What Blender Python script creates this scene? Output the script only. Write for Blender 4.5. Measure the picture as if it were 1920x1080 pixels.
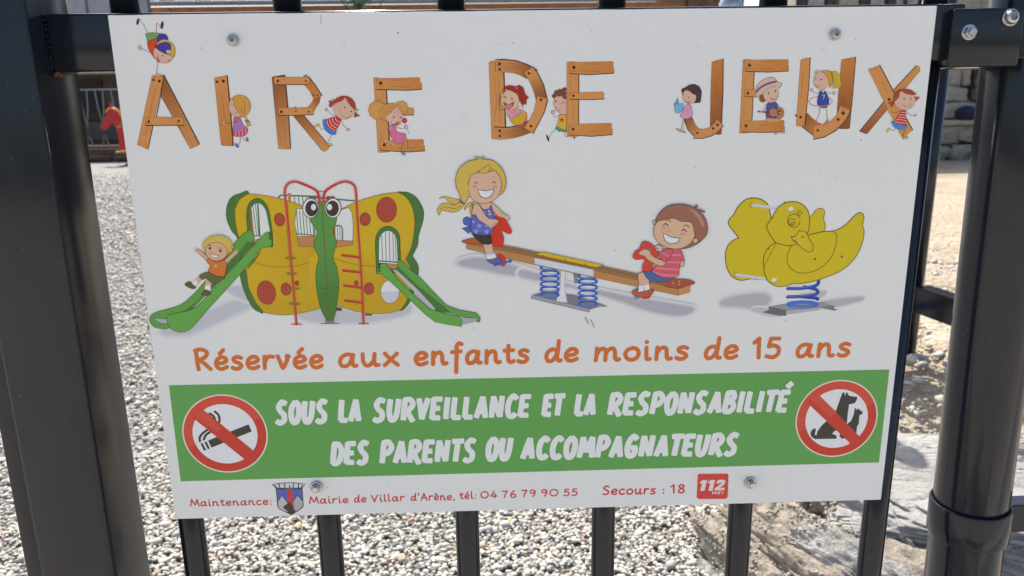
import bpy, bmesh, math, random
import numpy as np
from mathutils import Vector, Matrix, noise
from mathutils.geometry import tessellate_polygon

for o in list(bpy.data.objects):
    bpy.data.objects.remove(o, do_unlink=True)
SC = bpy.context.scene
COL = SC.collection
R = math.radians
random.seed(7)
RNG = np.random.default_rng(7)

# ------------------------------------------------------------------ camera
cam_d = bpy.data.cameras.new('camera')
cam = bpy.data.objects.new('camera', cam_d)
COL.objects.link(cam)
cam_d.sensor_width = 36.0
cam_d.lens = 26.25
cam_d.clip_start = 0.02
cam_d.clip_end = 2000
cam.matrix_world = Matrix(((0.99950274, 0.02031102, -0.02411917, -0.0286033),
                           (-0.02824589, 0.23672506, -0.97116601, -0.57102211),
                           (-0.01401576, 0.97136435, 0.23718105, 1.20033138),
                           (0, 0, 0, 1)))
cam_d.dof.use_dof = True
cam_d.dof.focus_distance = 0.60
cam_d.dof.aperture_fstop = 15.0
SC.camera = cam
SC.render.resolution_x, SC.render.resolution_y = 1024, 576

# ------------------------------------------------------------------ sky, sun, exposure
SUN_EL, SUN_AZ = 54.0, -18.0            # azimuth clockwise from +Y
w = bpy.data.worlds.new('World')
SC.world = w
w.use_nodes = True
nt = w.node_tree
sky = nt.nodes.new('ShaderNodeTexSky')
sky.sky_type = 'NISHITA'
sky.sun_disc = False
sky.sun_elevation = R(SUN_EL)
sky.sun_rotation = R(SUN_AZ)
sky.altitude = 0
sky.air_density = 0.85
sky.dust_density = 3.3
sky.ozone_density = 1.0
bg = nt.nodes['Background']
bg.inputs['Strength'].default_value = 0.13
nt.links.new(sky.outputs[0], bg.inputs['Color'])
sun_d = bpy.data.lights.new('sun', 'SUN')
sun = bpy.data.objects.new('sun', sun_d)
COL.objects.link(sun)
sun_d.energy = 4.2
sun_d.angle = R(0.53)
sun_d.color = (1.0, 0.945, 0.86)
sdir = Vector((math.sin(R(SUN_AZ)) * math.cos(R(SUN_EL)), math.cos(R(SUN_AZ)) * math.cos(R(SUN_EL)), math.sin(R(SUN_EL))))
sun.rotation_euler = sdir.to_track_quat('Z', 'Y').to_euler()
SC.view_settings.view_transform = 'Standard'
SC.view_settings.look = 'None'
SC.view_settings.gamma = 1.0
SC.view_settings.use_curve_mapping = False
SC.view_settings.exposure = 0.80


# ------------------------------------------------------------------ helpers
def srgb(c):
    c = c / 255.0
    return c / 12.92 if c <= 0.04045 else ((c + 0.055) / 1.055) ** 2.4


def link(o, parent=None):
    COL.objects.link(o)
    if parent:
        o.parent = parent
    return o


def tag(o, label=None, cat=None, group=None, kind=None):
    for k, v in (('label', label), ('category', cat), ('group', group), ('kind', kind)):
        if v:
            o[k] = v
    return o


def empty(name, loc, label=None, cat=None, group=None, rz=0):
    o = bpy.data.objects.new(name, None)
    o.empty_display_size = 0.1
    o.location = loc
    o.rotation_euler = (0, 0, rz)
    link(o)
    return tag(o, label, cat, group)


def mesh_obj(name, verts, faces, mat, parent=None, smooth=False):
    me = bpy.data.meshes.new(name)
    me.from_pydata([tuple(v) for v in verts], [], faces)
    if smooth:
        me.polygons.foreach_set('use_smooth', [True] * len(me.polygons))
    if mat:
        me.materials.append(mat)
    o = bpy.data.objects.new(name, me)
    return link(o, parent)


def bm_obj(name, bm, mat, parent=None, smooth=False, loc=None):
    me = bpy.data.meshes.new(name)
    bmesh.ops.recalc_face_normals(bm, faces=bm.faces)
    bm.to_mesh(me)
    bm.free()
    if smooth:
        me.polygons.foreach_set('use_smooth', [True] * len(me.polygons))
    if mat:
        me.materials.append(mat)
    o = bpy.data.objects.new(name, me)
    if loc:
        o.location = loc
    return link(o, parent)


def add_box(bm, x0, x1, y0, y1, z0, z1, bevel=0, seg=2):
    r = bmesh.ops.create_cube(bm, size=1)
    vs = r['verts']
    for v in vs:
        v.co = Vector((x0 + (v.co.x + .5) * (x1 - x0), y0 + (v.co.y + .5) * (y1 - y0), z0 + (v.co.z + .5) * (z1 - z0)))
    if bevel:
        es = list({e for v in vs for e in v.link_edges})
        bmesh.ops.bevel(bm, geom=es, offset=bevel, segments=seg, profile=0.5, affect='EDGES')
    return vs


def box(name, mat, parent, x0, x1, y0, y1, z0, z1, bevel=0, seg=2):
    bm = bmesh.new()
    add_box(bm, x0, x1, y0, y1, z0, z1, bevel, seg)
    o = bm_obj(name, bm, mat, parent)
    if bevel and seg > 2:
        for p in o.data.polygons:
            p.use_smooth = True
        try:
            o.data.set_sharp_from_angle(angle=R(40))
        except Exception:
            pass
    return o


def add_tube(bm, pts, r, n=16, cap=True):
    """round tube through points"""
    pts = [Vector(p) for p in pts]
    rings = []
    up = Vector((0, 0, 1))
    for i, p in enumerate(pts):
        d = (pts[min(i + 1, len(pts) - 1)] - pts[max(i - 1, 0)]).normalized()
        a = d.cross(up)
        if a.length < 0.05:
            a = d.cross(Vector((0, 1, 0)))
        a.normalize()
        b = d.cross(a).normalized()
        rr = r[i] if isinstance(r, (list, tuple)) else r
        rings.append([bm.verts.new(p + (a * math.cos(t) + b * math.sin(t)) * rr) for t in [2 * math.pi * k / n for k in range(n)]])
    for A, B in zip(rings, rings[1:]):
        for k in range(n):
            f = bm.faces.new((A[k], A[(k + 1) % n], B[(k + 1) % n], B[k]))
            f.smooth = True
    if cap:
        bm.faces.new(rings[0])
        bm.faces.new(rings[-1])


def tube(name, mat, parent, pts, r, n=16):
    bm = bmesh.new()
    add_tube(bm, pts, r, n)
    return bm_obj(name, bm, mat, parent)


def lathe(name, mat, parent, prof, n=24, loc=(0, 0, 0), axis='Z'):
    """prof: (radius, height) list; axis Z, or 'Y' = height runs towards -Y"""
    bm = bmesh.new()
    rings = []
    for r, h in prof:
        ring = []
        for k in range(n):
            t = 2 * math.pi * k / n
            c, s = r * math.cos(t), r * math.sin(t)
            ring.append(bm.verts.new((c, s, h) if axis == 'Z' else (c, -h, s)))
        rings.append(ring)
    for A, B in zip(rings, rings[1:]):
        for k in range(n):
            f = bm.faces.new((A[k], A[(k + 1) % n], B[(k + 1) % n], B[k]))
            f.smooth = True
    if prof[0][0] > 1e-6:
        bm.faces.new(rings[0])
    if prof[-1][0] > 1e-6:
        bm.faces.new(rings[-1])
    bmesh.ops.remove_doubles(bm, verts=bm.verts, dist=1e-7)
    o = bm_obj(name, bm, mat, parent, loc=loc)
    try:
        o.data.set_sharp_from_angle(angle=R(38))
    except Exception:
        pass
    return o


def plate(name, mat, parent, outline, thick, axis='Y', bevel=0.0):
    """extrude a 2-D (x,z) outline along y"""
    n = len(outline)
    bm = bmesh.new()
    A = [bm.verts.new((x, -thick / 2, z)) for x, z in outline]
    B = [bm.verts.new((x, thick / 2, z)) for x, z in outline]
    tri = tessellate_polygon([[Vector((x, z, 0)) for x, z in outline]])
    for a, b, c in tri:
        bm.faces.new((A[a], A[b], A[c]))
        bm.faces.new((B[c], B[b], B[a]))
    for i in range(n):
        bm.faces.new((A[i], A[(i + 1) % n], B[(i + 1) % n], B[i]))
    return bm_obj(name, bm, mat, parent)


def spline(pts, closed, sub=5):
    n = len(pts)
    out = []
    rng = range(n) if closed else range(n - 1)
    for i in rng:
        if closed:
            p0, p1, p2, p3 = pts[i - 1], pts[i], pts[(i + 1) % n], pts[(i + 2) % n]
        else:
            p1, p2 = pts[i], pts[i + 1]
            p0 = pts[i - 1] if i > 0 else (2 * p1[0] - p2[0], 2 * p1[1] - p2[1])
            p3 = pts[i + 2] if i + 2 < n else (2 * p2[0] - p1[0], 2 * p2[1] - p1[1])
        # centripetal-like Catmull-Rom with reduced tension
        T = 0.46
        m1 = ((p2[0] - p0[0]) * T, (p2[1] - p0[1]) * T)
        m2 = ((p3[0] - p1[0]) * T, (p3[1] - p1[1]) * T)
        for k in range(sub):
            t = k / sub
            a = 2 * t ** 3 - 3 * t * t + 1
            b = t ** 3 - 2 * t * t + t
            c = -2 * t ** 3 + 3 * t * t
            d = t ** 3 - t * t
            out.append((a * p1[0] + b * m1[0] + c * p2[0] + d * m2[0], a * p1[1] + b * m1[1] + c * p2[1] + d * m2[1]))
    if not closed:
        out.append(pts[-1])
    return out


# ------------------------------------------------------------------ materials
class NT:
    def __init__(s, name):
        s.m = bpy.data.materials.new(name)
        s.m.use_nodes = True
        s.t = s.m.node_tree
        s.b = s.t.nodes['Principled BSDF']

    def n(s, kind, **kw):
        nd = s.t.nodes.new(kind)
        for k, v in kw.items():
            setattr(nd, k, v)
        return nd

    def l(s, a, b):
        s.t.links.new(a, b)

    def set(s, **kw):
        for k, v in kw.items():
            s.b.inputs[k.replace('_', ' ')].default_value = v
        return s

    def noise(s, scale, detail=4, rough=.55, coord='Object', dist=0.0, stretch=None):
        tc = s.n('ShaderNodeTexCoord')
        nz = s.n('ShaderNodeTexNoise')
        nz.inputs['Scale'].default_value = scale
        nz.inputs['Detail'].default_value = detail
        nz.inputs['Roughness'].default_value = rough
        nz.inputs['Distortion'].default_value = dist
        if stretch:
            mp = s.n('ShaderNodeMapping')
            mp.inputs['Scale'].default_value = stretch
            s.l(tc.outputs[coord], mp.inputs['Vector'])
            s.l(mp.outputs[0], nz.inputs['Vector'])
        else:
            s.l(tc.outputs[coord], nz.inputs['Vector'])
        return nz.outputs['Fac']

    def vor(s, scale, feature='F1', out='Distance', coord='Object'):
        tc = s.n('ShaderNodeTexCoord')
        v = s.n('ShaderNodeTexVoronoi', feature=feature)
        v.inputs['Scale'].default_value = scale
        s.l(tc.outputs[coord], v.inputs['Vector'])
        return v.outputs[out]

    def ramp(s, fac, *stops):
        r = s.n('ShaderNodeValToRGB')
        e = r.color_ramp.elements
        while len(e) < len(stops):
            e.new(0.5)
        for k, (p, c) in zip(e, stops):
            k.position = p
            k.color = (*c, 1) if len(c) == 3 else c
        s.l(fac, r.inputs['Fac'])
        return r.outputs['Color']

    def mix(s, fac, a, b, mode='MIX'):
        m = s.n('ShaderNodeMix', data_type='RGBA', blend_type=mode)
        for sock, v in ((m.inputs[0], fac), (m.inputs[6], a), (m.inputs[7], b)):
            if isinstance(v, (int, float)):
                sock.default_value = v
            elif isinstance(v, tuple):
                sock.default_value = (*v, 1)
            else:
                s.l(v, sock)
        return m.outputs[2]

    def math(s, op, a, b=0.0):
        m = s.n('ShaderNodeMath', operation=op)
        for sock, v in ((m.inputs[0], a), (m.inputs[1], b)):
            if isinstance(v, (int, float)):
                sock.default_value = v
            else:
                s.l(v, sock)
        return m.outputs[0]

    def bump(s, h, strength=.3, dist=.01):
        b = s.n('ShaderNodeBump')
        b.inputs['Strength'].default_value = strength
        b.inputs['Distance'].default_value = dist
        s.l(h, b.inputs['Height'])
        s.l(b.outputs[0], s.b.inputs['Normal'])

    def col(s, c):
        if isinstance(c, tuple):
            s.b.inputs['Base Color'].default_value = (*c, 1)
        else:
            s.l(c, s.b.inputs['Base Color'])
        return s

    def rough(s, v):
        if isinstance(v, (int, float)):
            s.b.inputs['Roughness'].default_value = v
        else:
            s.l(v, s.b.inputs['Roughness'])
        return s


MAT = {}


def simple(name, c, rough=.5, metal=0.0, var=.25, scale=8, bump=0.0, bscale=60, bdist=.004):
    t = NT(name)
    f = t.noise(scale, 5)
    d = tuple(v * (1 - var) for v in c)
    e = tuple(min(1, v * (1 + var)) for v in c)
    t.col(t.ramp(f, (.3, d), (.7, e)))
    t.rough(t.math('ADD', t.math('MULTIPLY', t.noise(scale * 3, 3), .2), rough - .1))
    t.set(Metallic=metal)
    if bump:
        t.bump(t.noise(bscale, 5), bump, bdist)
    MAT[name] = t.m
    return t.m


# anthracite powder coat: fine orange peel, faint dust and scuffs
t = NT('anthracite_paint')
dust = t.ramp(t.noise(9, 6, .65, stretch=(1, 1, .25)), (.52, (0, 0, 0)), (.80, (1, 1, 1)))
speck = t.ramp(t.noise(420, 2, .5), (.70, (0, 0, 0)), (.76, (1, 1, 1)))
c = t.mix(t.math('MULTIPLY', dust, .08), (.010, .013, .019), (.12, .118, .112))
c = t.mix(t.math('MULTIPLY', speck, .22), c, (.25, .24, .22))
t.col(c)
t.rough(t.math('ADD', t.math('MULTIPLY', dust, .16), .13))
t.set(Specular_IOR_Level=.38)
t.bump(t.noise(900, 2), .05, .0004)
MAT['paint'] = t.m

t = NT('sign_print')
at = t.n('ShaderNodeAttribute', attribute_name='Col')
sm = t.ramp(t.noise(4.0, 2, .5), (.2, (1, 1, 1)), (.9, (.96, .957, .95)))
c = t.mix(1.0, at.outputs['Color'], sm, 'MULTIPLY')
spk = t.ramp(t.noise(230, 2, .5), (.735, (0, 0, 0)), (.77, (1, 1, 1)))
c = t.mix(t.math('MULTIPLY', spk, .10), c, (.35, .33, .29))
t.col(c)
t.rough(.22)
t.set(IOR=1.40)
t.bump(t.noise(2.6, 1, .4), .22, .03)
MAT['print'] = t.m

simple('sign_edge', (.62, .63, .64), .35, 0, .1)
simple('steel', (.44, .44, .44), .27, 1.0, .12, 60, .08, 500, .0003)
simple('dark_steel', (.18, .18, .19), .35, 1.0, .2, 60)
simple('rust', (.16, .07, .03), .8, 0, .4, 300, .5, 900, .0006)
simple('red_plastic', (.56, .022, .026), .45, 0, .12)
simple('yellow_plastic', (.62, .30, .03), .45, 0, .12)
simple('fence_white', (.30, .30, .30), .5, 0, .12)
simple('wood_brown', (.13, .065, .035), .7, 0, .35, 6, .3, 40)
simple('orange_wood', (.36, .15, .05), .6, 0, .22, 3, .2, 30)
simple('gutter_zinc', (.26, .265, .25), .5, .3, .15)
simple('roof_dark', (.035, .035, .04), .6, 0, .25, 4)
simple('roof_pale', (.34, .35, .37), .45, 0, .15, 4)
simple('render_wall', (.20, .17, .14), .85, 0, .2, 2, .3, 30)
simple('dark_interior', (.025, .02, .018), .8, 0, .3, 4)
simple('blue_plastic', (.10, .16, .34), .45, 0, .15)
simple('pale_blue_plastic', (.30, .42, .50), .45, 0, .12)
simple('beige_plastic', (.42, .38, .30), .5, 0, .12)
simple('green_plastic', (.14, .24, .12), .5, 0, .2)
simple('bark', (.10, .07, .045), .9, 0, .35, 12, .6, 40, .01)
simple('navy_cloth', (.02, .022, .055), .8, 0, .3, 20)
simple('glass_dark', (.02, .022, .025), .1, 0, .1)
simple('white_paint', (.75, .74, .71), .5, 0, .1)

# loose gravel ground
t = NT('gravel_ground')
v1 = t.vor(46, out='Color')
n1 = t.noise(.9, 4)
hs = t.n('ShaderNodeSeparateColor')
t.l(v1, hs.inputs[0])
base = t.ramp(hs.outputs[0], (.0, (.08, .078, .074)), (.25, (.16, .156, .146)), (.6, (.24, .233, .218)), (1, (.34, .33, .307)))
t.col(t.mix(t.math('MULTIPLY', n1, .35), base, (.20, .193, .178)))
t.rough(.85)
h = t.math('SUBTRACT', 1.0, t.vor(46))
h2 = t.math('ADD', h, t.math('MULTIPLY', t.noise(14, 4), .8))
t.bump(h2, .7, .014)
MAT['gravel'] = t.m

# sandy, trodden bank
t = NT('sandy_ground')
n1 = t.noise(2.2, 7, .6)
n2 = t.noise(38, 6, .65)
c = t.ramp(n1, (.3, (.30, .235, .155)), (.5, (.40, .33, .235)), (.72, (.46, .40, .31)))
st = t.vor(30, out='Color')
ss = t.n('ShaderNodeSeparateColor')
t.l(st, ss.inputs[0])
stone = t.ramp(ss.outputs[0], (0, (.22, .20, .17)), (1, (.55, .51, .44)))
c = t.mix(t.ramp(t.vor(30), (.25, (.55, .55, .55)), (.5, (0, 0, 0))), c, stone)
c = t.mix(t.ramp(n2, (.35, (.35, .35, .35)), (.5, (0, 0, 0))), c, (.20, .15, .10))
t.col(c)
t.rough(.9)
t.bump(t.math('ADD', t.math('MULTIPLY', n2, 1.0), t.math('SUBTRACT', .6, t.vor(30))), .8, .02)
MAT['sand'] = t.m

# worn pale concrete and dust on the near side of the gate
t = NT('pale_path')
c = t.ramp(t.noise(1.4, 7, .6), (.3, (.385, .35, .29)), (.7, (.50, .455, .385)))
t.col(t.mix(t.ramp(t.noise(60, 4, .7), (.35, (.5, .5, .5)), (.5, (0, 0, 0))), c, (.22, .19, .15)))
t.rough(.9)
t.bump(t.noise(60, 5), .5, .006)
MAT['path'] = t.m

# pebbles: colour per stone
t = NT('pebble_stone')
at = t.n('ShaderNodeAttribute', attribute_name='Col')
f = t.noise(160, 4, .6)
t.col(t.mix(1.0, at.outputs['Color'], t.ramp(f, (.3, (.78, .78, .78)), (.7, (1.1, 1.1, 1.1))), 'MULTIPLY'))
t.rough(.75)
t.bump(t.noise(500, 3), .25, .001)
MAT['pebble'] = t.m


def rock_mat(name, cols, strata=(1, 1, 6), dark=(.05, .045, .04), crack=11.0):
    t = NT(name)
    f = t.noise(3.0, 8, .62, stretch=strata)
    c = t.ramp(f, (.28, cols[0]), (.48, cols[1]), (.70, cols[2]))
    fine = t.noise(120, 6, .7)
    c = t.mix(t.ramp(fine, (.32, (.45, .45, .45)), (.52, (0, 0, 0))), c, tuple(v * .5 for v in cols[0]))
    # wandering joints along the bedding
    tc = t.n('ShaderNodeTexCoord')
    mp = t.n('ShaderNodeMapping')
    mp.inputs['Scale'].default_value = strata
    wob = t.n('ShaderNodeMix', data_type='RGBA')
    wob.inputs[0].default_value = .12
    nz = t.n('ShaderNodeTexNoise')
    nz.inputs['Scale'].default_value = 7
    nz.inputs['Detail'].default_value = 6
    t.l(tc.outputs['Object'], mp.inputs['Vector'])
    t.l(tc.outputs['Object'], nz.inputs['Vector'])
    t.l(mp.outputs[0], wob.inputs[6])
    t.l(nz.outputs['Color'], wob.inputs[7])
    vo = t.n('ShaderNodeTexVoronoi', feature='DISTANCE_TO_EDGE')
    vo.inputs['Scale'].default_value = crack
    t.l(wob.outputs[2], vo.inputs['Vector'])
    line = t.ramp(vo.outputs['Distance'], (0, (1, 1, 1)), (.06, (0, 0, 0)))
    gate_ = t.ramp(t.noise(5, 4), (.47, (0, 0, 0)), (.62, (1, 1, 1)))
    line = t.mix(1.0, line, gate_, 'MULTIPLY')
    c = t.mix(t.math('MULTIPLY', line, .5), c, dark)
    lich = t.ramp(t.noise(11, 5, .7), (.60, (0, 0, 0)), (.70, (.6, .6, .6)))
    c = t.mix(lich, c, cols[3])
    t.col(c)
    t.rough(.88)
    h = t.math('ADD', t.math('MULTIPLY', t.noise(38, 8, .7, stretch=strata), .9), t.math('MULTIPLY', fine, .5))
    h = t.math('SUBTRACT', h, t.math('MULTIPLY', line, .9))
    t.bump(h, 1.0, .016)
    MAT[name] = t.m


rock_mat('slate_rock', [(.38, .365, .335), (.51, .495, .465), (.60, .585, .545), (.53, .47, .39)], (.45, 3.2, 6), crack=7.0)
rock_mat('tan_rock', [(.30, .25, .19), (.45, .39, .31), (.57, .52, .44), (.48, .39, .28)], (1.4, 1, 1.7), crack=6.0)
rock_mat('wall_stone', [(.34, .30, .24), (.47, .43, .36), (.57, .53, .45), (.50, .43, .34)], (1, 1, 1.5), crack=2.5)

# ================================================================== the setting
def bank(x, y):
    """raised sandy bank on the right"""
    e = 0.70 + 0.30 * (y - 1.2) + .10 * math.sin(y * 2.1) + .05 * math.sin(y * 5.3)
    s = max(0.0, min(1.0, (x - e + .18) / 0.55))
    s = s * s * (3 - 2 * s)
    near = max(0.0, min(1.0, (y - .72) / .75))
    return .30 * s * near


def ground_z(x, y):
    return bank(x, y)


def grid(name, xs, ys, zf, mat, kind):
    vs = [(x, y, zf(x, y)) for y in ys for x in xs]
    nx = len(xs)
    fs = [(j * nx + i, j * nx + i + 1, (j + 1) * nx + i + 1, (j + 1) * nx + i) for j in range(len(ys) - 1) for i in range(nx - 1)]
    o = mesh_obj(name, vs, fs, mat, smooth=True)
    return tag(o, kind=kind)


def axis(lo, hi, a, b, step, far):
    """fine between a and b, coarse outside"""
    out = list(np.arange(a, b + 1e-6, step))
    s, x = step, a
    left = []
    while x > lo:
        s *= far
        x -= s
        left.append(max(x, lo))
    s, x = step, b
    right = []
    while x < hi:
        s *= far
        x += s
        right.append(min(x, hi))
    return left[::-1] + out + right


gx = axis(-150, 150, -2.6, 3.2, .06, 1.35)
gy = axis(-60, 240, .4, 4.4, .06, 1.35)
grid('ground', gx, gy, lambda x, y: -.008 + .006 * noise.noise(Vector((x * 3, y * 3, 0))), MAT['gravel'], 'structure')
grid('path', axis(-80, 80, -2, 2, .5, 1.4), axis(-60, -.12, -3, -.12, .5, 1.4), lambda x, y: .012, MAT['path'], 'structure')
bx = axis(.35, 60, .35, 3.4, .05, 1.35)
by = axis(.5, 60, .5, 4.4, .05, 1.35)
grid('sandy_bank', bx, by, lambda x, y: bank(x, y) - .03 + (.022 * noise.noise(Vector((x * 5, y * 5, 1))) + .012 * noise.noise(Vector((x * 17, y * 17, 4)))) * (1 if y < 6 else .3) + (.035 if x > .3 * y + 1.0 else 0), MAT['sand'], 'structure')


# ---- pebbles, one joined mass (nobody could count them)
def base_ico(sub):
    bm = bmesh.new()
    if sub == 1.5:          # split octahedron, 32 faces
        bmesh.ops.create_cone(bm, segments=4, radius1=1, radius2=0, depth=1, cap_ends=False)
        bmesh.ops.translate(bm, verts=bm.verts, vec=(0, 0, .5))
        g = bmesh.ops.duplicate(bm, geom=bm.verts[:] + bm.edges[:] + bm.faces[:])
        vs = [e for e in g['geom'] if isinstance(e, bmesh.types.BMVert)]
        bmesh.ops.scale(bm, verts=vs, vec=(1, 1, -1))
        bmesh.ops.reverse_faces(bm, faces=[e for e in g['geom'] if isinstance(e, bmesh.types.BMFace)])
        bmesh.ops.remove_doubles(bm, verts=bm.verts, dist=1e-4)
        bmesh.ops.subdivide_edges(bm, edges=bm.edges[:], cuts=1, use_grid_fill=True)
        for v in bm.verts:
            v.co.normalize()
        bmesh.ops.triangulate(bm, faces=bm.faces[:])
        bmesh.ops.recalc_face_normals(bm, faces=bm.faces[:])
    else:
        bmesh.ops.create_icosphere(bm, subdivisions=sub, radius=1)
    bm.verts.ensure_lookup_table()
    v = np.array([x.co[:] for x in bm.verts])
    f = np.array([[a.index for a in p.verts] for p in bm.faces])
    bm.free()
    return v, f


PAL = np.array([(.60, .585, .54), (.52, .505, .465), (.43, .42, .395), (.34, .335, .325), (.55, .50, .41), (.66, .645, .60), (.22, .22, .22), (.44, .36, .27), (.34, .21, .15), (.11, .115, .12), (.52, .42, .22)])
PW_ = np.array([20, 24, 18, 10, 12, 10, 2.2, 4, 1.2, .5, .6])


def pebbles(name, P, size, sub, label, cat, zoff=0.0, warm=0.0, dim=1.0):
    n = len(P)
    bv, bf = base_ico(sub)
    nv = len(bv)
    sc = size * np.exp(RNG.normal(0, .28, n))
    S = np.stack([sc, sc * RNG.uniform(.6, .95, n), sc * RNG.uniform(.4, .72, n)], 1)
    yaw = RNG.uniform(0, 6.283, n)
    tx, ty = RNG.normal(0, .30, n), RNG.normal(0, .30, n)
    V = bv[None] * S[:, None, :]
    V *= 1 + RNG.normal(0, .10 if sub > 1 else .13, (n, nv, 1))
    cx, sx = np.cos(tx)[:, None], np.sin(tx)[:, None]
    y, z = V[..., 1] * cx - V[..., 2] * sx, V[..., 1] * sx + V[..., 2] * cx
    V[..., 1], V[..., 2] = y, z
    cy, sy = np.cos(ty)[:, None], np.sin(ty)[:, None]
    x, z = V[..., 0] * cy + V[..., 2] * sy, -V[..., 0] * sy + V[..., 2] * cy
    V[..., 0], V[..., 2] = x, z
    c, s = np.cos(yaw)[:, None], np.sin(yaw)[:, None]
    x, y = V[..., 0] * c - V[..., 1] * s, V[..., 0] * s + V[..., 1] * c
    V[..., 0], V[..., 1] = x, y
    P = P.copy()
    P[:, 2] += S[:, 2] * RNG.uniform(.1, .7, n) + zoff
    V += P[:, None, :]
    F = (bf[None] + (np.arange(n) * nv)[:, None, None]).reshape(-1, 3)
    me = bpy.data.meshes.new(name)
    me.vertices.add(n * nv)
    me.vertices.foreach_set('co', V.astype(np.float32).ravel())
    me.loops.add(F.size)
    me.loops.foreach_set('vertex_index', F.astype(np.int32).ravel())
    me.polygons.add(len(F))
    me.polygons.foreach_set('loop_start', np.arange(0, F.size, 3, dtype=np.int32))
    me.polygons.foreach_set('use_smooth', np.ones(len(F), bool))
    me.update(calc_edges=True)
    a = me.attributes.new('Col', 'FLOAT_COLOR', 'POINT')
    ci = RNG.choice(len(PAL), n, p=PW_ / PW_.sum())
    C = PAL[ci] * RNG.uniform(.78, 1.14, (n, 1)) * RNG.uniform(.96, 1.04, (n, 3))
    C = C * np.array((1.0, .985, .945))
    C = C * (1 - warm) + warm * np.array((.46, .40, .31))
    C = C * dim
    C4 = np.concatenate([np.repeat(C, nv, 0), np.ones((n * nv, 1))], 1)
    a.data.foreach_set('color', C4.astype(np.float32).ravel())
    me.materials.append(MAT['pebble'])
    o = link(bpy.data.objects.new(name, me))
    return tag(o, label, cat, kind='stuff')


def scatter(n, x0, x1, y0, y1, keep):
    x = RNG.uniform(x0, x1, n)
    y = RNG.uniform(y0, y1, n)
    m = keep(x, y)
    return x[m], y[m]


bank_edge = lambda y: 0.62 + 0.30 * (y - 1.2)
x, y = scatter(36000, -2.2, 1.2, .80, 1.95, lambda x, y: x < bank_edge(y) + .12 * np.sin(y * 9))
P1 = np.stack([x, y, np.zeros_like(x)], 1)
pebbles('gravel', P1, .0066, 1.5, 'loose pale grey gravel on the ground behind the gate', 'gravel')
x, y = scatter(70000, -5.2, 1.6, 1.9, 6.0, lambda x, y: (x < bank_edge(y)) & (x > -.86 * (y + .57) - .3) & ((x < -.30 * (y + .57)) | (RNG.random(x.shape) < .22)))
P2 = np.stack([x, y, np.zeros_like(x)], 1)
pebbles('gravel', P2, .0086, 1, 'pale grey gravel spreading away towards the red rider', 'gravel')
x, y = scatter(52000, -11.5, -2.6, 5.9, 15.0, lambda x, y: (x > -.80 * (y + .57)) & (x < -.42 * (y + .57)) & (RNG.random(x.shape) < (15.2 - y) / 8.5))
P2b = np.stack([x, y, np.zeros_like(x)], 1)
pebbles('gravel', P2b, .0130, 1, 'far pale gravel near the log edging', 'gravel')


# ---- rocks
def rock(name, mat, loc, size, seed, label, cuts=11, rough=.10, sub=5, rot=(0, 0, 0), group=None, strata=0.0, cracks=1.0):
    rs = random.Random(seed)
    bm = bmesh.new()
    bmesh.ops.create_icosphere(bm, subdivisions=sub, radius=1)
    planes = []
    for k in range(cuts):
        n = Vector((rs.gauss(0, 1), rs.gauss(0, 1), rs.gauss(0, .8))).normalized()
        planes.append((n, rs.uniform(.50, .80)))
    for v in bm.verts:
        p = v.co.copy()
        for n, d in planes:
            e = p.dot(n) - d
            if e > 0:
                p -= n * e * .96
        q = p * 1.7 + Vector((seed * 3.1, seed, 0))
        d = rough * noise.fractal(q, 1.0, 2.0, 5) + rough * .35 * noise.fractal(q * 5, 1.0, 2.0, 4)
        cr, _p = noise.voronoi(Vector((q.x * 2.2, q.y * 2.2, q.z * 4.5)) + .35 * noise.noise_vector(q * 2))
        e_ = cr[1] - cr[0]
        if e_ < .16:
            d -= .055 * (1 - e_ / .16) * cracks
        d += rough * .5 * (noise.ridged_multi_fractal(q * 1.3, 1.0, 2.1, 4, 1.0, 2.0) - .9) * .35
        if strata:
            d += strata * (noise.noise(Vector((q.x * .7, q.y * .7, p.z * 16 + 2.5 * noise.noise(q)))))
        p += v.normal * d
        v.co = Vector((p.x * size[0], p.y * size[1], p.z * size[2]))
    o = bm_obj(name, bm, MAT[mat], smooth=True)
    o.location = loc
    o.rotation_euler = rot
    return tag(o, label, 'rock', group)


GRP = 'rocks edging the sandy bank'
rock('rock', 'slate_rock', (1.27, 1.13, .17), (.44, .40, .12), 3, 'big pale grey layered slab behind the round post', 9, .07, 7, (R(17), R(-4), R(-24)), GRP, .035)
rock('rock', 'tan_rock', (.615, 1.16, .00), (.070, .24, .085), 5, 'tan sandy ridge of rock right where the gravel ends', 9, .20, 5, (R(6), R(14), R(28)), GRP, .03)
rock('rock', 'tan_rock', (.735, 1.14, .03), (.085, .30, .13), 9, 'tan pitted rock below the right half of the sign', 9, .24, 6, (R(7), R(20), R(31)), GRP, .04)
rock('rock', 'slate_rock', (.855, 1.04, .05), (.075, .24, .12), 8, 'grey ridged rock between the last two gate bars', 9, .20, 6, (R(9), R(24), R(36)), GRP, .05)
rock('rock', 'tan_rock', (.965, .985, .04), (.07, .20, .10), 15, 'brown earthy rock under the edge of the slab', 9, .22, 5, (R(6), R(16), R(40)), GRP, .03)
rock('rock', 'slate_rock', (.935, 1.11, .165), (.020, .165, .028), 12, 'thin pale grey strip of stone running down the bank', 6, .10, 4, (R(13), 0, R(30)), GRP)
rock('rock', 'slate_rock', (.66, .96, .015), (.05, .085, .035), 17, 'smallest pale stone lying below the tan pitted rock', 9, .12, 4, (R(8), 0, R(36)), GRP)
rock('rock', 'tan_rock', (.88, 1.30, .15), (.10, .18, .08), 21, 'brown rock under the lower right corner of the sign', 10, .20, 5, (R(8), R(-6), R(30)), GRP, .03)
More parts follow.
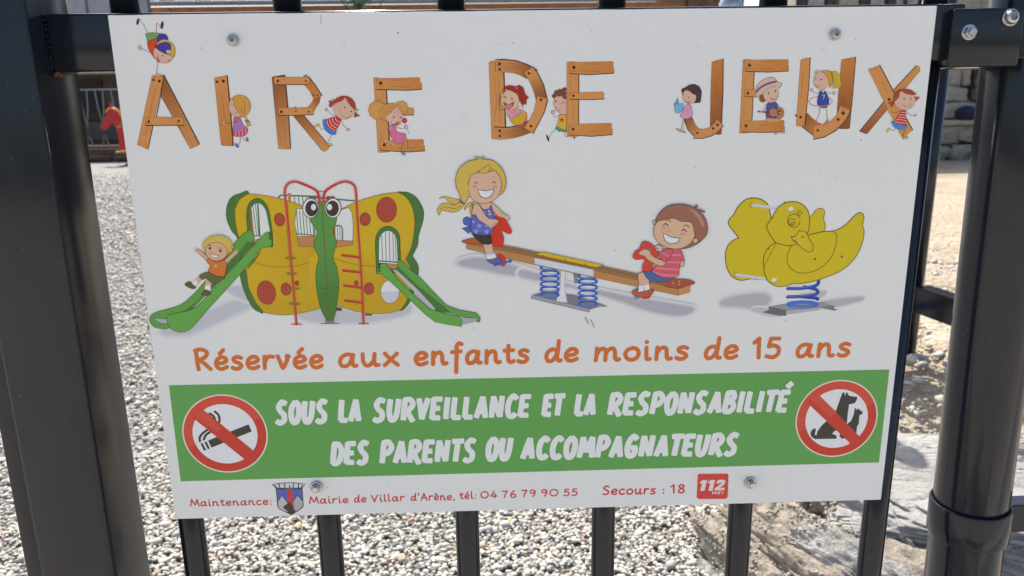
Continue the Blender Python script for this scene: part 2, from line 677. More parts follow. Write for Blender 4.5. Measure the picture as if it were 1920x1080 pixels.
rock('rock', 'slate_rock', (1.75, 1.22, .15), (.34, .26, .10), 27, 'flat grey slab on the far right of the bank', 9, .07, 5, (R(10), R(3), R(10)), GRP, .03)
# flat stones lying on the bank
k = 1300
x, y = scatter(k, .75, 3.4, 1.25, 3.6, lambda x, y: x > bank_edge(y) + .15)
P3 = np.array([(a, b, bank(a, b)) for a, b in zip(x, y)])
pebbles('loose_stones', P3, .014, 2, 'pale flat stones strewn over the sandy bank', 'stones', -.004, .35)
k = 20000
x, y = scatter(k, .5, 3.2, .85, 4.2, lambda x, y: x > bank_edge(y) - .08)
P4 = np.array([(a, b, bank(a, b)) for a, b in zip(x, y)])
pebbles('loose_stones', P4, .0050, 1, 'fine sandy grit and small stones on the bank', 'stones', -.001, .85, .85)

# sand and grit caught on the rocks
from mathutils.bvhtree import BVHTree
bpy.context.view_layer.update()
bv, bf_ = [], []
for o in [o for o in COL.objects if o.name.startswith('rock')]:
    off = len(bv)
    M_ = o.matrix_world
    bv += [M_ @ v.co for v in o.data.vertices]
    bf_ += [[off + k for k in p.vertices] for p in o.data.polygons]
tree_ = BVHTree.FromPolygons(bv, bf_)
pts = []
for k in range(15000):
    x, y = RNG.uniform(.5, 1.15), RNG.uniform(.85, 1.5)
    if noise.noise(Vector((x * 9, y * 9, 3))) + .5 * noise.noise(Vector((x * 24, y * 24, 9))) < .02:
        continue
    hit, nrm, _i, _d = tree_.ray_cast(Vector((x, y, 1.0)), Vector((0, 0, -1)))
    if hit and hit.z > bank(x, y) - .02 and nrm.z > .55 and x < .72 + .5 * (y - .7):
        pts.append((x, y, hit.z))
pebbles('loose_stones', np.array(pts), .0038, 1, 'sandy grit lying in the hollows of the rocks', 'stones', -.001, .85, .72)

# ================================================================== fence and gate
PAINT = MAT['paint']
RAIL_Y0, RAIL_Y1 = .0032, .0432
BAR_Y = .0232
BARX = (-.2975, -.1780, -.0565, .0645, .1870, .3095)
gate = empty('steel_gate', (0, BAR_Y, .10), 'dark grey steel bar gate panel carrying the playground sign', 'gate')


def gl(x0, x1, y0, y1, z0, z1):
    return x0, x1, y0 - BAR_Y, y1 - BAR_Y, z0 - .10, z1 - .10


box('top_rail', PAINT, gate, *gl(-.3464, .3240, RAIL_Y0, RAIL_Y1, 1.2285, 1.2690), .0022, 3)
box('bottom_rail', PAINT, gate, *gl(-.3464, .3640, RAIL_Y0, RAIL_Y1, .15, .19), .0022, 3)
for i, x in enumerate(BARX):
    r = .0104
    bm = bmesh.new()
    add_tube(bm, [(x, 0, .092), (x, 0, 1.1285 - .0002)], r, 28)
    bm_obj('bar', bm, PAINT, gate)
    bm = bmesh.new()
    add_tube(bm, [(x, 0, 1.1692), (x, 0, 1.33), (x, 0, 1.336)], [r, r, r * .6], 28)
    bm_obj('bar', bm, PAINT, gate)
# weld bead and rust where rail meets post
bm = bmesh.new()
pts = []
for k in range(34):
    zz = 1.2305 + .037 * k / 33
    pts.append((-.3458 + .0003 * math.sin(k * 2.3), RAIL_Y0 - .0004 - BAR_Y + .0004 * math.sin(k * 3.7), zz - .10))
add_tube(bm, pts, [.0009 + .0002 * math.sin(k * 1.9) for k in range(34)], 8)
bm_obj('weld', bm, PAINT, gate)
bm = bmesh.new()
pts = [(-.3456 + .004 * k / 9 - .0005 * (k % 2), RAIL_Y0 + .001 - BAR_Y + .001 * (k % 3), 1.2275 - .10 - .0012 * math.sin(k)) for k in range(10)]
add_tube(bm, pts, [.0016 - .0006 * abs(k - 4) / 5 for k in range(10)], 8)
tag(bm_obj('weld_rust', bm, MAT['rust'], gate), 'rusty end of the weld')

# left square post
sp = empty('gate_post', (-.3765, .010, 0), 'wide square dark grey steel post at the left edge', 'post')
box('tube', PAINT, sp, -.030, .030, -.030, .030, 0, 1.62, .0042, 4)
box('stop_bar', PAINT, sp, -.0445, -.0303, -.024, -.016, .02, 1.60, .0012, 3)
box('cap', PAINT, sp, -.031, .031, -.031, .031, 1.6202, 1.626, .002, 2)
box('base_plate', PAINT, sp, -.07, .07, -.07, .07, -.012, .004, .002, 2)

# right round post
rp = empty('fence_post', (.4095, .036, 0), 'round dark grey steel post with a clamp collar at the right', 'post')
rp.rotation_euler = (0, R(-1.1), 0)
bm = bmesh.new()
add_tube(bm, [(0.011, 0, -.02), (0.011, 0, 1.60), (.011, 0, 1.606)], [.0305, .0305, .026], 64)
bm_obj('tube', bm, PAINT, rp)
lathe('collar', PAINT, rp, [(.0306, .8090), (.0326, .8092), (.0333, .8104), (.0333, .8405), (.0327, .8418), (.0317, .8421), (.0306, .8412)], 64, (.011, 0, 0))
box('collar_lug', PAINT, rp, .0450, .070, -.006, .012, .8110, .8390, .0015, 2)
def fastener(name, parent, loc, r, kind):
    """bolt whose head points to -Y"""
    o = lathe(name, MAT['steel'], parent, [(r * 1.0, 0.0), (r * 1.02, r * .10), (r * .96, r * .18), (r * .80, r * .20)], 28, loc, 'Y')
    if kind == 'hex':
        bm = bmesh.new()
        A = [bm.verts.new((r * .80 * math.cos(R(60 * k + 12)), -r * .2, r * .80 * math.sin(R(60 * k + 12)))) for k in range(6)]
        B = [bm.verts.new((r * .80 * math.cos(R(60 * k + 12)), -r * .62, r * .80 * math.sin(R(60 * k + 12)))) for k in range(6)]
        C_ = [bm.verts.new((r * .66 * math.cos(R(60 * k + 12)), -r * .74, r * .66 * math.sin(R(60 * k + 12)))) for k in range(6)]
        for k in range(6):
            bm.faces.new((A[k], A[(k + 1) % 6], B[(k + 1) % 6], B[k]))
            bm.faces.new((B[k], B[(k + 1) % 6], C_[(k + 1) % 6], C_[k]))
        bm.faces.new(C_)
        bm_obj('hex_head', bm, MAT['steel'], o)
        lathe('bolt_tip', MAT['steel'], o, [(r * .52, r * .742), (r * .50, r * .98), (r * .42, r * 1.06), (0, r * 1.08)], 20, (0, 0, 0), 'Y')
    else:
        lathe('button_head', MAT['steel'], o, [(r * .82, r * .2), (r * .80, r * .42), (r * .66, r * .62), (r * .42, r * .68), (r * .40, r * .45), (0, r * .45)], 28, (0, 0, 0), 'Y')
        bm = bmesh.new()
        A = [bm.verts.new((r * .38 * math.cos(R(60 * k)), -r * .47, r * .38 * math.sin(R(60 * k)))) for k in range(6)]
        bm.faces.new(A)
        bm_obj('hex_socket', bm, MAT['dark_steel'], o)
    return o


br = empty('rail_bracket', (.3115, 0, 1.2235), 'dark grey clamp sleeve with two steel bolts at the gate corner', 'bracket')
box('sleeve', PAINT, br, 0, .0535, -.0032, .0500, 0, .0415, .0024, 3)
fastener('bolt', br, (.0125, -.0033, .0245), .0056, 'hex')
fastener('bolt', br, (.0420, -.0033, .0345), .0062, 'button')
box('arm', PAINT, br, .0537, .0700, .010, .032, .006, .0360, .0015, 2)

# second barrier on the bank
bar2 = empty('steel_barrier', (1.50, 1.86, .30), 'grey steel barrier with a thick rail standing on the bank', 'barrier')
STEELP = PAINT
def bl(x, y, z):
    return (x - 1.50, y - 1.86, z - .30)


tube('post', STEELP, bar2, [bl(1.478, 1.985, .300), bl(1.478, 1.985, 1.58)], .0275, 28)
bm = bmesh.new()
d = Vector((.157, -1, 0)).normalized()
n_ = Vector((-d.y, d.x, 0))
A_, B_ = Vector(bl(1.484, 1.955, 0)), Vector(bl(1.58, 1.36, 0))
for s0, s1 in ((-.035, .035),):
    vs = []
    for P_ in (A_, B_):
        for off, z in ((s0, .470), (s1, .470), (s1, .562), (s0, .562)):
            q = P_ + n_ * off
            vs.append(bm.verts.new((q.x, q.y, z - .30)))
    for f in ((0, 1, 2, 3), (7, 6, 5, 4), (0, 4, 5, 1), (1, 5, 6, 2), (2, 6, 7, 3), (3, 7, 4, 0)):
        bm.faces.new([vs[i] for i in f])
bmesh.ops.bevel(bm, geom=list(bm.edges), offset=.004, segments=2, affect='EDGES')
bm_obj('rail', bm, STEELP, bar2)
for x, y in ((1.590, 1.325),):
    tube('post', STEELP, bar2, [bl(x, y, .25), bl(x, y, 1.58)], .0275, 24)
hoop = empty('hoop_barrier', (1.08, 2.15, .27), 'curved steel tube hoops showing over the sign near its right end', 'barrier')
for x0, x1, zt in ((-.02, .06, 1.66), (.20, .27, 1.70)):
    pts = [(x0, 0, 0), (x0, 0, zt - .12)] + [((x0 + x1) / 2 - (x1 - x0) / 2 * math.cos(R(a)), 0, zt - .12 + .12 * math.sin(R(a))) for a in range(15, 180, 15)] + [(x1, 0, zt - .12), (x1 + .10, 0, 0)]
    tube('hoop', STEELP, hoop, pts, .020, 20)
tube('cross_tube', STEELP, hoop, [(-.05, .041, .45), (.30, .041, .45)], .018, 20)
lathe('cap', MAT['steel'], hoop, [(.038, 1.245), (.040, 1.262), (.030, 1.285), (.014, 1.297), (0, 1.300)], 24, (-.27, 0, 0))
tube('cap_post', STEELP, hoop, [(-.27, 0, 0), (-.27, 0, 1.2445)], .030, 20)
box('panel', STEELP, hoop, -.06, .25, -.012, -.004, .30, .88, .002)  # unseen sheet behind the sign, added to cast a shadow band on the bank
tube('foot_bar', STEELP, hoop, [(-.30, .05, .12), (.34, .05, .12)], .018, 20)

# ================================================================== far left: rider, fence, lodge
hr = empty('spring_rider', (-8.42, 17.2, 0), 'red horse spring rider with yellow mane on the gravel', 'spring rider')
prof = spline([(-.54, .88), (-.46, .98), (-.36, 1.16), (-.30, 1.27), (-.22, 1.30), (-.12, 1.26), (-.03, 1.14), (.02, .98), (.06, .80), (.16, .66), (.32, .60), (.52, .60), (.66, .68), (.72, .60), (.66, .46), (.50, .36), (.20, .32), (-.05, .32), (-.16, .40), (-.17, .58), (-.18, .76), (-.24, .92), (-.30, .93), (-.40, .82), (-.50, .80)], True, 4)
plate('body', MAT['red_plastic'], hr, prof, .06)
ear = plate('ear', MAT['red_plastic'], hr, [(-.30, 1.25), (-.25, 1.40), (-.20, 1.26)], .05)
bm = bmesh.new()
add_tube(bm, [(-.37, -.045, 1.18), (-.30, -.045, 1.26), (-.20, -.045, 1.27), (-.08, -.045, 1.20), (-.02, -.045, 1.06), (-.04, -.045, .92), (-.12, -.045, .86)], .022, 12)
bm_obj('mane', bm, MAT['yellow_plastic'], hr)
box('seat', MAT['yellow_plastic'], hr, .12, .56, -.14, .14, .62, .66, .01, 2)
tube('handle', MAT['yellow_plastic'], hr, [(-.06, -.24, .86), (-.06, .24, .86)], .018, 12)
box('foot_rest', MAT['yellow_plastic'], hr, -.20, .10, -.22, .22, .27, .315, .01, 2)
bm = bmesh.new()
add_tube(bm, [(.18 + .10 * math.cos(k * .5), .10 * math.sin(k * .5), .02 + .25 * k / 50) for k in range(51)], .018, 8)
bm_obj('spring', bm, MAT['dark_steel'], hr)
box('base_plate', MAT['dark_steel'], hr, -.02, .38, -.2, .2, -.005, .03, .005, 2)
edge = empty('log_edging', (-8.5, 18.3, 0), 'low dark log edging along the gravel behind the red rider', 'edging')
for i in range(9):
    x = -4.5 + i * 1.05
    bm = bmesh.new()
    add_tube(bm, [(x - .5, 0, .07), (x, .01, .075), (x + .5, 0, .07)], [.075, .085, .075], 14)
    bm_obj('log', bm, MAT['bark'], edge)

wf = empty('tube_fence', (-9.0, 19.0, 0), 'pale grey fence of bent tubes in front of the terrace', 'fence')
box('bottom_rail', MAT['fence_white'], wf, -4, 5, -.012, .012, .262, .29, .005)
box('top_rail', MAT['fence_white'], wf, -4, 5, -.012, .012, 1.72, 1.75, .005)
for i in range(44):
    x = -3.9 + i * .2
    s = (1 if i % 2 else -1) * .09
    bm = bmesh.new()
    add_tube(bm, [(x, 0, .29), (x + s * .8, 0, .55), (x + s, 0, .9), (x + s * .3, 0, 1.3), (x, 0, 1.72)], .013, 8)
    bm_obj('bar', bm, MAT['fence_white'], wf)

lod = empty('lodge', (-1.0, 22.0, 0), 'long low lodge with orange fascia and slate roof behind the playground', 'building')
L0, L1 = -16.0, 6.62
box('wall', MAT['render_wall'], lod, L0, L1 - .2, 2.0, 6.0, 0, 3.6)
# openings along the terrace
for i in range(9):
    x = L0 + .9 + i * 2.45
    wdw = box('window', MAT['wood_brown'], lod, x, x + 1.5, 1.93, 1.998, .9, 2.2, .01)
    box('pane', MAT['glass_dark'], wdw, x + .1, x + .71, 1.915, 1.928, 1.0, 2.1)
    box('pane', MAT['glass_dark'], wdw, x + .79, x + 1.4, 1.915, 1.928, 1.0, 2.1)
box('terrace', MAT['wood_brown'], lod, L0, L1, -2.2, 2.0 - .003, 0, .32)
box('canopy_beam', MAT['orange_wood'], lod, L0, L1, -.35, -.2, 2.42, 2.62, .01)
box('canopy', MAT['dark_interior'], lod, L0, L1, -.197, 1.92, 2.50, 2.58)
for i in range(7):
    x = L0 + .4 + i * 3.6
    box('column', MAT['wood_brown'], lod, x, x + .16, -.33, -.205, .325, 2.415, .01)
box('fascia', MAT['orange_wood'], lod, -8.6, L1, -.12, -.02, 3.66, 4.02, .008)
tube('gutter', MAT['gutter_zinc'], lod, [(-8.75, -.20, 4.10), (L1, -.20, 4.08)], .065, 12)
for x in (-8.0, -1.8, 4.2):
    tube('downpipe', MAT['gutter_zinc'], lod, [(x, -.19, 3.95), (x, .4, 3.4), (x, 1.9, 3.1), (x, 1.9, .34)], .045, 10)
for i in range(31):
    x = -8.7 + i * .497
    m = MAT['roof_pale'] if (i % 2 == 0 and i < 11) or i in (14, 19, 25) else MAT['roof_dark']
    bm = bmesh.new()
    vs = [bm.verts.new(p) for p in ((x, -.22, 4.21), (x + .47, -.22, 4.21), (x + .47, 4.6, 6.8), (x, 4.6, 6.8), (x, -.22, 4.17), (x + .47, -.22, 4.17), (x + .47, 4.6, 6.76), (x, 4.6, 6.76))]
    for f in ((0, 1, 2, 3), (7, 6, 5, 4), (0, 4, 5, 1), (1, 5, 6, 2), (2, 6, 7, 3), (3, 7, 4, 0)):
        bm.faces.new([vs[k] for k in f])
    bm_obj('roof_panel', bm, m, lod)
box('gable', MAT['wood_brown'], lod, L1 + .01, L1 + 1.6, -.3, 4, 0, 5.2, .02)
ve = empty('veranda', (-11.2, 21.0, 0), 'pale glazed veranda at the left end of the lodge', 'veranda')
for i in range(4):
    f = box('panel', MAT['roof_pale'], ve, -1.2 + i * .82, -.44 + i * .82, -.03, .03, 2.75, 4.6, .01)
    box('glazing_bar', MAT['dark_steel'], ve, -.435 + i * .82, -.385 + i * .82, -.05, .05, 2.7, 4.7)
box('sill', MAT['white_paint'], ve, -1.3, 2.2, -.08, .06, 2.60, 2.69)
for x in (-1.2, 2.05):
    box('post', MAT['wood_brown'], ve, x, x + .12, -.06, .06, 0, 2.595)


def chair(name, loc, rz, mat, label):
    c = empty(name, loc, label, 'chair', 'chairs on the terrace', rz)
    box('seat', mat, c, -.22, .22, -.22, .22, .42, .46, .01)
    box('backrest', mat, c, -.22, .22, .20, .235, .50, .90, .01)
    for a in (-.2, .2):
        for b in (-.2, .2):
            tube('leg', mat, c, [(a, b, 0), (a * .96, b * .96, .418)], .018, 8)
        tube('back_post', mat, c, [(a, .218, .462), (a, .218, .86)], .014, 8)


TZ = .32
chair('chair', (-9.78, 20.3, TZ), .2, MAT['blue_plastic'], 'blue plastic chair behind the tube fence')
chair('chair', (-9.30, 20.6, TZ), -.4, MAT['pale_blue_plastic'], 'pale blue plastic chair next to the blue one')
tb = empty('terrace_table', (-9.75, 20.9, TZ), 'small table with a beige box on it behind the chairs', 'table')
box('top', MAT['beige_plastic'], tb, -.45, .75, -.3, .3, .70, .74, .01)
for a in (-.38, .68):
    for b in (-.25, .25):
        tube('leg', MAT['wood_brown'], tb, [(a, b, 0), (a, b, .698)], .02, 8)
crate = box('storage_box', MAT['beige_plastic'], None, -10.15, -9.75, 20.75, 21.05, TZ + .745, TZ + 1.25, .02)
tag(crate, 'beige storage box on the terrace table', 'box')
bl_ = box('storage_tub', MAT['green_plastic'], None, -9.45, -9.15, 20.75, 21.05, TZ + .745, TZ + 1.0, .03)
tag(bl_, 'green tub on the terrace table next to the beige box', 'tub')

# small bare branch of a tree in front of the lodge roof
tr = empty('tree', (-3.4, 20.2, 0), 'thin tree standing against the lodge fascia', 'tree')
bm = bmesh.new()
add_tube(bm, [(0, 0, 0), (.03, 0, 1.5), (-.02, .02, 3.0), (.03, 0, 4.6)], [.09, .075, .06, .03], 10)
for a in range(5):
    z = 2.7 + a * .35
    s = 1 if a % 2 else -1
    add_tube(bm, [(0, 0, z), (s * .35, .1, z + .35), (s * .6, -.05, z + .8)], [.035, .022, .01], 7)
bm_obj('trunk', bm, MAT['bark'], tr)
bm = bmesh.new()
rs = random.Random(4)
for k in range(1500):
    a, h = rs.uniform(0, 6.28), rs.uniform(3.75, 5.6)
    rr = rs.uniform(.05, .75) * (1 - abs(h - 4.7) / 1.6)
    p = Vector((rr * math.cos(a), rr * math.sin(a), h))
    u = Vector((rs.gauss(0, 1), rs.gauss(0, 1), rs.gauss(0, 1))).normalized() * .055
    v = u.orthogonal().normalized() * .028
    bm.faces.new([bm.verts.new(p + u), bm.verts.new(p + v), bm.verts.new(p - u), bm.verts.new(p - v)])
bm_obj('crown', bm, MAT['green_plastic'], tr)

# ================================================================== far right: stone wall
WY = 10.8
sw = empty('stone_wall', (7.0, WY, .30), 'rough grey brown stone wall beyond the sandy ground', 'wall')
core = box('core', MAT['wall_stone'], sw, -2.5, 3.2, .16, .7, -.3, 3.4)
wall_meshes = []
for k in range(8):
    rs = random.Random(50 + k)
    bm = bmesh.new()
    add_box(bm, -.5, .5, -.5, .5, -.5, .5)
    bmesh.ops.subdivide_edges(bm, edges=list(bm.edges), cuts=3, use_grid_fill=True)
    for v in bm.verts:
        q = v.co * 2.2 + Vector((k * 5.0, 0, 0))
        v.co = v.co * (1 - .14 * (v.co.length - .5)) + Vector([.17 * noise.noise(q + Vector((j * 7.7, 0, 0))) for j in range(3)])
    me = bpy.data.meshes.new('stone')
    bm.to_mesh(me)
    bm.free()
    me.polygons.foreach_set('use_smooth', [True] * len(me.polygons))
    me.materials.append(MAT['wall_stone'])
    wall_meshes.append(me)
rs = random.Random(9)


def stone(x, z, wd, ht, dep, y=.08):
    o = bpy.data.objects.new('stone', rs.choice(wall_meshes))
    o.location = (x + wd / 2, y, z + ht / 2)
    o.scale = (wd * .97, dep, ht * .95)
    o.rotation_euler = (rs.uniform(-.06, .06), rs.uniform(-.09, .09), rs.uniform(-.12, .12))
    link(o, sw)


z = 0.0
for row, ht in enumerate((.24, .28, .0, .26, .22, .30, .25, .28, .24, .28, .25, .3)):
    if row == 2:
        continue
    x = -2.5 + rs.uniform(-.2, 0)
    zz = z + (.09 if row > 2 else 0)
    while x < 3.1:
        wd = rs.uniform(.22, .85)
        slot = (row in (4, 5, 6)) and x < .27 and x + wd > .08
        if slot:
            stone(x, zz, max(.12, .08 - x), ht, .30)
            x = .27
            continue
        stone(x, zz, wd, ht, rs.uniform(.24, .36), .10 if row > 2 else .02)
        x += wd
    z += ht
led = box('ledge', MAT['wall_stone'], sw, -2.4, 3.1, -.20, .2, .525, .60, .02, 3)
box('slot', MAT['dark_interior'], sw, .09, .26, .12, .158, .90, 1.66)
pot = lathe('round_pot', MAT['navy_cloth'], None, [(.10, 0), (.15, .05), (.16, .11), (.11, .17), (.03, .20), (0, .20)], 20, (7.08, WY - .12, .905))
tag(pot, 'dark blue rounded bag tucked on the wall ledge', 'bag')

# ================================================================== the sign
SIGN_Z = 0.867
sign = empty('playground_sign', (0, 0, SIGN_Z), 'white rectangular playground sign with cartoon children, orange text and green band', 'sign')
WHITE = (.80, .81, .79)
LAYER = 2.0e-5


def pcol(rgb):
    if rgb[0] == '-1':
        return WHITE
    v = [srgb(int(k)) for k in rgb]
    v = [max(.003, (c - .026) * 1.66) for c in v]
    sat = (max(v) - min(v)) / max(v)
    k = min(1.0, .84 / max(v)) * (1 - .20 * sat)
    return tuple(c * k for c in v)


class Print:
    """flat printed shapes of one figure, gathered into one mesh"""

    def __init__(s):
        s.v, s.f, s.c = [], [], []

    def add(s, pts, tris, cols, z, dz=None):
        b = len(s.v)
        for i, p in enumerate(pts):
            s.v.append((p[0] * 1e-4, -(z * LAYER + .0001) - (dz[i] if dz else 0), p[1] * 1e-4 + .2))
            s.c.append(cols if isinstance(cols, tuple) else cols[i])
        for t in tris:
            s.f.append([b + k for k in t])

    def fill(s, pts, cols, z):
        tri = tessellate_polygon([[Vector((x, y, 0)) for x, y in pts]])
        s.add(pts, tri, cols, z)

    def ribbon(s, pts, w, col, z, closed, square):
        # drop repeats
        q = [pts[0]]
        for p in pts[1:]:
            if abs(p[0] - q[-1][0]) + abs(p[1] - q[-1][1]) > .5:
                q.append(p)
        if closed and len(q) > 2 and abs(q[0][0] - q[-1][0]) + abs(q[0][1] - q[-1][1]) < .5:
            q.pop()
        n = len(q)
        if n < 2:
            return
        hw = w / 2
        L, Rr = [], []

        def direc(a, b):
            dx, dy = b[0] - a[0], b[1] - a[1]
            l = math.hypot(dx, dy) or 1
            return dx / l, dy / l
        for i in range(n):
            if closed:
                d0, d1 = direc(q[i - 1], q[i]), direc(q[i], q[(i + 1) % n])
            else:
                d0 = direc(q[max(i - 1, 0)], q[max(i, 1)])
                d1 = direc(q[min(i, n - 2)], q[min(i + 1, n - 1)])
            nx, ny = -(d0[1] + d1[1]), d0[0] + d1[0]
            l = math.hypot(nx, ny)
            if l < 1e-3:
                nx, ny, l = -d0[1], d0[0], 1
            nx, ny = nx / l, ny / l
            k = max(.55, -d0[1] * nx + d0[0] * ny)
            m = min(hw / k, hw * 1.6)
            L.append((q[i][0] + nx * m, q[i][1] + ny * m))
            Rr.append((q[i][0] - nx * m, q[i][1] - ny * m))
        if not closed:
            # rounded (or blunt brush) ends, narrowing outside the end points
            steps = ((.28, .86), (.36, .60)) if square else ((.40, .917), (.72, .69), (.94, .34))
            d = direc(q[1], q[0])
            e = direc(q[-2], q[-1])
            for ex, wd in steps:
                for (px, py), (ux, uy), front in ((q[0], d, True), (q[-1], e, False)):
                    cx, cy = px + ux * hw * ex, py + uy * hw * ex
                    sx, sy = -uy * hw * wd, ux * hw * wd
                    if front:
                        L.insert(0, (cx - sx, cy - sy))
                        Rr.insert(0, (cx + sx, cy + sy))
                    else:
                        L.append((cx + sx, cy + sy))
                        Rr.append((cx - sx, cy - sy))
        m = len(L)
        P, T, dz = [], [], []
        inc = min(1.2e-6, .6 * LAYER / m)
        for i in range(m):
            P += [L[i], Rr[i]]
            dz += [i * inc, i * inc]
        if closed:
            P += [L[0], Rr[0]]
            dz += [m * inc, m * inc]
            m += 1
        for i in range(m - 1):
            T.append((2 * i, 2 * i + 1, 2 * i + 3, 2 * i + 2))
        s.add(P, T, col, z, dz)

    def build(s, name, parent, label=None):
        me = bpy.data.meshes.new(name)
        me.from_pydata(s.v, [], s.f)
        # every printed face looks to -Y
        bm = bmesh.new()
        bm.from_mesh(me)
        bad = [f for f in bm.faces if f.normal.y > 0]
        if bad:
            bmesh.ops.reverse_faces(bm, faces=bad)
        bm.to_mesh(me)
        bm.free()
        a = me.attributes.new('Col', 'FLOAT_COLOR', 'POINT')
        a.data.foreach_set('color', np.array([(*c, 1) for c in s.c], np.float32).ravel())
        me.materials.append(MAT['print'])
        o = link(bpy.data.objects.new(name, me), parent)
        return tag(o, label)


panel = box('panel', MAT['print'], sign, -.3, .3, 0, .003, 0, .4, .0004, 2)
a = panel.data.attributes.new('Col', 'FLOAT_COLOR', 'POINT')
a.data.foreach_set('color', np.array([(*WHITE, 1)] * len(panel.data.vertices), np.float32).ravel())


def nums(t):
    v = [int(k) for k in t.split()]
    return list(zip(v[0::2], v[1::2]))


def draw(P, line):
    h, _, d = line.partition('|')
    a = h.split()
    z, op = int(a[0]), a[1]
    if op == 'A':
        col = pcol(a[2:5])
        cx, cy, r0, r1, a0, a1 = map(int, a[5:11])
        n = max(8, int((a1 - a0) / 5))
        ang = [R(a0 + (a1 - a0) * k / n) for k in range(n + 1)]
        if r0 == 0:
            pts = [(cx + r1 * math.cos(t), cy + r1 * math.sin(t)) for t in ang[:-1]]
            P.add(pts, [tuple(range(len(pts)))], col, z)
        else:
            pts = [(cx + r * math.cos(t), cy + r * math.sin(t)) for t in ang for r in (r0, r1)]
            P.add(pts, [(2 * i, 2 * i + 1, 2 * i + 3, 2 * i + 2) for i in range(n)], col, z)
        return
    pts = nums(d)
    if op == 'S':
        fl, col, wd = int(a[2]), pcol(a[3:6]), int(a[6])
        cl = bool(fl & 2)
        if fl & 1 and len(pts) > 2:
            pts = spline(pts, cl, 5)
        P.ribbon(pts, wd, col, z, cl, bool(fl & 4))
    elif op == 'P':
        if a[2] == '1':
            pts = spline(pts, True, 4)
        P.fill(pts, pcol(a[3:6]), z)
    elif op == 'G':
        c0, c1 = pcol(a[3:6]), pcol(a[6:9])
        x0, y0, x1, y1 = map(int, a[9:13])
        if a[2] == '1':
            pts = spline(pts, True, 4)
        ll = (x1 - x0) ** 2 + (y1 - y0) ** 2
        cols = []
        for x, y in pts:
            k = ((x - x0) * (x1 - x0) + (y - y0) * (y1 - y0)) / ll
            k = max(0, min(1, k))
            cols.append(tuple(p + (q - p) * k for p, q in zip(c0, c1)))
        P.fill(pts, cols, z)
    elif op == 'F':
        col, b = pcol(a[2:5]), int(a[5])
        pts = spline(pts, True, 4)
        n = len(pts)
        area = sum(pts[i - 1][0] * pts[i][1] - pts[i][0] * pts[i - 1][1] for i in range(n))
        sg = 1 if area > 0 else -1
        out = []
        for i in range(n):
            p, q = pts[i - 1], pts[(i + 1) % n]
            dx, dy = q[0] - p[0], q[1] - p[1]
            l = math.hypot(dx, dy) or 1
            out.append((pts[i][0] + sg * dy / l * b, pts[i][1] - sg * dx / l * b))
        P.fill(pts, col, z)
        mid = [((p[0] + q[0]) / 2, (p[1] + q[1]) / 2) for p, q in zip(pts, out)]
        half = tuple(.42 * u + .58 * v for u, v in zip(col, WHITE))
        P.add(pts + mid + out, [(i, (i + 1) % n, n + (i + 1) % n, n + i) for i in range(n)] + [(n + i, n + (i + 1) % n, 2 * n + (i + 1) % n, 2 * n + i) for i in range(n)], [col] * n + [half] * n + [WHITE] * n, z)


# screws through the sign
for px_, pz_, rr, kd in ((-.2126, .3819, .0042, 'button'), (.2256, .3808, .0042, 'button'), (-.1799, .0268, .0051, 'hex'), (.1854, .0200, .0051, 'hex')):
    fastener('screw', sign, (px_, -.0014, pz_), rr, kd)

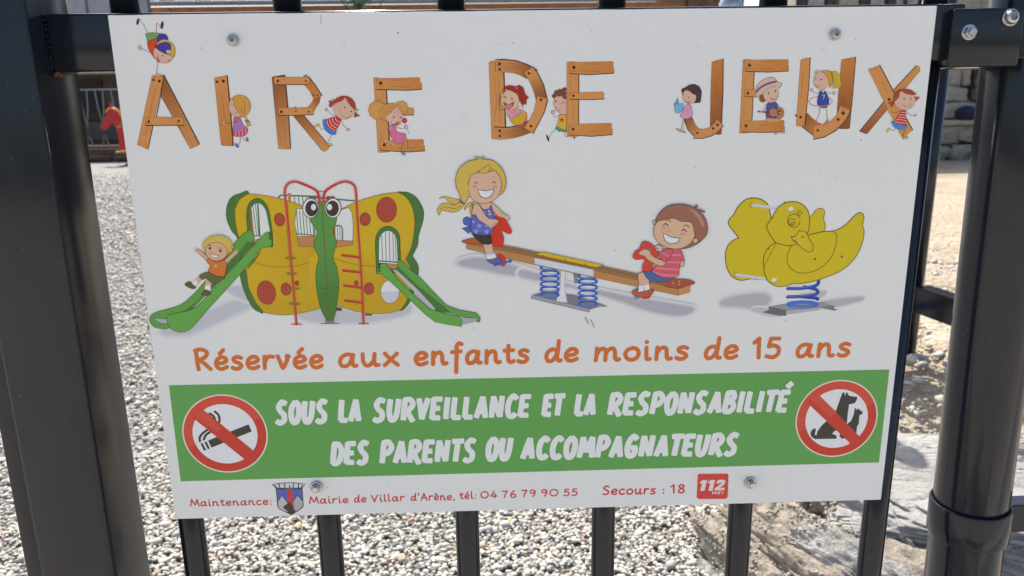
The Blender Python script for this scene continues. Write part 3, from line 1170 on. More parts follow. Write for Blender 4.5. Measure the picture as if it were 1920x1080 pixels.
# the print itself: one figure per header line, shapes in tenths of a millimetre
ART = """
# letter ~ wooden board letter A
1 G 0 136 86 58 202 142 86 -2676 1489 -2620 1292|-2660 1588 -2652 1580 -2452 1088 -2464 1078 -2525 1054 -2694 1439
2 S 2 128 80 48 2|-2660 1588 -2652 1580 -2452 1088 -2464 1078 -2525 1054 -2694 1439
3 S 0 82 56 46 8|-2653 1584 -2453 1090
4 P 0 202 142 86|-2737 1584 -2724 1579 -2692 1581 -2661 1583 -2657 1567 -2836 1057 -2846 1059 -2880 1078 -2909 1090
5 S 2 128 80 48 2|-2737 1584 -2724 1579 -2692 1581 -2661 1583 -2657 1567 -2836 1057 -2846 1059 -2880 1078 -2909 1090
6 S 0 82 56 46 6|-2658 1567 -2694 1439 -2743 1292
6 S 0 82 56 46 6|-2776 1225 -2834 1059
7 P 0 202 142 86|-2824 1285 -2756 1290 -2555 1285 -2550 1261 -2551 1230 -2638 1228 -2829 1233
8 S 2 128 80 48 2|-2824 1285 -2756 1290 -2555 1285 -2550 1261 -2551 1230 -2638 1228 -2829 1233
9 S 0 82 56 46 6|-2830 1229 -2551 1227
7 S 1 128 80 48 2|-2723 1581 -2723 1566
7 S 1 128 80 48 2|-2676 1581 -2676 1567
6 S 1 128 80 48 2|-2892 1126 -2892 1094
6 S 1 128 80 48 2|-2845 1115 -2847 1067
4 S 1 128 80 48 2|-2519 1126 -2498 1065
4 S 1 128 80 48 2|-2486 1146 -2471 1082
9 S 1 128 80 48 2|-2828 1244 -2782 1244
10 S 1 128 80 48 2|-2725 1490 -2788 1314 -2840 1155
10 S 1 128 80 48 2|-2605 1252 -2556 1152
8 P 1 66 40 36|-2722 1552 -2726 1546 -2732 1543 -2738 1546 -2740 1552 -2737 1558 -2730 1561 -2724 1558
9 P 1 104 56 46|-2725 1554 -2728 1549 -2733 1547 -2738 1549 -2739 1554 -2736 1559 -2731 1561 -2726 1559
7 P 1 66 40 36|-2680 1543 -2684 1535 -2692 1532 -2699 1535 -2702 1543 -2697 1551 -2689 1554 -2682 1550
8 P 1 104 56 46|-2683 1545 -2686 1539 -2692 1536 -2698 1539 -2700 1545 -2697 1551 -2690 1553 -2684 1551
11 P 1 66 40 36|-2793 1258 -2797 1251 -2804 1248 -2811 1251 -2813 1258 -2809 1265 -2801 1268 -2795 1265
12 P 1 104 56 46|-2795 1260 -2799 1254 -2805 1252 -2810 1254 -2812 1260 -2808 1265 -2802 1268 -2797 1265
11 P 1 66 40 36|-2576 1258 -2579 1251 -2586 1249 -2592 1252 -2594 1258 -2591 1264 -2584 1267 -2578 1264
12 P 1 104 56 46|-2579 1260 -2581 1255 -2587 1253 -2592 1255 -2593 1260 -2590 1265 -2585 1267 -2580 1265
# printed_child ~ boy in a blue and yellow cap doing a handstand
1 S 1 110 70 60 3|-2732 1878 -2754 1930 -2778 1972
2 P 1 70 62 74|-2783 1952 -2787 1942 -2793 1934 -2798 1931 -2802 1932 -2804 1937 -2804 1946 -2801 1956 -2797 1966 -2791 1974 -2786 1978 -2782 1977 -2780 1971 -2780 1963
1 S 1 176 84 92 4|-2671 1874 -2665 1910 -2660 1943 -2636 1912
2 P 1 70 62 74|-2613 1927 -2617 1916 -2622 1907 -2628 1903 -2633 1903 -2636 1909 -2636 1918 -2634 1930 -2630 1941 -2624 1950 -2619 1954 -2614 1953 -2611 1948 -2611 1938
2 P 0 98 150 88|-2748 1871 -2704 1880 -2641 1872 -2660 1839 -2740 1816
3 S 2 92 62 50 3|-2748 1871 -2704 1880 -2641 1872 -2660 1839 -2740 1816
4 S 1 150 150 70 3|-2727 1868 -2700 1868 -2703 1844 -2730 1845 -2727 1868
5 S 1 150 150 70 3|-2727 1868 -2703 1844
4 S 1 150 150 70 3|-2682 1865 -2662 1867 -2665 1848 -2684 1844
6 P 1 208 82 58|-2740 1815 -2701 1830 -2660 1839 -2676 1778 -2693 1697 -2715 1719 -2739 1767
7 S 3 92 62 50 3|-2740 1815 -2701 1830 -2660 1839 -2676 1778 -2693 1697 -2715 1719 -2739 1767
8 S 1 110 70 60 3|-2737 1744 -2764 1758 -2792 1773
9 P 0 228 188 166|-2787 1773 -2796 1796 -2803 1783 -2813 1793 -2808 1777 -2816 1772 -2805 1768 -2801 1756
10 S 2 130 82 66 2|-2787 1773 -2796 1796 -2803 1783 -2813 1793 -2808 1777 -2816 1772 -2805 1768 -2801 1756
8 P 1 228 188 166|-2555 1739 -2566 1708 -2591 1684 -2623 1670 -2658 1671 -2687 1685 -2705 1709 -2709 1740 -2697 1771 -2673 1795 -2640 1808 -2606 1808 -2577 1794 -2559 1769
9 S 3 130 82 66 3|-2555 1739 -2566 1708 -2591 1684 -2623 1670 -2658 1671 -2687 1685 -2705 1709 -2709 1740 -2697 1771 -2673 1795 -2640 1808 -2606 1808 -2577 1794 -2559 1769
10 P 1 222 192 72|-2603 1825 -2562 1800 -2552 1762 -2559 1721 -2592 1722 -2579 1796
11 S 3 92 62 50 3|-2603 1825 -2562 1800 -2552 1762 -2559 1721 -2592 1722 -2579 1796
12 P 1 74 68 142|-2592 1834 -2598 1818 -2611 1806 -2627 1799 -2645 1799 -2660 1806 -2669 1819 -2671 1835 -2665 1850 -2652 1863 -2636 1869 -2618 1869 -2603 1862 -2594 1849
13 S 3 92 62 50 3|-2592 1834 -2598 1818 -2611 1806 -2627 1799 -2645 1799 -2660 1806 -2669 1819 -2671 1835 -2665 1850 -2652 1863 -2636 1869 -2618 1869 -2603 1862 -2594 1849
14 P 1 222 192 72|-2673 1803 -2632 1829 -2584 1821 -2577 1798 -2615 1809 -2667 1789
15 P 1 74 68 142|-2682 1773 -2663 1800 -2614 1813 -2580 1798 -2583 1748 -2600 1728 -2643 1743
16 S 3 92 62 50 3|-2682 1773 -2663 1800 -2614 1813 -2580 1798 -2583 1748 -2600 1728 -2643 1743
17 P 1 228 188 166|-2577 1740 -2581 1735 -2588 1732 -2597 1732 -2606 1734 -2613 1739 -2616 1745 -2616 1751 -2612 1756 -2604 1759 -2596 1759 -2587 1757 -2580 1752 -2577 1746
18 S 3 130 82 66 2|-2577 1740 -2581 1735 -2588 1732 -2597 1732 -2606 1734 -2613 1739 -2616 1745 -2616 1751 -2612 1756 -2604 1759 -2596 1759 -2587 1757 -2580 1752 -2577 1746
17 P 0 120 70 50|-2691 1789 -2677 1801 -2676 1776 -2689 1769
17 P 1 58 44 42|-2641 1719 -2643 1716 -2647 1715 -2650 1716 -2651 1720 -2649 1723 -2646 1724 -2642 1723
10 P 1 58 44 42|-2598 1685 -2600 1682 -2604 1681 -2607 1682 -2608 1686 -2606 1689 -2602 1690 -2599 1689
17 P 1 205 90 80|-2677 1723 -2691 1697 -2684 1671 -2667 1680 -2677 1700
18 S 1 110 70 60 3|-2686 1669 -2697 1625 -2702 1594
19 P 1 228 188 166|-2718 1581 -2702 1596 -2678 1588 -2668 1580
20 S 3 130 82 66 2|-2718 1581 -2702 1596 -2678 1588 -2668 1580
# letter ~ wooden board letter I
1 G 0 202 142 86 186 122 68 -2286 1572 -2191 1147|-2293 1561 -2247 1568 -2200 1577 -2196 1561 -2204 1078 -2212 1070 -2289 1075 -2294 1086
2 S 2 128 80 48 2|-2293 1561 -2247 1568 -2200 1577 -2196 1561 -2204 1078 -2212 1070 -2289 1075 -2294 1086
3 S 0 82 56 46 9|-2198 1575 -2198 1405 -2205 1074
3 S 1 128 80 48 2|-2259 1566 -2257 1551
3 S 1 128 80 48 2|-2249 1567 -2245 1547
3 S 1 128 80 48 2|-2282 1113 -2280 1079
3 S 1 128 80 48 2|-2224 1127 -2222 1074
3 S 1 128 80 48 2|-2250 1445 -2250 1267
3 P 1 66 40 36|-2265 1533 -2268 1526 -2276 1524 -2283 1526 -2285 1533 -2281 1540 -2274 1543 -2267 1540
4 P 1 104 56 46|-2268 1535 -2270 1530 -2276 1527 -2282 1530 -2284 1535 -2281 1541 -2275 1543 -2269 1541
4 P 1 66 40 36|-2217 1537 -2222 1529 -2231 1526 -2239 1529 -2241 1538 -2237 1546 -2228 1549 -2220 1546
5 P 1 104 56 46|-2220 1539 -2224 1533 -2231 1530 -2238 1533 -2240 1540 -2236 1546 -2229 1549 -2223 1546
# printed_child ~ blonde girl in a purple dress hugging the letter I
1 S 1 222 168 84 18|-2096 1283 -2084 1253
2 P 0 222 178 84|-2094 1245 -2069 1247 -2060 1223 -2085 1209
3 S 2 130 82 66 3|-2094 1245 -2069 1247 -2060 1223 -2085 1209
4 S 1 80 80 130 9|-2095 1253 -2069 1249
5 P 1 152 112 162|-2172 1281 -2139 1281 -2117 1226 -2087 1195 -2096 1160 -2126 1141 -2167 1138 -2199 1152 -2189 1217
6 S 3 92 62 50 3|-2172 1281 -2139 1281 -2117 1226 -2087 1195 -2096 1160 -2126 1141 -2167 1138 -2199 1152 -2189 1217
7 P 0 196 74 100|-2193 1179 -2147 1178 -2104 1208 -2087 1193 -2098 1160 -2126 1141 -2167 1135 -2199 1151
8 S 1 222 150 160 9|-2173 1177 -2180 1140
8 S 1 222 150 160 9|-2152 1178 -2154 1137
8 S 1 222 150 160 9|-2128 1190 -2127 1143
8 S 1 222 150 160 9|-2106 1204 -2100 1159
7 P 1 200 98 122|-2175 1281 -2151 1276 -2159 1243 -2183 1245
8 S 3 92 62 50 3|-2175 1281 -2151 1276 -2159 1243 -2183 1245
9 P 1 224 168 84|-2048 1356 -2060 1321 -2085 1293 -2119 1278 -2155 1278 -2186 1294 -2205 1323 -2209 1358 -2198 1393 -2172 1421 -2139 1436 -2103 1435 -2072 1420 -2053 1391
10 S 3 130 82 66 3|-2048 1356 -2060 1321 -2085 1293 -2119 1278 -2155 1278 -2186 1294 -2205 1323 -2209 1358 -2198 1393 -2172 1421 -2139 1436 -2103 1435 -2072 1420 -2053 1391
11 P 1 228 188 166|-2178 1415 -2198 1390 -2210 1356 -2201 1312 -2172 1284 -2126 1286 -2148 1324 -2164 1360
12 S 3 130 82 66 3|-2178 1415 -2198 1390 -2210 1356 -2201 1312 -2172 1284 -2126 1286 -2148 1324 -2164 1360
13 S 1 130 82 66 3|-2200 1368 -2194 1376 -2188 1370
13 S 1 130 82 66 3|-2177 1364 -2170 1369 -2163 1359
13 S 1 130 82 66 3|-2179 1311 -2165 1304 -2151 1318
11 S 1 130 82 66 3|-2095 1394 -2090 1345 -2110 1295
12 S 1 130 82 66 3|-2114 1355 -2119 1306
9 S 1 92 62 50 3|-2181 1247 -2223 1235 -2252 1242
10 P 1 228 188 166|-2247 1242 -2251 1233 -2258 1230 -2264 1233 -2265 1242 -2262 1250 -2255 1254 -2249 1250
11 S 3 130 82 66 2|-2247 1242 -2251 1233 -2258 1230 -2264 1233 -2265 1242 -2262 1250 -2255 1254 -2249 1250
9 S 1 80 80 120 3|-2144 1138 -2151 1106 -2163 1081
9 S 1 80 80 120 3|-2133 1138 -2114 1109 -2103 1119
10 P 1 92 112 172|-2167 1059 -2176 1059 -2186 1067 -2191 1080 -2189 1089 -2179 1089 -2169 1080 -2164 1068
11 S 3 92 62 50 2|-2167 1059 -2176 1059 -2186 1067 -2191 1080 -2189 1089 -2179 1089 -2169 1080 -2164 1068
10 P 1 92 128 168|-2090 1120 -2089 1107 -2093 1100 -2100 1103 -2106 1115 -2106 1127 -2102 1134 -2095 1131
11 S 3 92 62 50 2|-2090 1120 -2089 1107 -2093 1100 -2100 1103 -2106 1115 -2106 1127 -2102 1134 -2095 1131
# letter ~ wooden board letter R
1 G 0 136 86 58 202 142 86 -1839 1472 -1837 1136|-1876 1557 -1858 1562 -1781 1574 -1777 1561 -1781 1050 -1788 1040 -1822 1041 -1874 1046 -1876 1480
2 S 2 128 80 48 2|-1876 1557 -1858 1562 -1781 1574 -1777 1561 -1781 1050 -1788 1040 -1822 1041 -1874 1046 -1876 1480
3 S 0 82 56 46 8|-1870 1559 -1822 1567 -1781 1572
3 S 0 82 56 46 8|-1779 1503 -1778 1261 -1783 1046
1 G 0 136 86 58 202 142 86 -1713 1276 -1611 1149|-1748 1286 -1664 1285 -1490 1056 -1508 1032 -1537 1017 -1556 1033
2 S 2 128 80 48 2|-1748 1286 -1664 1285 -1490 1056 -1508 1032 -1537 1017 -1556 1033
3 S 0 82 56 46 6|-1665 1282 -1491 1057
1 G 0 136 86 58 202 142 86 -1551 1407 -1605 1330|-1584 1405 -1533 1416 -1545 1375 -1590 1312 -1638 1338 -1601 1376
2 S 2 128 80 48 2|-1584 1405 -1533 1416 -1545 1375 -1590 1312 -1638 1338 -1601 1376
3 P 0 186 122 68|-1646 1504 -1618 1560 -1602 1559 -1525 1429 -1535 1413 -1585 1403 -1610 1458
4 S 2 128 80 48 2|-1646 1504 -1618 1560 -1602 1559 -1525 1429 -1535 1413 -1585 1403 -1610 1458
5 S 0 82 56 46 7|-1644 1562 -1626 1571 -1567 1503 -1523 1426
6 P 0 202 142 86|-1863 1553 -1854 1562 -1602 1555 -1602 1514 -1646 1506 -1863 1509
7 S 2 128 80 48 2|-1863 1553 -1854 1562 -1602 1555 -1602 1514 -1646 1506 -1863 1509
8 S 0 82 56 46 4|-1863 1507 -1646 1504 -1604 1511
4 P 0 202 142 86|-1850 1331 -1843 1340 -1592 1342 -1592 1290 -1712 1287 -1847 1290
5 S 2 128 80 48 2|-1850 1331 -1843 1340 -1592 1342 -1592 1290 -1712 1287 -1847 1290
6 S 0 82 56 46 5|-1852 1288 -1712 1286 -1592 1289
8 P 1 66 40 36|-1825 1534 -1829 1527 -1835 1525 -1842 1527 -1844 1534 -1841 1540 -1834 1543 -1827 1540
9 P 1 104 56 46|-1828 1535 -1830 1530 -1836 1528 -1841 1530 -1843 1535 -1840 1541 -1835 1543 -1829 1541
8 P 1 66 40 36|-1624 1530 -1627 1525 -1632 1523 -1637 1525 -1638 1530 -1636 1535 -1631 1537 -1626 1535
9 P 1 104 56 46|-1626 1531 -1628 1528 -1632 1526 -1636 1528 -1638 1532 -1636 1535 -1631 1537 -1628 1535
6 P 1 66 40 36|-1577 1431 -1579 1427 -1584 1425 -1588 1427 -1589 1431 -1587 1435 -1583 1437 -1578 1435
7 P 1 104 56 46|-1579 1432 -1580 1429 -1584 1428 -1588 1429 -1589 1433 -1587 1436 -1583 1437 -1580 1436
6 P 1 66 40 36|-1550 1425 -1552 1421 -1557 1419 -1561 1421 -1563 1425 -1561 1430 -1556 1431 -1552 1430
7 P 1 104 56 46|-1552 1427 -1554 1423 -1558 1422 -1561 1423 -1562 1427 -1561 1430 -1557 1432 -1553 1430
6 P 1 66 40 36|-1817 1314 -1821 1307 -1829 1304 -1836 1307 -1838 1315 -1834 1322 -1827 1325 -1820 1321
7 P 1 104 56 46|-1820 1316 -1823 1310 -1829 1308 -1835 1310 -1837 1316 -1834 1322 -1828 1324 -1822 1322
6 P 1 66 40 36|-1715 1316 -1717 1312 -1722 1310 -1726 1312 -1728 1316 -1726 1321 -1721 1322 -1717 1321
7 P 1 104 56 46|-1717 1318 -1719 1314 -1723 1313 -1726 1314 -1727 1318 -1725 1321 -1722 1323 -1718 1321
6 P 1 66 40 36|-1621 1312 -1623 1307 -1628 1305 -1633 1307 -1635 1312 -1632 1317 -1627 1319 -1622 1317
7 P 1 104 56 46|-1623 1313 -1625 1309 -1629 1308 -1633 1310 -1634 1314 -1632 1317 -1628 1319 -1624 1317
6 P 0 82 56 46|-1731 1342 -1721 1351 -1714 1343
3 S 1 128 80 48 2|-1853 1057 -1851 1120 -1854 1168
3 S 1 128 80 48 2|-1821 1231 -1816 1152 -1827 1049
3 S 1 128 80 48 2|-1801 1088 -1801 1043
4 S 1 128 80 48 2|-1548 1029 -1585 1077
4 S 1 128 80 48 2|-1507 1044 -1528 1084
10 S 1 128 80 48 2|-1858 1524 -1814 1524
8 S 1 128 80 48 2|-1842 1301 -1807 1301
# printed_child ~ red haired girl in a striped top running from the letter R
4 S 1 92 62 50 3|-1518 1187 -1541 1181 -1559 1207
4 S 1 92 62 50 3|-1468 1145 -1485 1117 -1503 1088
4 S 1 92 62 50 3|-1421 1279 -1456 1287 -1486 1312
1 S 1 92 62 50 3|-1391 1247 -1382 1213 -1358 1185
5 P 1 216 198 104|-1554 1220 -1555 1216 -1559 1211 -1567 1206 -1576 1202 -1585 1200 -1591 1200 -1595 1203 -1594 1207 -1589 1212 -1582 1217 -1573 1221 -1564 1223 -1557 1223
6 S 3 92 62 50 2|-1554 1220 -1555 1216 -1559 1211 -1567 1206 -1576 1202 -1585 1200 -1591 1200 -1595 1203 -1594 1207 -1589 1212 -1582 1217 -1573 1221 -1564 1223 -1557 1223
5 P 1 216 198 104|-1468 1065 -1471 1063 -1478 1062 -1486 1062 -1496 1065 -1503 1068 -1508 1073 -1509 1076 -1506 1079 -1500 1080 -1491 1080 -1481 1077 -1474 1074 -1469 1069
6 S 3 92 62 50 2|-1468 1065 -1471 1063 -1478 1062 -1486 1062 -1496 1065 -1503 1068 -1508 1073 -1509 1076 -1506 1079 -1500 1080 -1491 1080 -1481 1077 -1474 1074 -1469 1069
1 S 1 228 188 166 7|-1497 1324 -1485 1319
2 S 1 228 188 166 7|-1497 1324 -1500 1311
3 S 1 228 188 166 7|-1497 1324 -1511 1321
4 S 1 228 188 166 7|-1497 1324 -1504 1336
5 S 1 228 188 166 7|-1497 1324 -1488 1334
6 P 1 228 188 166|-1489 1324 -1492 1318 -1498 1316 -1504 1318 -1506 1324 -1503 1330 -1497 1333 -1491 1330
7 S 3 130 82 66 2|-1489 1324 -1492 1318 -1498 1316 -1504 1318 -1506 1324 -1503 1330 -1497 1333 -1491 1330
1 S 1 228 188 166 7|-1346 1177 -1333 1172
2 S 1 228 188 166 7|-1346 1177 -1348 1164
3 S 1 228 188 166 7|-1346 1177 -1359 1174
4 S 1 228 188 166 7|-1346 1177 -1352 1188
5 S 1 228 188 166 7|-1346 1177 -1336 1187
6 P 1 228 188 166|-1337 1177 -1340 1171 -1346 1168 -1352 1171 -1354 1177 -1351 1183 -1345 1186 -1339 1183
7 S 3 130 82 66 2|-1337 1177 -1340 1171 -1346 1168 -1352 1171 -1354 1177 -1351 1183 -1345 1186 -1339 1183
5 P 1 192 62 62|-1413 1276 -1390 1258 -1442 1161 -1472 1179 -1510 1211 -1503 1252
6 S 3 92 62 50 2|-1413 1276 -1390 1258 -1442 1161 -1472 1179 -1510 1211 -1503 1252
7 S 1 228 200 196 5|-1498 1248 -1490 1210 -1445 1169
8 S 1 228 200 196 5|-1479 1254 -1469 1218 -1430 1186
9 S 1 228 200 196 5|-1458 1260 -1450 1231 -1420 1208
10 S 1 228 200 196 5|-1438 1265 -1429 1247 -1409 1229
11 P 1 68 122 192|-1524 1254 -1499 1250 -1506 1215 -1472 1179 -1437 1161 -1445 1142 -1483 1147 -1520 1183 -1530 1227
12 S 3 92 62 50 2|-1524 1254 -1499 1250 -1506 1215 -1472 1179 -1437 1161 -1445 1142 -1483 1147 -1520 1183 -1530 1227
1 P 0 160 72 58|-1433 1382 -1477 1390 -1470 1373 -1477 1351 -1464 1337 -1438 1368
2 S 2 92 62 50 2|-1433 1382 -1477 1390 -1470 1373 -1477 1351 -1464 1337 -1438 1368
1 P 0 160 72 58|-1285 1306 -1252 1273 -1273 1274 -1280 1266 -1298 1267
2 S 2 92 62 50 2|-1285 1306 -1252 1273 -1273 1274 -1280 1266 -1298 1267
13 P 1 228 188 166|-1281 1336 -1291 1299 -1316 1270 -1350 1254 -1386 1255 -1418 1271 -1438 1301 -1444 1338 -1433 1374 -1408 1403 -1375 1419 -1339 1418 -1307 1402 -1287 1372
14 S 3 130 82 66 2|-1281 1336 -1291 1299 -1316 1270 -1350 1254 -1386 1255 -1418 1271 -1438 1301 -1444 1338 -1433 1374 -1408 1403 -1375 1419 -1339 1418 -1307 1402 -1287 1372
15 P 1 160 72 58|-1440 1376 -1416 1405 -1367 1421 -1320 1410 -1286 1372 -1282 1318 -1309 1340 -1338 1381 -1353 1410 -1377 1387 -1414 1374
16 S 3 92 62 50 2|-1440 1376 -1416 1405 -1367 1421 -1320 1410 -1286 1372 -1282 1318 -1309 1340 -1338 1381 -1353 1410 -1377 1387 -1414 1374
17 P 1 214 178 80|-1433 1390 -1436 1387 -1443 1388 -1448 1391 -1449 1396 -1445 1399 -1438 1398 -1433 1394
18 S 3 92 62 50 2|-1433 1390 -1436 1387 -1443 1388 -1448 1391 -1449 1396 -1445 1399 -1438 1398 -1433 1394
17 P 1 214 178 80|-1421 1370 -1421 1366 -1426 1362 -1431 1360 -1435 1362 -1435 1367 -1431 1371 -1425 1372
18 S 3 92 62 50 2|-1421 1370 -1421 1366 -1426 1362 -1431 1360 -1435 1362 -1435 1367 -1431 1371 -1425 1372
17 P 1 214 178 80|-1262 1317 -1265 1313 -1271 1311 -1276 1313 -1278 1318 -1276 1322 -1270 1324 -1264 1322
18 S 3 92 62 50 2|-1262 1317 -1265 1313 -1271 1311 -1276 1313 -1278 1318 -1276 1322 -1270 1324 -1264 1322
17 P 1 58 44 42|-1355 1338 -1357 1334 -1361 1333 -1365 1334 -1366 1338 -1364 1342 -1360 1344 -1356 1342
17 P 1 58 44 42|-1310 1309 -1312 1305 -1316 1303 -1320 1305 -1321 1309 -1319 1313 -1315 1314 -1311 1313
18 S 1 130 82 66 3|-1392 1321 -1388 1288 -1362 1265 -1331 1270 -1322 1284
# letter ~ wooden board letter E of AIRE
1 P 0 202 142 86|-925 1325 -861 1330 -852 1312 -855 1279 -928 1276
2 S 2 128 80 48 2|-925 1325 -861 1330 -852 1312 -855 1279 -928 1276
3 S 0 82 56 46 6|-928 1276 -855 1277
1 P 0 202 142 86|-1138 1547 -1106 1546 -1050 1462 -1049 1010 -1092 1005 -1135 1007 -1136 1285
2 S 2 128 80 48 2|-1138 1547 -1106 1546 -1050 1462 -1049 1010 -1092 1005 -1135 1007 -1136 1285
3 S 0 82 56 46 8|-1048 1455 -1045 1098
4 G 0 202 142 86 186 122 68 -1041 1539 -966 1461|-1116 1542 -962 1541 -802 1544 -797 1529 -804 1512 -788 1504 -787 1463 -855 1454 -1116 1465
5 S 2 128 80 48 2|-1116 1542 -962 1541 -802 1544 -797 1529 -804 1512 -788 1504 -787 1463 -855 1454 -1116 1465
6 S 0 82 56 46 6|-1116 1462 -887 1454 -787 1460
4 G 0 202 142 86 186 122 68 -1026 1101 -974 1013|-1117 1093 -1055 1094 -795 1098 -788 1078 -797 1058 -785 1052 -784 1016 -909 1008 -1115 1023
5 S 2 128 80 48 2|-1117 1093 -1055 1094 -795 1098 -788 1078 -797 1058 -785 1052 -784 1016 -909 1008 -1115 1023
6 S 0 82 56 46 6|-1116 1021 -909 1006 -784 1013
6 P 1 66 40 36|-1074 1507 -1079 1498 -1088 1494 -1098 1498 -1101 1508 -1097 1517 -1087 1521 -1077 1517
7 P 1 104 56 46|-1077 1509 -1081 1502 -1089 1499 -1096 1502 -1099 1509 -1095 1517 -1088 1520 -1080 1516
6 P 1 66 40 36|-1073 1062 -1077 1053 -1086 1049 -1095 1053 -1098 1062 -1094 1071 -1085 1075 -1076 1071
7 P 1 104 56 46|-1076 1064 -1079 1056 -1087 1054 -1094 1057 -1097 1064 -1093 1071 -1086 1074 -1078 1071
6 S 1 128 80 48 2|-1116 1482 -1068 1481
6 S 1 128 80 48 2|-1119 1037 -1074 1036
3 S 1 128 80 48 2|-1105 1393 -1091 1237
6 S 1 128 80 48 2|-1010 1524 -883 1530
6 S 1 128 80 48 2|-1012 1485 -869 1476
3 S 1 128 80 48 2|-1103 1158 -1094 1110
6 S 1 128 80 48 2|-981 1037 -843 1036
6 S 1 128 80 48 2|-1121 1531 -1093 1529
# printed_child ~ girl with curly blonde bunches and a pink dress holding a flower
4 P 1 226 172 92|-1053 1315 -1060 1302 -1074 1296 -1087 1302 -1092 1315 -1085 1328 -1071 1334 -1058 1328
5 S 3 130 82 66 2|-1053 1315 -1060 1302 -1074 1296 -1087 1302 -1092 1315 -1085 1328 -1071 1334 -1058 1328
6 P 1 226 172 92|-1064 1285 -1071 1272 -1085 1267 -1098 1273 -1103 1286 -1097 1299 -1083 1304 -1069 1299
7 S 3 130 82 66 2|-1064 1285 -1071 1272 -1085 1267 -1098 1273 -1103 1286 -1097 1299 -1083 1304 -1069 1299
8 P 1 226 172 92|-1090 1268 -1097 1254 -1111 1249 -1124 1255 -1129 1268 -1122 1281 -1109 1287 -1095 1281
9 S 3 130 82 66 2|-1090 1268 -1097 1254 -1111 1249 -1124 1255 -1129 1268 -1122 1281 -1109 1287 -1095 1281
10 P 1 226 172 92|-1121 1268 -1128 1255 -1142 1249 -1155 1255 -1160 1268 -1153 1282 -1139 1287 -1126 1281
11 S 3 130 82 66 2|-1121 1268 -1128 1255 -1142 1249 -1155 1255 -1160 1268 -1153 1282 -1139 1287 -1126 1281
12 P 1 226 172 92|-1145 1286 -1151 1273 -1165 1268 -1179 1274 -1183 1287 -1177 1300 -1163 1306 -1150 1300
13 S 3 130 82 66 2|-1145 1286 -1151 1273 -1165 1268 -1179 1274 -1183 1287 -1177 1300 -1163 1306 -1150 1300
14 P 1 226 172 92|-1153 1316 -1159 1303 -1173 1298 -1186 1303 -1191 1317 -1185 1330 -1171 1335 -1157 1329
15 S 3 130 82 66 2|-1153 1316 -1159 1303 -1173 1298 -1186 1303 -1191 1317 -1185 1330 -1171 1335 -1157 1329
16 P 1 226 172 92|-1141 1345 -1148 1332 -1162 1327 -1175 1332 -1180 1346 -1173 1359 -1159 1364 -1146 1359
17 S 3 130 82 66 2|-1141 1345 -1148 1332 -1162 1327 -1175 1332 -1180 1346 -1173 1359 -1159 1364 -1146 1359
18 P 1 226 172 92|-1115 1363 -1122 1350 -1136 1345 -1149 1350 -1154 1364 -1147 1377 -1133 1382 -1120 1376
19 S 3 130 82 66 2|-1115 1363 -1122 1350 -1136 1345 -1149 1350 -1154 1364 -1147 1377 -1133 1382 -1120 1376
20 P 1 226 172 92|-1085 1363 -1091 1350 -1105 1344 -1118 1350 -1123 1363 -1117 1376 -1103 1382 -1090 1376
21 S 3 130 82 66 2|-1085 1363 -1091 1350 -1105 1344 -1118 1350 -1123 1363 -1117 1376 -1103 1382 -1090 1376
22 P 1 226 172 92|-1061 1344 -1067 1331 -1081 1326 -1095 1331 -1099 1345 -1093 1358 -1079 1363 -1066 1358
23 S 3 130 82 66 2|-1061 1344 -1067 1331 -1081 1326 -1095 1331 -1099 1345 -1093 1358 -1079 1363 -1066 1358
24 P 1 226 172 92|-1068 1315 -1074 1291 -1091 1272 -1113 1262 -1137 1262 -1159 1273 -1173 1293 -1177 1316 -1170 1340 -1153 1359 -1131 1369 -1107 1369 -1086 1358 -1072 1339
3 P 1 226 172 92|-892 1327 -897 1316 -909 1311 -920 1316 -924 1327 -919 1338 -907 1343 -896 1338
4 S 3 130 82 66 2|-892 1327 -897 1316 -909 1311 -920 1316 -924 1327 -919 1338 -907 1343 -896 1338
5 P 1 226 172 92|-902 1303 -907 1292 -919 1287 -930 1292 -934 1303 -929 1314 -917 1319 -906 1314
6 S 3 130 82 66 2|-902 1303 -907 1292 -919 1287 -930 1292 -934 1303 -929 1314 -917 1319 -906 1314
7 P 1 226 172 92|-925 1290 -930 1279 -941 1275 -953 1279 -957 1291 -951 1302 -940 1306 -929 1301
8 S 3 130 82 66 2|-925 1290 -930 1279 -941 1275 -953 1279 -957 1291 -951 1302 -940 1306 -929 1301
9 P 1 226 172 92|-949 1295 -954 1284 -966 1280 -977 1284 -981 1295 -976 1306 -964 1311 -953 1306
10 S 3 130 82 66 2|-949 1295 -954 1284 -966 1280 -977 1284 -981 1295 -976 1306 -964 1311 -953 1306
11 P 1 226 172 92|-964 1315 -970 1304 -981 1299 -992 1304 -996 1315 -991 1326 -980 1331 -968 1326
12 S 3 130 82 66 2|-964 1315 -970 1304 -981 1299 -992 1304 -996 1315 -991 1326 -980 1331 -968 1326
13 P 1 226 172 92|-963 1341 -968 1330 -980 1325 -991 1330 -995 1341 -990 1352 -978 1356 -967 1352
14 S 3 130 82 66 2|-963 1341 -968 1330 -980 1325 -991 1330 -995 1341 -990 1352 -978 1356 -967 1352
15 P 1 226 172 92|-946 1360 -951 1349 -963 1345 -974 1349 -978 1360 -972 1371 -961 1376 -950 1371
16 S 3 130 82 66 2|-946 1360 -951 1349 -963 1345 -974 1349 -978 1360 -972 1371 -961 1376 -950 1371
17 P 1 226 172 92|-921 1364 -926 1353 -938 1349 -949 1353 -953 1364 -947 1375 -936 1380 -925 1375
18 S 3 130 82 66 2|-921 1364 -926 1353 -938 1349 -949 1353 -953 1364 -947 1375 -936 1380 -925 1375
19 P 1 226 172 92|-900 1351 -905 1340 -916 1336 -927 1340 -932 1351 -926 1362 -915 1367 -904 1362
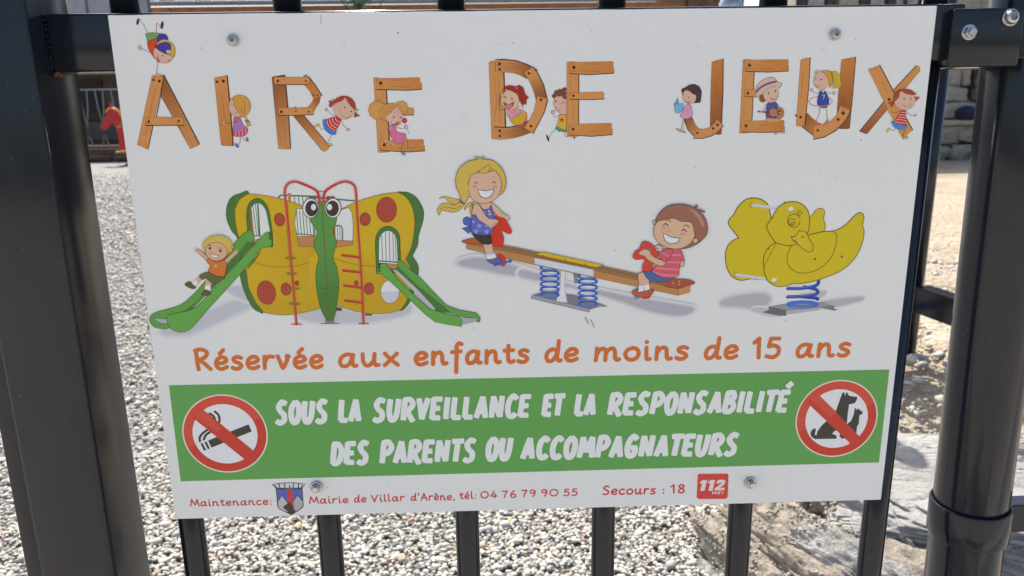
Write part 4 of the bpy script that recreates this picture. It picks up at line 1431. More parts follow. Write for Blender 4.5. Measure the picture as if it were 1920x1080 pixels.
20 S 3 130 82 66 2|-900 1351 -905 1340 -916 1336 -927 1340 -932 1351 -926 1362 -915 1367 -904 1362
21 P 1 226 172 92|-903 1327 -908 1309 -921 1294 -938 1286 -957 1286 -973 1295 -984 1310 -987 1328 -982 1346 -969 1361 -952 1369 -934 1368 -917 1360 -907 1345
6 P 1 206 112 146|-1038 1201 -996 1195 -982 1156 -922 1141 -927 1100 -963 1070 -999 1077 -1029 1113 -1040 1157
7 S 3 92 62 50 2|-1038 1201 -996 1195 -982 1156 -922 1141 -927 1100 -963 1070 -999 1077 -1029 1113 -1040 1157
8 P 1 176 130 190|-1042 1195 -1025 1195 -1028 1169 -1040 1167
8 S 1 230 160 185 3|-975 1144 -981 1101 -994 1086
8 S 1 92 62 50 3|-942 1075 -958 1036 -960 1008
8 S 1 92 62 50 3|-924 1116 -911 1092 -909 1036
8 S 1 92 62 50 3|-985 1186 -945 1180 -926 1187
9 P 1 120 136 146|-930 987 -938 983 -951 986 -961 994 -962 1002 -954 1006 -942 1003 -932 995
10 S 3 92 62 50 2|-930 987 -938 983 -951 986 -961 994 -962 1002 -954 1006 -942 1003 -932 995
9 P 1 120 150 166|-880 1023 -887 1018 -899 1019 -909 1025 -911 1032 -905 1037 -893 1036 -883 1030
10 S 3 92 62 50 2|-880 1023 -887 1018 -899 1019 -909 1025 -911 1032 -905 1037 -893 1036 -883 1030
9 S 1 90 80 110 3|-926 1219 -912 1179 -893 1139
1 P 1 186 50 78|-904 1237 -907 1230 -914 1227 -921 1230 -923 1237 -920 1244 -913 1246 -906 1243
10 P 1 186 50 78|-912 1226 -915 1220 -922 1217 -929 1220 -932 1227 -928 1233 -921 1236 -915 1233
11 P 1 186 50 78|-925 1230 -928 1224 -935 1221 -941 1224 -944 1231 -941 1237 -934 1240 -927 1237
12 P 1 186 50 78|-924 1243 -927 1237 -934 1234 -941 1237 -943 1244 -940 1250 -933 1253 -926 1250
13 P 1 186 50 78|-911 1247 -914 1241 -921 1238 -928 1241 -930 1248 -927 1254 -920 1257 -914 1254
14 P 1 225 140 160|-920 1237 -922 1234 -925 1232 -928 1234 -930 1237 -928 1240 -925 1242 -921 1240
10 P 1 228 188 166|-902 1189 -907 1179 -916 1175 -925 1179 -928 1189 -924 1198 -915 1202 -906 1198
11 S 3 130 82 66 2|-902 1189 -907 1179 -916 1175 -925 1179 -928 1189 -924 1198 -915 1202 -906 1198
8 P 1 228 188 166|-1057 1087 -1064 1081 -1074 1082 -1082 1088 -1083 1096 -1076 1102 -1066 1101 -1058 1095
9 S 3 130 82 66 2|-1057 1087 -1064 1081 -1074 1082 -1082 1088 -1083 1096 -1076 1102 -1066 1101 -1058 1095
25 P 1 216 156 88|-932 1294 -942 1265 -968 1241 -1003 1229 -1042 1229 -1076 1243 -1099 1267 -1106 1296 -1095 1325 -1070 1348 -1035 1360 -996 1360 -962 1347 -939 1323
26 S 3 130 82 66 2|-932 1294 -942 1265 -968 1241 -1003 1229 -1042 1229 -1076 1243 -1099 1267 -1106 1296 -1095 1325 -1070 1348 -1035 1360 -996 1360 -962 1347 -939 1323
27 P 1 228 188 166|-981 1336 -947 1294 -939 1251 -962 1211 -1000 1198 -1039 1220 -1062 1266 -1023 1295
28 S 3 130 82 66 2|-981 1336 -947 1294 -939 1251 -962 1211 -1000 1198 -1039 1220 -1062 1266 -1023 1295
29 S 1 170 110 60 3|-1075 1299 -1029 1330 -981 1337
30 S 1 170 110 60 3|-1080 1284 -1043 1303 -1014 1306
27 S 1 170 110 60 3|-1119 1300 -1098 1311
29 P 1 58 44 42|-997 1264 -999 1260 -1003 1258 -1006 1260 -1008 1264 -1006 1268 -1002 1269 -998 1268
29 P 1 58 44 42|-949 1259 -950 1255 -955 1254 -958 1256 -960 1259 -958 1263 -954 1265 -950 1263
29 P 0 186 88 78|-1025 1236 -995 1226 -959 1229 -978 1205 -1010 1203
30 S 2 92 62 50 2|-1025 1236 -995 1226 -959 1229 -978 1205 -1010 1203
31 P 0 214 216 217|-1023 1234 -991 1226 -998 1217 -1017 1223
30 S 1 200 120 150 4|-982 1320 -991 1292
30 S 1 200 120 150 4|-977 1320 -966 1286
# letter ~ wooden board letter D
1 P 0 202 142 86|-290 1645 -274 1653 -179 1651 -173 1181 -179 1090 -230 1087 -280 1095 -284 1266
2 S 2 128 80 48 2|-290 1645 -274 1653 -179 1651 -173 1181 -179 1090 -230 1087 -280 1095 -284 1266
3 S 0 82 56 46 10|-181 1574 -175 1180
3 S 1 128 80 48 2|-250 1540 -239 1370 -258 1220
3 S 1 128 80 48 2|-220 1547 -220 1340 -212 1205
3 S 1 128 80 48 2|-274 1650 -267 1636
4 G 0 202 142 86 136 86 58 -127 1612 -5 1574|-248 1649 -183 1660 -103 1652 -20 1629 41 1599 25 1559 -10 1523 -67 1553 -120 1568 -181 1573 -246 1577 -241 1614
5 S 2 128 80 48 2|-248 1649 -183 1660 -103 1652 -20 1629 41 1599 25 1559 -10 1523 -67 1553 -120 1568 -181 1573 -246 1577 -241 1614
6 S 0 82 56 46 7|-240 1661 -183 1664 -88 1653 -5 1624 65 1585
7 G 0 202 142 86 136 86 58 17 1537 93 1411|-32 1569 33 1609 71 1565 116 1470 139 1366 55 1365 43 1419 17 1486 -6 1527
8 S 2 128 80 48 2|-32 1569 33 1609 71 1565 116 1470 139 1366 55 1365 43 1419 17 1486 -6 1527
9 S 0 82 56 46 7|35 1608 71 1559 112 1477 141 1364
4 G 0 202 142 86 136 86 58 -190 1129 -42 1157|-284 1111 -255 1179 -173 1174 -72 1186 -10 1219 -34 1172 20 1137 -42 1115 -113 1097 -175 1090 -230 1087 -272 1095
5 S 2 128 80 48 2|-284 1111 -255 1179 -173 1174 -72 1186 -10 1219 -34 1172 20 1137 -42 1115 -113 1097 -175 1090 -230 1087 -272 1095
6 S 0 82 56 46 7|-259 1181 -173 1175 -72 1188 -6 1221
10 P 0 202 142 86|62 1400 139 1379 115 1291 75 1201 30 1126 -38 1174 6 1232 41 1299
11 S 2 128 80 48 2|62 1400 139 1379 115 1291 75 1201 30 1126 -38 1174 6 1232 41 1299
12 S 0 82 56 46 6|141 1366 115 1282 30 1126
7 P 1 66 40 36|-201 1632 -205 1624 -213 1621 -221 1625 -224 1632 -220 1640 -212 1643 -204 1640
8 P 1 104 56 46|-204 1634 -207 1627 -213 1625 -220 1628 -222 1634 -219 1640 -213 1642 -207 1640
7 P 1 66 40 36|-202 1594 -205 1587 -212 1585 -219 1588 -222 1594 -219 1601 -212 1604 -205 1601
8 P 1 104 56 46|-205 1596 -207 1590 -213 1588 -218 1590 -220 1596 -218 1601 -212 1603 -207 1601
9 P 1 66 40 36|13 1562 10 1556 3 1553 -4 1556 -7 1563 -4 1569 3 1572 10 1569
10 P 1 104 56 46|10 1564 8 1559 2 1556 -4 1559 -6 1564 -3 1569 2 1572 8 1569
13 P 1 66 40 36|101 1373 98 1366 91 1363 84 1366 81 1373 84 1380 91 1383 98 1380
14 P 1 104 56 46|98 1374 96 1369 90 1367 84 1369 82 1374 84 1380 90 1382 96 1380
13 P 1 66 40 36|25 1183 22 1176 15 1173 7 1176 5 1183 8 1190 15 1193 22 1190
14 P 1 104 56 46|22 1184 20 1179 14 1176 8 1179 6 1184 8 1190 14 1192 20 1190
6 P 1 66 40 36|-209 1152 -212 1145 -220 1142 -227 1145 -231 1153 -227 1160 -219 1163 -212 1160
7 P 1 104 56 46|-212 1154 -214 1148 -221 1146 -227 1148 -229 1154 -226 1160 -220 1163 -214 1160
6 P 1 66 40 36|-210 1114 -212 1107 -219 1105 -226 1107 -228 1114 -225 1120 -219 1123 -212 1120
7 P 1 104 56 46|-212 1115 -214 1110 -220 1108 -225 1110 -227 1115 -225 1120 -220 1123 -214 1120
9 S 1 128 80 48 2|-240 1643 -245 1614 -222 1624
7 S 1 128 80 48 2|-245 1603 -248 1577
13 S 1 128 80 48 2|21 1152 30 1141
8 S 1 128 80 48 2|-259 1152 -228 1150
12 S 1 128 80 48 2|-26 1180 -18 1195
# printed_child ~ laughing girl with a red ponytail leaning through the letter D
12 P 0 152 58 52|-99 1469 -68 1481 -41 1464 -23 1412 2 1391 -14 1379 -20 1338 -35 1345 -43 1333 -56 1342 -60 1368 -76 1420
13 S 2 92 62 50 2|-99 1469 -68 1481 -41 1464 -23 1412 2 1391 -14 1379 -20 1338 -35 1345 -43 1333 -56 1342 -60 1368 -76 1420
1 S 1 92 62 50 3|-90 1322 -43 1329 -51 1292
2 P 1 216 152 172|-159 1302 -90 1316 -55 1293 -95 1248 -137 1236 -160 1264
3 S 3 92 62 50 2|-159 1302 -90 1316 -55 1293 -95 1248 -137 1236 -160 1264
13 P 1 226 184 64|-141 1235 -95 1252 -55 1286 -21 1281 -25 1232 -57 1199 -107 1190
14 S 3 92 62 50 2|-141 1235 -95 1252 -55 1286 -21 1281 -25 1232 -57 1199 -107 1190
15 S 1 190 92 100 7|-19 1281 -19 1232 -53 1197 -107 1190
16 S 1 216 160 60 5|-113 1301 -91 1256
15 S 1 216 160 60 5|-160 1272 -140 1234
17 P 1 238 204 168|-68 1374 -75 1343 -95 1318 -123 1304 -154 1304 -181 1319 -200 1344 -206 1376 -199 1407 -179 1432 -151 1445 -121 1445 -93 1431 -74 1405
18 S 3 130 82 66 2|-68 1374 -75 1343 -95 1318 -123 1304 -154 1304 -181 1319 -200 1344 -206 1376 -199 1407 -179 1432 -151 1445 -121 1445 -93 1431 -74 1405
19 P 1 152 58 52|-193 1442 -168 1473 -129 1478 -91 1465 -61 1428 -54 1368 -70 1367 -83 1411 -130 1440 -168 1450
20 S 3 92 62 50 2|-193 1442 -168 1473 -129 1478 -91 1465 -61 1428 -54 1368 -70 1367 -83 1411 -130 1440 -168 1450
21 P 1 160 66 58|-187 1364 -151 1353 -113 1364 -120 1328 -148 1309 -174 1323
22 S 3 92 62 50 2|-187 1364 -151 1353 -113 1364 -120 1328 -148 1309 -174 1323
23 P 1 208 124 108|-175 1338 -149 1344 -123 1341 -129 1320 -151 1312 -171 1322
24 S 1 214 216 217 5|-179 1359 -151 1351 -120 1359
21 P 1 58 44 42|-168 1396 -169 1392 -174 1390 -178 1392 -180 1396 -178 1400 -174 1402 -169 1400
21 P 1 58 44 42|-119 1385 -120 1381 -125 1379 -129 1381 -131 1385 -129 1389 -125 1391 -120 1389
25 S 1 92 62 50 3|-193 1429 -209 1411 -219 1310 -179 1306
26 P 1 238 204 168|-186 1410 -189 1399 -197 1394 -204 1399 -207 1411 -204 1422 -196 1427 -189 1422
27 S 3 130 82 66 2|-186 1410 -189 1399 -197 1394 -204 1399 -207 1411 -204 1422 -196 1427 -189 1422
18 P 1 238 204 168|-33 1282 -39 1277 -50 1278 -58 1284 -59 1292 -53 1297 -42 1296 -34 1290
19 S 3 130 82 66 2|-33 1282 -39 1277 -50 1278 -58 1284 -59 1292 -53 1297 -42 1296 -34 1290
21 P 1 200 110 120|-78 1460 -81 1454 -87 1452 -94 1455 -97 1460 -94 1465 -87 1467 -81 1465
# letter ~ wooden board letter E of DE
1 P 0 202 142 86|282 1637 312 1643 369 1636 371 1102 332 1099 285 1101
2 S 2 128 80 48 2|282 1637 312 1643 369 1636 371 1102 332 1099 285 1101
3 S 0 82 56 46 7|372 1554 373 1191
4 G 0 202 142 86 186 122 68 331 1629 377 1563|299 1635 484 1638 620 1639 627 1626 622 1603 630 1597 632 1558 446 1549 302 1559
5 S 2 128 80 48 2|299 1635 484 1638 620 1639 627 1626 622 1603 630 1597 632 1558 446 1549 302 1559
6 S 0 82 56 46 5|302 1557 446 1547 632 1555
4 P 0 202 142 86|302 1419 552 1424 562 1405 556 1394 562 1375 471 1370 307 1375
5 S 2 128 80 48 2|302 1419 552 1424 562 1405 556 1394 562 1375 471 1370 307 1375
6 S 0 82 56 46 5|307 1373 471 1368 562 1372
4 G 0 202 142 86 186 122 68 371 1189 426 1113|297 1186 371 1193 617 1195 622 1179 618 1160 628 1151 628 1114 473 1103 301 1114
5 S 2 128 80 48 2|297 1186 371 1193 617 1195 622 1179 618 1160 628 1151 628 1114 473 1103 301 1114
6 S 0 82 56 46 5|301 1113 473 1100 628 1111
6 P 1 66 40 36|347 1601 343 1592 334 1589 324 1593 321 1601 324 1610 333 1614 343 1610
7 P 1 104 56 46|343 1603 340 1596 333 1593 325 1596 322 1603 325 1610 333 1613 340 1610
6 P 1 66 40 36|342 1398 339 1391 332 1389 325 1391 322 1398 325 1405 332 1408 339 1405
7 P 1 104 56 46|339 1400 337 1394 331 1392 325 1394 323 1400 325 1405 331 1407 337 1405
6 P 1 66 40 36|343 1156 340 1148 331 1144 323 1148 320 1156 323 1164 331 1167 340 1164
7 P 1 104 56 46|340 1157 337 1151 331 1148 324 1151 321 1157 324 1164 331 1166 337 1164
6 S 1 128 80 48 2|307 1626 327 1623
6 S 1 128 80 48 2|302 1578 350 1575
3 S 1 128 80 48 2|308 1497 312 1453
3 S 1 128 80 48 2|332 1318 336 1228
6 S 1 128 80 48 2|400 1617 522 1623
6 S 1 128 80 48 2|393 1577 515 1569
6 S 1 128 80 48 2|301 1130 344 1127
6 S 1 128 80 48 2|309 1177 324 1178
6 S 1 128 80 48 2|449 1135 567 1141
# printed_child ~ curly haired winking boy in a yellow star shirt behind the letter E
1 S 1 92 62 50 3|201 1160 168 1128 149 1090
3 S 1 92 62 50 3|266 1136 274 1103 287 1101
1 S 1 92 62 50 3|229 1263 196 1245 183 1267
2 P 1 78 46 50|128 1113 137 1115 149 1092 152 1075 142 1069
7 P 1 78 46 50|347 1092 345 1086 340 1083 335 1086 333 1092 335 1099 340 1102 345 1099
3 P 0 224 188 72|231 1265 282 1260 282 1151 246 1156 206 1179 219 1229
4 S 2 92 62 50 2|231 1265 282 1260 282 1151 246 1156 206 1179 219 1229
5 P 0 72 142 102|206 1179 246 1155 282 1151 282 1136 254 1136 239 1144 229 1137 197 1161
6 S 2 92 62 50 2|206 1179 246 1155 282 1151 282 1136 254 1136 239 1144 229 1137 197 1161
5 P 0 186 72 62|251 1246 253 1231 268 1227 255 1221 256 1206 245 1216 230 1211 237 1224 228 1236 243 1233
5 P 0 228 188 166|197 1398 239 1402 282 1382 282 1262 239 1267 200 1297 183 1335 186 1372
6 S 2 130 82 66 2|197 1398 239 1402 282 1382 282 1262 239 1267 200 1297 183 1335 186 1372
7 P 1 116 76 62|206 1398 201 1387 189 1382 177 1387 172 1399 177 1410 189 1415 201 1410
8 P 1 116 76 62|225 1423 220 1410 207 1405 194 1410 188 1423 194 1436 207 1441 220 1435
9 P 1 116 76 62|248 1431 243 1419 230 1414 217 1419 211 1432 217 1444 230 1449 243 1444
10 P 1 116 76 62|277 1437 271 1424 258 1419 245 1425 240 1437 245 1450 258 1455 271 1449
11 P 1 116 76 62|282 1446 278 1435 267 1431 256 1435 251 1446 256 1456 267 1461 278 1456
12 P 1 116 76 62|282 1416 277 1403 264 1398 251 1404 245 1416 251 1429 264 1434 277 1429
13 P 1 116 76 62|273 1409 268 1396 254 1391 241 1396 236 1409 241 1422 255 1427 268 1421
14 P 1 116 76 62|241 1409 236 1397 224 1393 212 1398 207 1409 212 1421 224 1426 236 1421
14 P 1 116 76 62|282 1386 278 1377 268 1373 259 1377 254 1387 259 1396 268 1400 278 1396
7 P 1 58 44 42|207 1361 205 1356 201 1354 197 1356 196 1361 197 1366 201 1368 205 1366
7 S 1 130 82 66 3|239 1343 254 1357 270 1349
8 S 1 130 82 66 3|248 1340 266 1343
7 S 1 130 82 66 3|200 1318 212 1296 230 1298 234 1313
8 P 1 228 188 166|193 1282 189 1272 179 1268 169 1273 165 1283 169 1293 179 1297 189 1293
9 S 3 130 82 66 2|193 1282 189 1272 179 1268 169 1273 165 1283 169 1293 179 1297 189 1293
10 S 1 130 82 66 2|173 1284 183 1289 186 1279
# letter ~ wooden board letter J
1 G 0 186 122 68 136 86 58 1388 1554 1404 1226|1356 1626 1395 1638 1435 1646 1440 1644 1454 1312 1455 1102 1440 1098 1414 1101 1366 1154 1358 1413
2 S 2 128 80 48 2|1356 1626 1395 1638 1435 1646 1440 1644 1454 1312 1455 1102 1440 1098 1414 1101 1366 1154 1358 1413
3 S 0 82 56 46 7|1440 1648 1450 1412 1453 1147
1 G 0 136 86 58 202 142 86 1203 1200 1274 1119|1164 1221 1226 1232 1253 1177 1280 1148 1311 1140 1276 1082 1241 1094 1198 1145
2 S 2 128 80 48 2|1164 1221 1226 1232 1253 1177 1280 1148 1311 1140 1276 1082 1241 1094 1198 1145
3 S 0 82 56 46 6|1167 1211 1198 1140 1243 1093
4 P 0 202 142 86|1262 1141 1311 1140 1363 1154 1399 1186 1416 1212 1466 1166 1424 1117 1366 1085 1314 1074 1244 1075 1247 1094
5 S 2 128 80 48 2|1262 1141 1311 1140 1363 1154 1399 1186 1416 1212 1466 1166 1424 1117 1366 1085 1314 1074 1244 1075 1247 1094
6 S 0 82 56 46 6|1243 1074 1314 1073 1381 1090 1425 1115 1466 1164
7 P 1 66 40 36|1432 1171 1429 1164 1422 1161 1413 1164 1410 1172 1413 1179 1421 1182 1429 1179
8 P 1 104 56 46|1429 1173 1427 1167 1421 1164 1414 1167 1411 1173 1414 1179 1420 1182 1426 1179
7 P 1 66 40 36|1398 1145 1396 1138 1389 1136 1382 1138 1379 1145 1381 1152 1388 1155 1395 1152
8 P 1 104 56 46|1396 1146 1393 1141 1388 1139 1382 1141 1380 1147 1382 1152 1387 1154 1393 1152
7 P 1 66 40 36|1281 1114 1279 1108 1272 1106 1266 1108 1263 1115 1265 1121 1272 1123 1278 1121
8 P 1 104 56 46|1278 1116 1277 1111 1272 1109 1266 1111 1264 1116 1266 1121 1271 1123 1276 1121
3 S 1 128 80 48 2|1367 1625 1371 1616
3 S 1 128 80 48 2|1393 1635 1399 1614
3 S 1 128 80 48 2|1392 1484 1406 1341
7 S 1 128 80 48 2|1251 1141 1258 1134
7 S 1 128 80 48 2|1418 1128 1429 1102
8 S 1 128 80 48 2|1249 1099 1275 1100
# printed_child ~ dark haired girl in pink reading a blue book
1 S 1 100 80 90 3|1156 1222 1153 1179 1146 1142
4 S 1 100 80 90 3|1169 1218 1160 1171 1170 1133
5 P 1 212 164 106|1104 1148 1138 1143 1179 1123 1177 1115 1135 1127
6 S 3 92 62 50 2|1104 1148 1138 1143 1179 1123 1177 1115 1135 1127
5 P 1 216 156 186|1169 1316 1210 1321 1226 1279 1228 1243 1195 1220 1154 1226 1135 1243 1156 1273
6 S 3 92 62 50 2|1169 1316 1210 1321 1226 1279 1228 1243 1195 1220 1154 1226 1135 1243 1156 1273
1 P 0 74 62 68|1137 1434 1171 1451 1200 1468 1237 1470 1271 1453 1291 1418 1289 1378 1284 1337 1243 1333 1198 1344 1174 1394 1150 1384
2 S 2 92 62 50 2|1137 1434 1171 1451 1200 1468 1237 1470 1271 1453 1291 1418 1289 1378 1284 1337 1243 1333 1198 1344 1174 1394 1150 1384
7 P 1 228 188 166|1146 1387 1149 1405 1172 1430 1195 1424 1221 1402 1250 1385 1242 1343 1213 1328 1183 1333 1156 1355
8 S 3 130 82 66 2|1146 1387 1149 1405 1172 1430 1195 1424 1221 1402 1250 1385 1242 1343 1213 1328 1183 1333 1156 1355
9 S 1 74 62 68 4|1172 1428 1195 1419 1200 1428
9 S 1 74 62 68 4|1221 1401 1234 1408
9 P 1 58 44 42|1160 1396 1159 1393 1156 1392 1153 1393 1151 1396 1152 1399 1156 1400 1159 1399
9 P 1 58 44 42|1197 1372 1196 1369 1193 1368 1190 1370 1188 1373 1190 1376 1193 1377 1196 1376
10 P 1 190 84 78|1154 1364 1175 1350 1199 1344 1194 1331 1172 1340
11 S 3 92 62 50 2|1154 1364 1175 1350 1199 1344 1194 1331 1172 1340
12 S 1 214 216 217 4|1157 1360 1175 1347 1192 1341
1 P 0 98 150 184|1086 1325 1113 1377 1122 1334
2 S 2 92 62 50 2|1086 1325 1113 1377 1122 1334
12 P 0 112 166 196|1087 1325 1120 1329 1155 1332 1157 1274 1115 1261 1096 1268
13 S 2 92 62 50 2|1087 1325 1120 1329 1155 1332 1157 1274 1115 1261 1096 1268
14 S 1 190 100 120 3|1157 1278 1193 1279 1215 1311
15 P 1 228 188 166|1159 1278 1157 1274 1151 1272 1146 1274 1144 1279 1146 1283 1151 1285 1156 1283
16 S 3 130 82 66 1|1159 1278 1157 1274 1151 1272 1146 1274 1144 1279 1146 1283 1151 1285 1156 1283
# letter ~ wooden board letter E of JEUX
1 P 0 202 142 86|1587 1638 1620 1642 1672 1635 1677 1551 1682 1208 1684 1112 1639 1107 1591 1106 1591 1267
2 S 2 128 80 48 2|1587 1638 1620 1642 1672 1635 1677 1551 1682 1208 1684 1112 1639 1107 1591 1106 1591 1267
3 S 0 82 56 46 6|1677 1550 1682 1202
4 G 0 202 142 86 186 122 68 1650 1629 1684 1558|1596 1635 1753 1637 1924 1636 1928 1619 1924 1599 1931 1593 1933 1557 1780 1550 1610 1558
5 S 2 128 80 48 2|1596 1635 1753 1637 1924 1636 1928 1619 1924 1599 1931 1593 1933 1557 1780 1550 1610 1558
6 S 0 82 56 46 5|1610 1556 1780 1548 1933 1554
4 P 0 202 142 86|1612 1423 1703 1427 1711 1373 1614 1377
5 S 2 128 80 48 2|1612 1423 1703 1427 1711 1373 1614 1377
6 S 0 82 56 46 4|1614 1375 1711 1372
3 G 0 202 142 86 186 122 68 1676 1194 1718 1120|1602 1195 1679 1197 1924 1198 1929 1179 1924 1163 1933 1154 1935 1115 1771 1111 1609 1119
4 S 2 128 80 48 2|1602 1195 1679 1197 1924 1198 1929 1179 1924 1163 1933 1154 1935 1115 1771 1111 1609 1119
5 S 0 82 56 46 5|1609 1117 1771 1109 1936 1112
6 P 1 66 40 36|1650 1600 1647 1592 1638 1588 1629 1592 1625 1600 1628 1609 1637 1612 1646 1608
7 P 1 104 56 46|1647 1601 1644 1595 1637 1592 1630 1595 1627 1602 1629 1608 1636 1611 1643 1608
6 P 1 66 40 36|1649 1401 1646 1394 1639 1391 1631 1394 1628 1401 1630 1408 1638 1411 1645 1408
7 P 1 104 56 46|1646 1402 1644 1396 1638 1394 1632 1397 1629 1402 1631 1408 1637 1410 1643 1408
5 P 1 66 40 36|1651 1161 1648 1153 1639 1149 1630 1153 1626 1162 1629 1170 1638 1174 1647 1170
6 P 1 104 56 46|1648 1163 1645 1156 1638 1153 1631 1156 1627 1163 1630 1170 1637 1173 1645 1170
6 S 1 128 80 48 2|1606 1577 1653 1575
8 S 1 128 80 48 2|1614 1387 1642 1386
5 S 1 128 80 48 2|1611 1136 1657 1135
3 S 1 128 80 48 2|1612 1517 1612 1453
3 S 1 128 80 48 2|1615 1339 1618 1223
6 S 1 128 80 48 2|1724 1621 1842 1623
6 S 1 128 80 48 2|1727 1575 1831 1569
5 S 1 128 80 48 2|1730 1164 1820 1166
# printed_child ~ boy in a straw hat playing a guitar
1 S 1 120 110 140 5|1782 1322 1774 1297 1765 1269
1 S 1 120 110 140 5|1856 1329 1875 1307 1889 1281
6 S 1 150 95 70 3|1834 1186 1854 1162 1861 1115
6 S 1 150 95 70 3|1883 1189 1905 1162 1913 1114
7 P 1 150 164 170|1883 1106 1882 1099 1875 1094 1866 1093 1860 1098 1860 1105 1868 1110 1877 1111
8 S 3 92 62 50 2|1883 1106 1882 1099 1875 1094 1866 1093 1860 1098 1860 1105 1868 1110 1877 1111
7 P 1 150 164 170|1936 1105 1931 1100 1921 1099 1910 1102 1906 1108 1910 1113 1921 1115 1932 1111
8 S 3 92 62 50 2|1936 1105 1931 1100 1921 1099 1910 1102 1906 1108 1910 1113 1921 1115 1932 1111
2 P 1 86 82 138|1791 1326 1851 1332 1872 1292 1873 1220 1817 1212 1785 1230
3 S 3 92 62 50 2|1791 1326 1851 1332 1872 1292 1873 1220 1817 1212 1785 1230
7 P 1 216 164 94|1787 1215 1825 1215 1893 1205 1896 1188 1812 1183 1790 1191
8 S 3 92 62 50 2|1787 1215 1825 1215 1893 1205 1896 1188 1812 1183 1790 1191
3 P 1 140 88 62|1777 1360 1775 1348 1769 1338 1759 1333 1748 1333 1737 1339 1729 1348 1726 1360 1728 1372 1734 1381 1744 1387 1756 1386 1766 1381 1774 1372
4 S 3 92 62 50 2|1777 1360 1775 1348 1769 1338 1759 1333 1748 1333 1737 1339 1729 1348 1726 1360 1728 1372 1734 1381 1744 1387 1756 1386 1766 1381 1774 1372
5 P 1 232 194 170|1871 1389 1867 1363 1853 1341 1830 1330 1804 1330 1780 1342 1762 1364 1755 1391 1759 1417 1774 1438 1796 1450 1822 1450 1846 1438 1864 1416
6 S 3 130 82 66 2|1871 1389 1867 1363 1853 1341 1830 1330 1804 1330 1780 1342 1762 1364 1755 1391 1759 1417 1774 1438 1796 1450 1822 1450 1846 1438 1864 1416
7 P 0 200 170 146|1697 1391 1699 1452 1732 1487 1798 1513 1833 1508 1849 1482 1894 1464 1872 1427 1854 1452 1817 1447 1774 1423 1739 1391 1707 1364
8 S 2 92 62 50 2|1697 1391 1699 1452 1732 1487 1798 1513 1833 1508 1849 1482 1894 1464 1872 1427 1854 1452 1817 1447 1774 1423 1739 1391 1707 1364
9 S 1 108 74 128 14|1703 1408 1728 1437 1779 1464 1846 1481
10 S 1 160 130 110 2|1699 1431 1712 1452
9 S 1 160 130 110 2|1791 1508 1828 1506
10 P 1 58 44 42|1799 1396 1798 1391 1795 1389 1792 1391 1790 1396 1791 1401 1794 1402 1798 1400
10 P 1 58 44 42|1848 1412 1847 1407 1844 1405 1841 1407 1839 1412 1840 1416 1843 1418 1847 1416
9 S 1 130 82 66 3|1806 1365 1827 1348 1854 1363 1861 1380
10 P 1 190 90 80|1836 1352 1834 1349 1828 1348 1821 1349 1819 1353 1821 1356 1827 1358 1834 1356
4 S 0 118 68 58 11|1724 1265 1762 1261 1814 1256
8 P 1 168 118 84|1870 1256 1868 1243 1860 1233 1847 1227 1833 1227 1820 1233 1811 1244 1807 1257 1809 1270 1817 1281 1829 1286 1843 1286 1856 1280 1866 1270
9 S 3 92 62 50 2|1870 1256 1868 1243 1860 1233 1847 1227 1833 1227 1820 1233 1811 1244 1807 1257 1809 1270 1817 1281 1829 1286 1843 1286 1856 1280 1866 1270
10 P 1 168 118 84|1921 1251 1919 1233 1912 1219 1900 1211 1885 1211 1872 1219 1863 1234 1858 1252 1860 1270 1868 1285 1880 1293 1894 1293 1907 1284 1917 1270
11 S 3 92 62 50 2|1921 1251 1919 1233 1912 1219 1900 1211 1885 1211 1872 1219 1863 1234 1858 1252 1860 1270 1868 1285 1880 1293 1894 1293 1907 1284 1917 1270
12 P 1 168 118 84|1871 1255 1869 1244 1864 1236 1855 1231 1845 1231 1835 1236 1829 1245 1826 1255 1827 1266 1833 1275 1842 1279 1852 1279 1861 1274 1868 1266
13 P 1 112 72 54|1903 1256 1899 1243 1886 1237 1873 1243 1867 1256 1871 1270 1884 1275 1897 1269
14 P 1 228 188 166|1899 1255 1897 1250 1891 1248 1885 1250 1883 1255 1885 1259 1891 1261 1897 1259
15 S 3 130 82 66 1|1899 1255 1897 1250 1891 1248 1885 1250 1883 1255 1885 1259 1891 1261 1897 1259
5 P 1 228 188 166|1760 1261 1758 1254 1751 1251 1744 1254 1741 1261 1743 1267 1750 1270 1757 1267
6 S 3 130 82 66 1|1760 1261 1758 1254 1751 1251 1744 1254 1741 1261 1743 1267 1750 1270 1757 1267
# letter ~ wooden board letter U
1 G 0 136 86 58 186 122 68 2097 1217 2179 1129|2081 1246 2102 1246 2135 1213 2175 1183 2216 1165 2202 1128 2160 1083 2068 1148
2 S 2 128 80 48 2|2081 1246 2102 1246 2135 1213 2175 1183 2216 1165 2202 1128 2160 1083 2068 1148
3 S 0 82 56 46 6|2068 1146 2159 1082
1 P 1 82 56 46|2020 1231 2019 1224 2015 1221 2011 1224 2008 1231 2010 1239 2014 1241 2018 1238
4 P 0 202 142 86|2019 1632 2042 1642 2087 1648 2094 1447 2083 1152 2060 1149 2020 1156 2019 1405
5 S 2 128 80 48 2|2019 1632 2042 1642 2087 1648 2094 1447 2083 1152 2060 1149 2020 1156 2019 1405
6 S 0 82 56 46 6|2089 1648 2094 1447 2088 1152
1 G 0 186 122 68 136 86 58 2376 1543 2370 1286|2324 1630 2375 1640 2428 1648 2430 1400 2429 1131 2414 1126 2352 1128 2324 1243 2322 1402
2 S 2 128 80 48 2|2324 1630 2375 1640 2428 1648 2430 1400 2429 1131 2414 1126 2352 1128 2324 1243 2322 1402
3 S 0 82 56 46 6|2429 1648 2432 1386 2430 1131
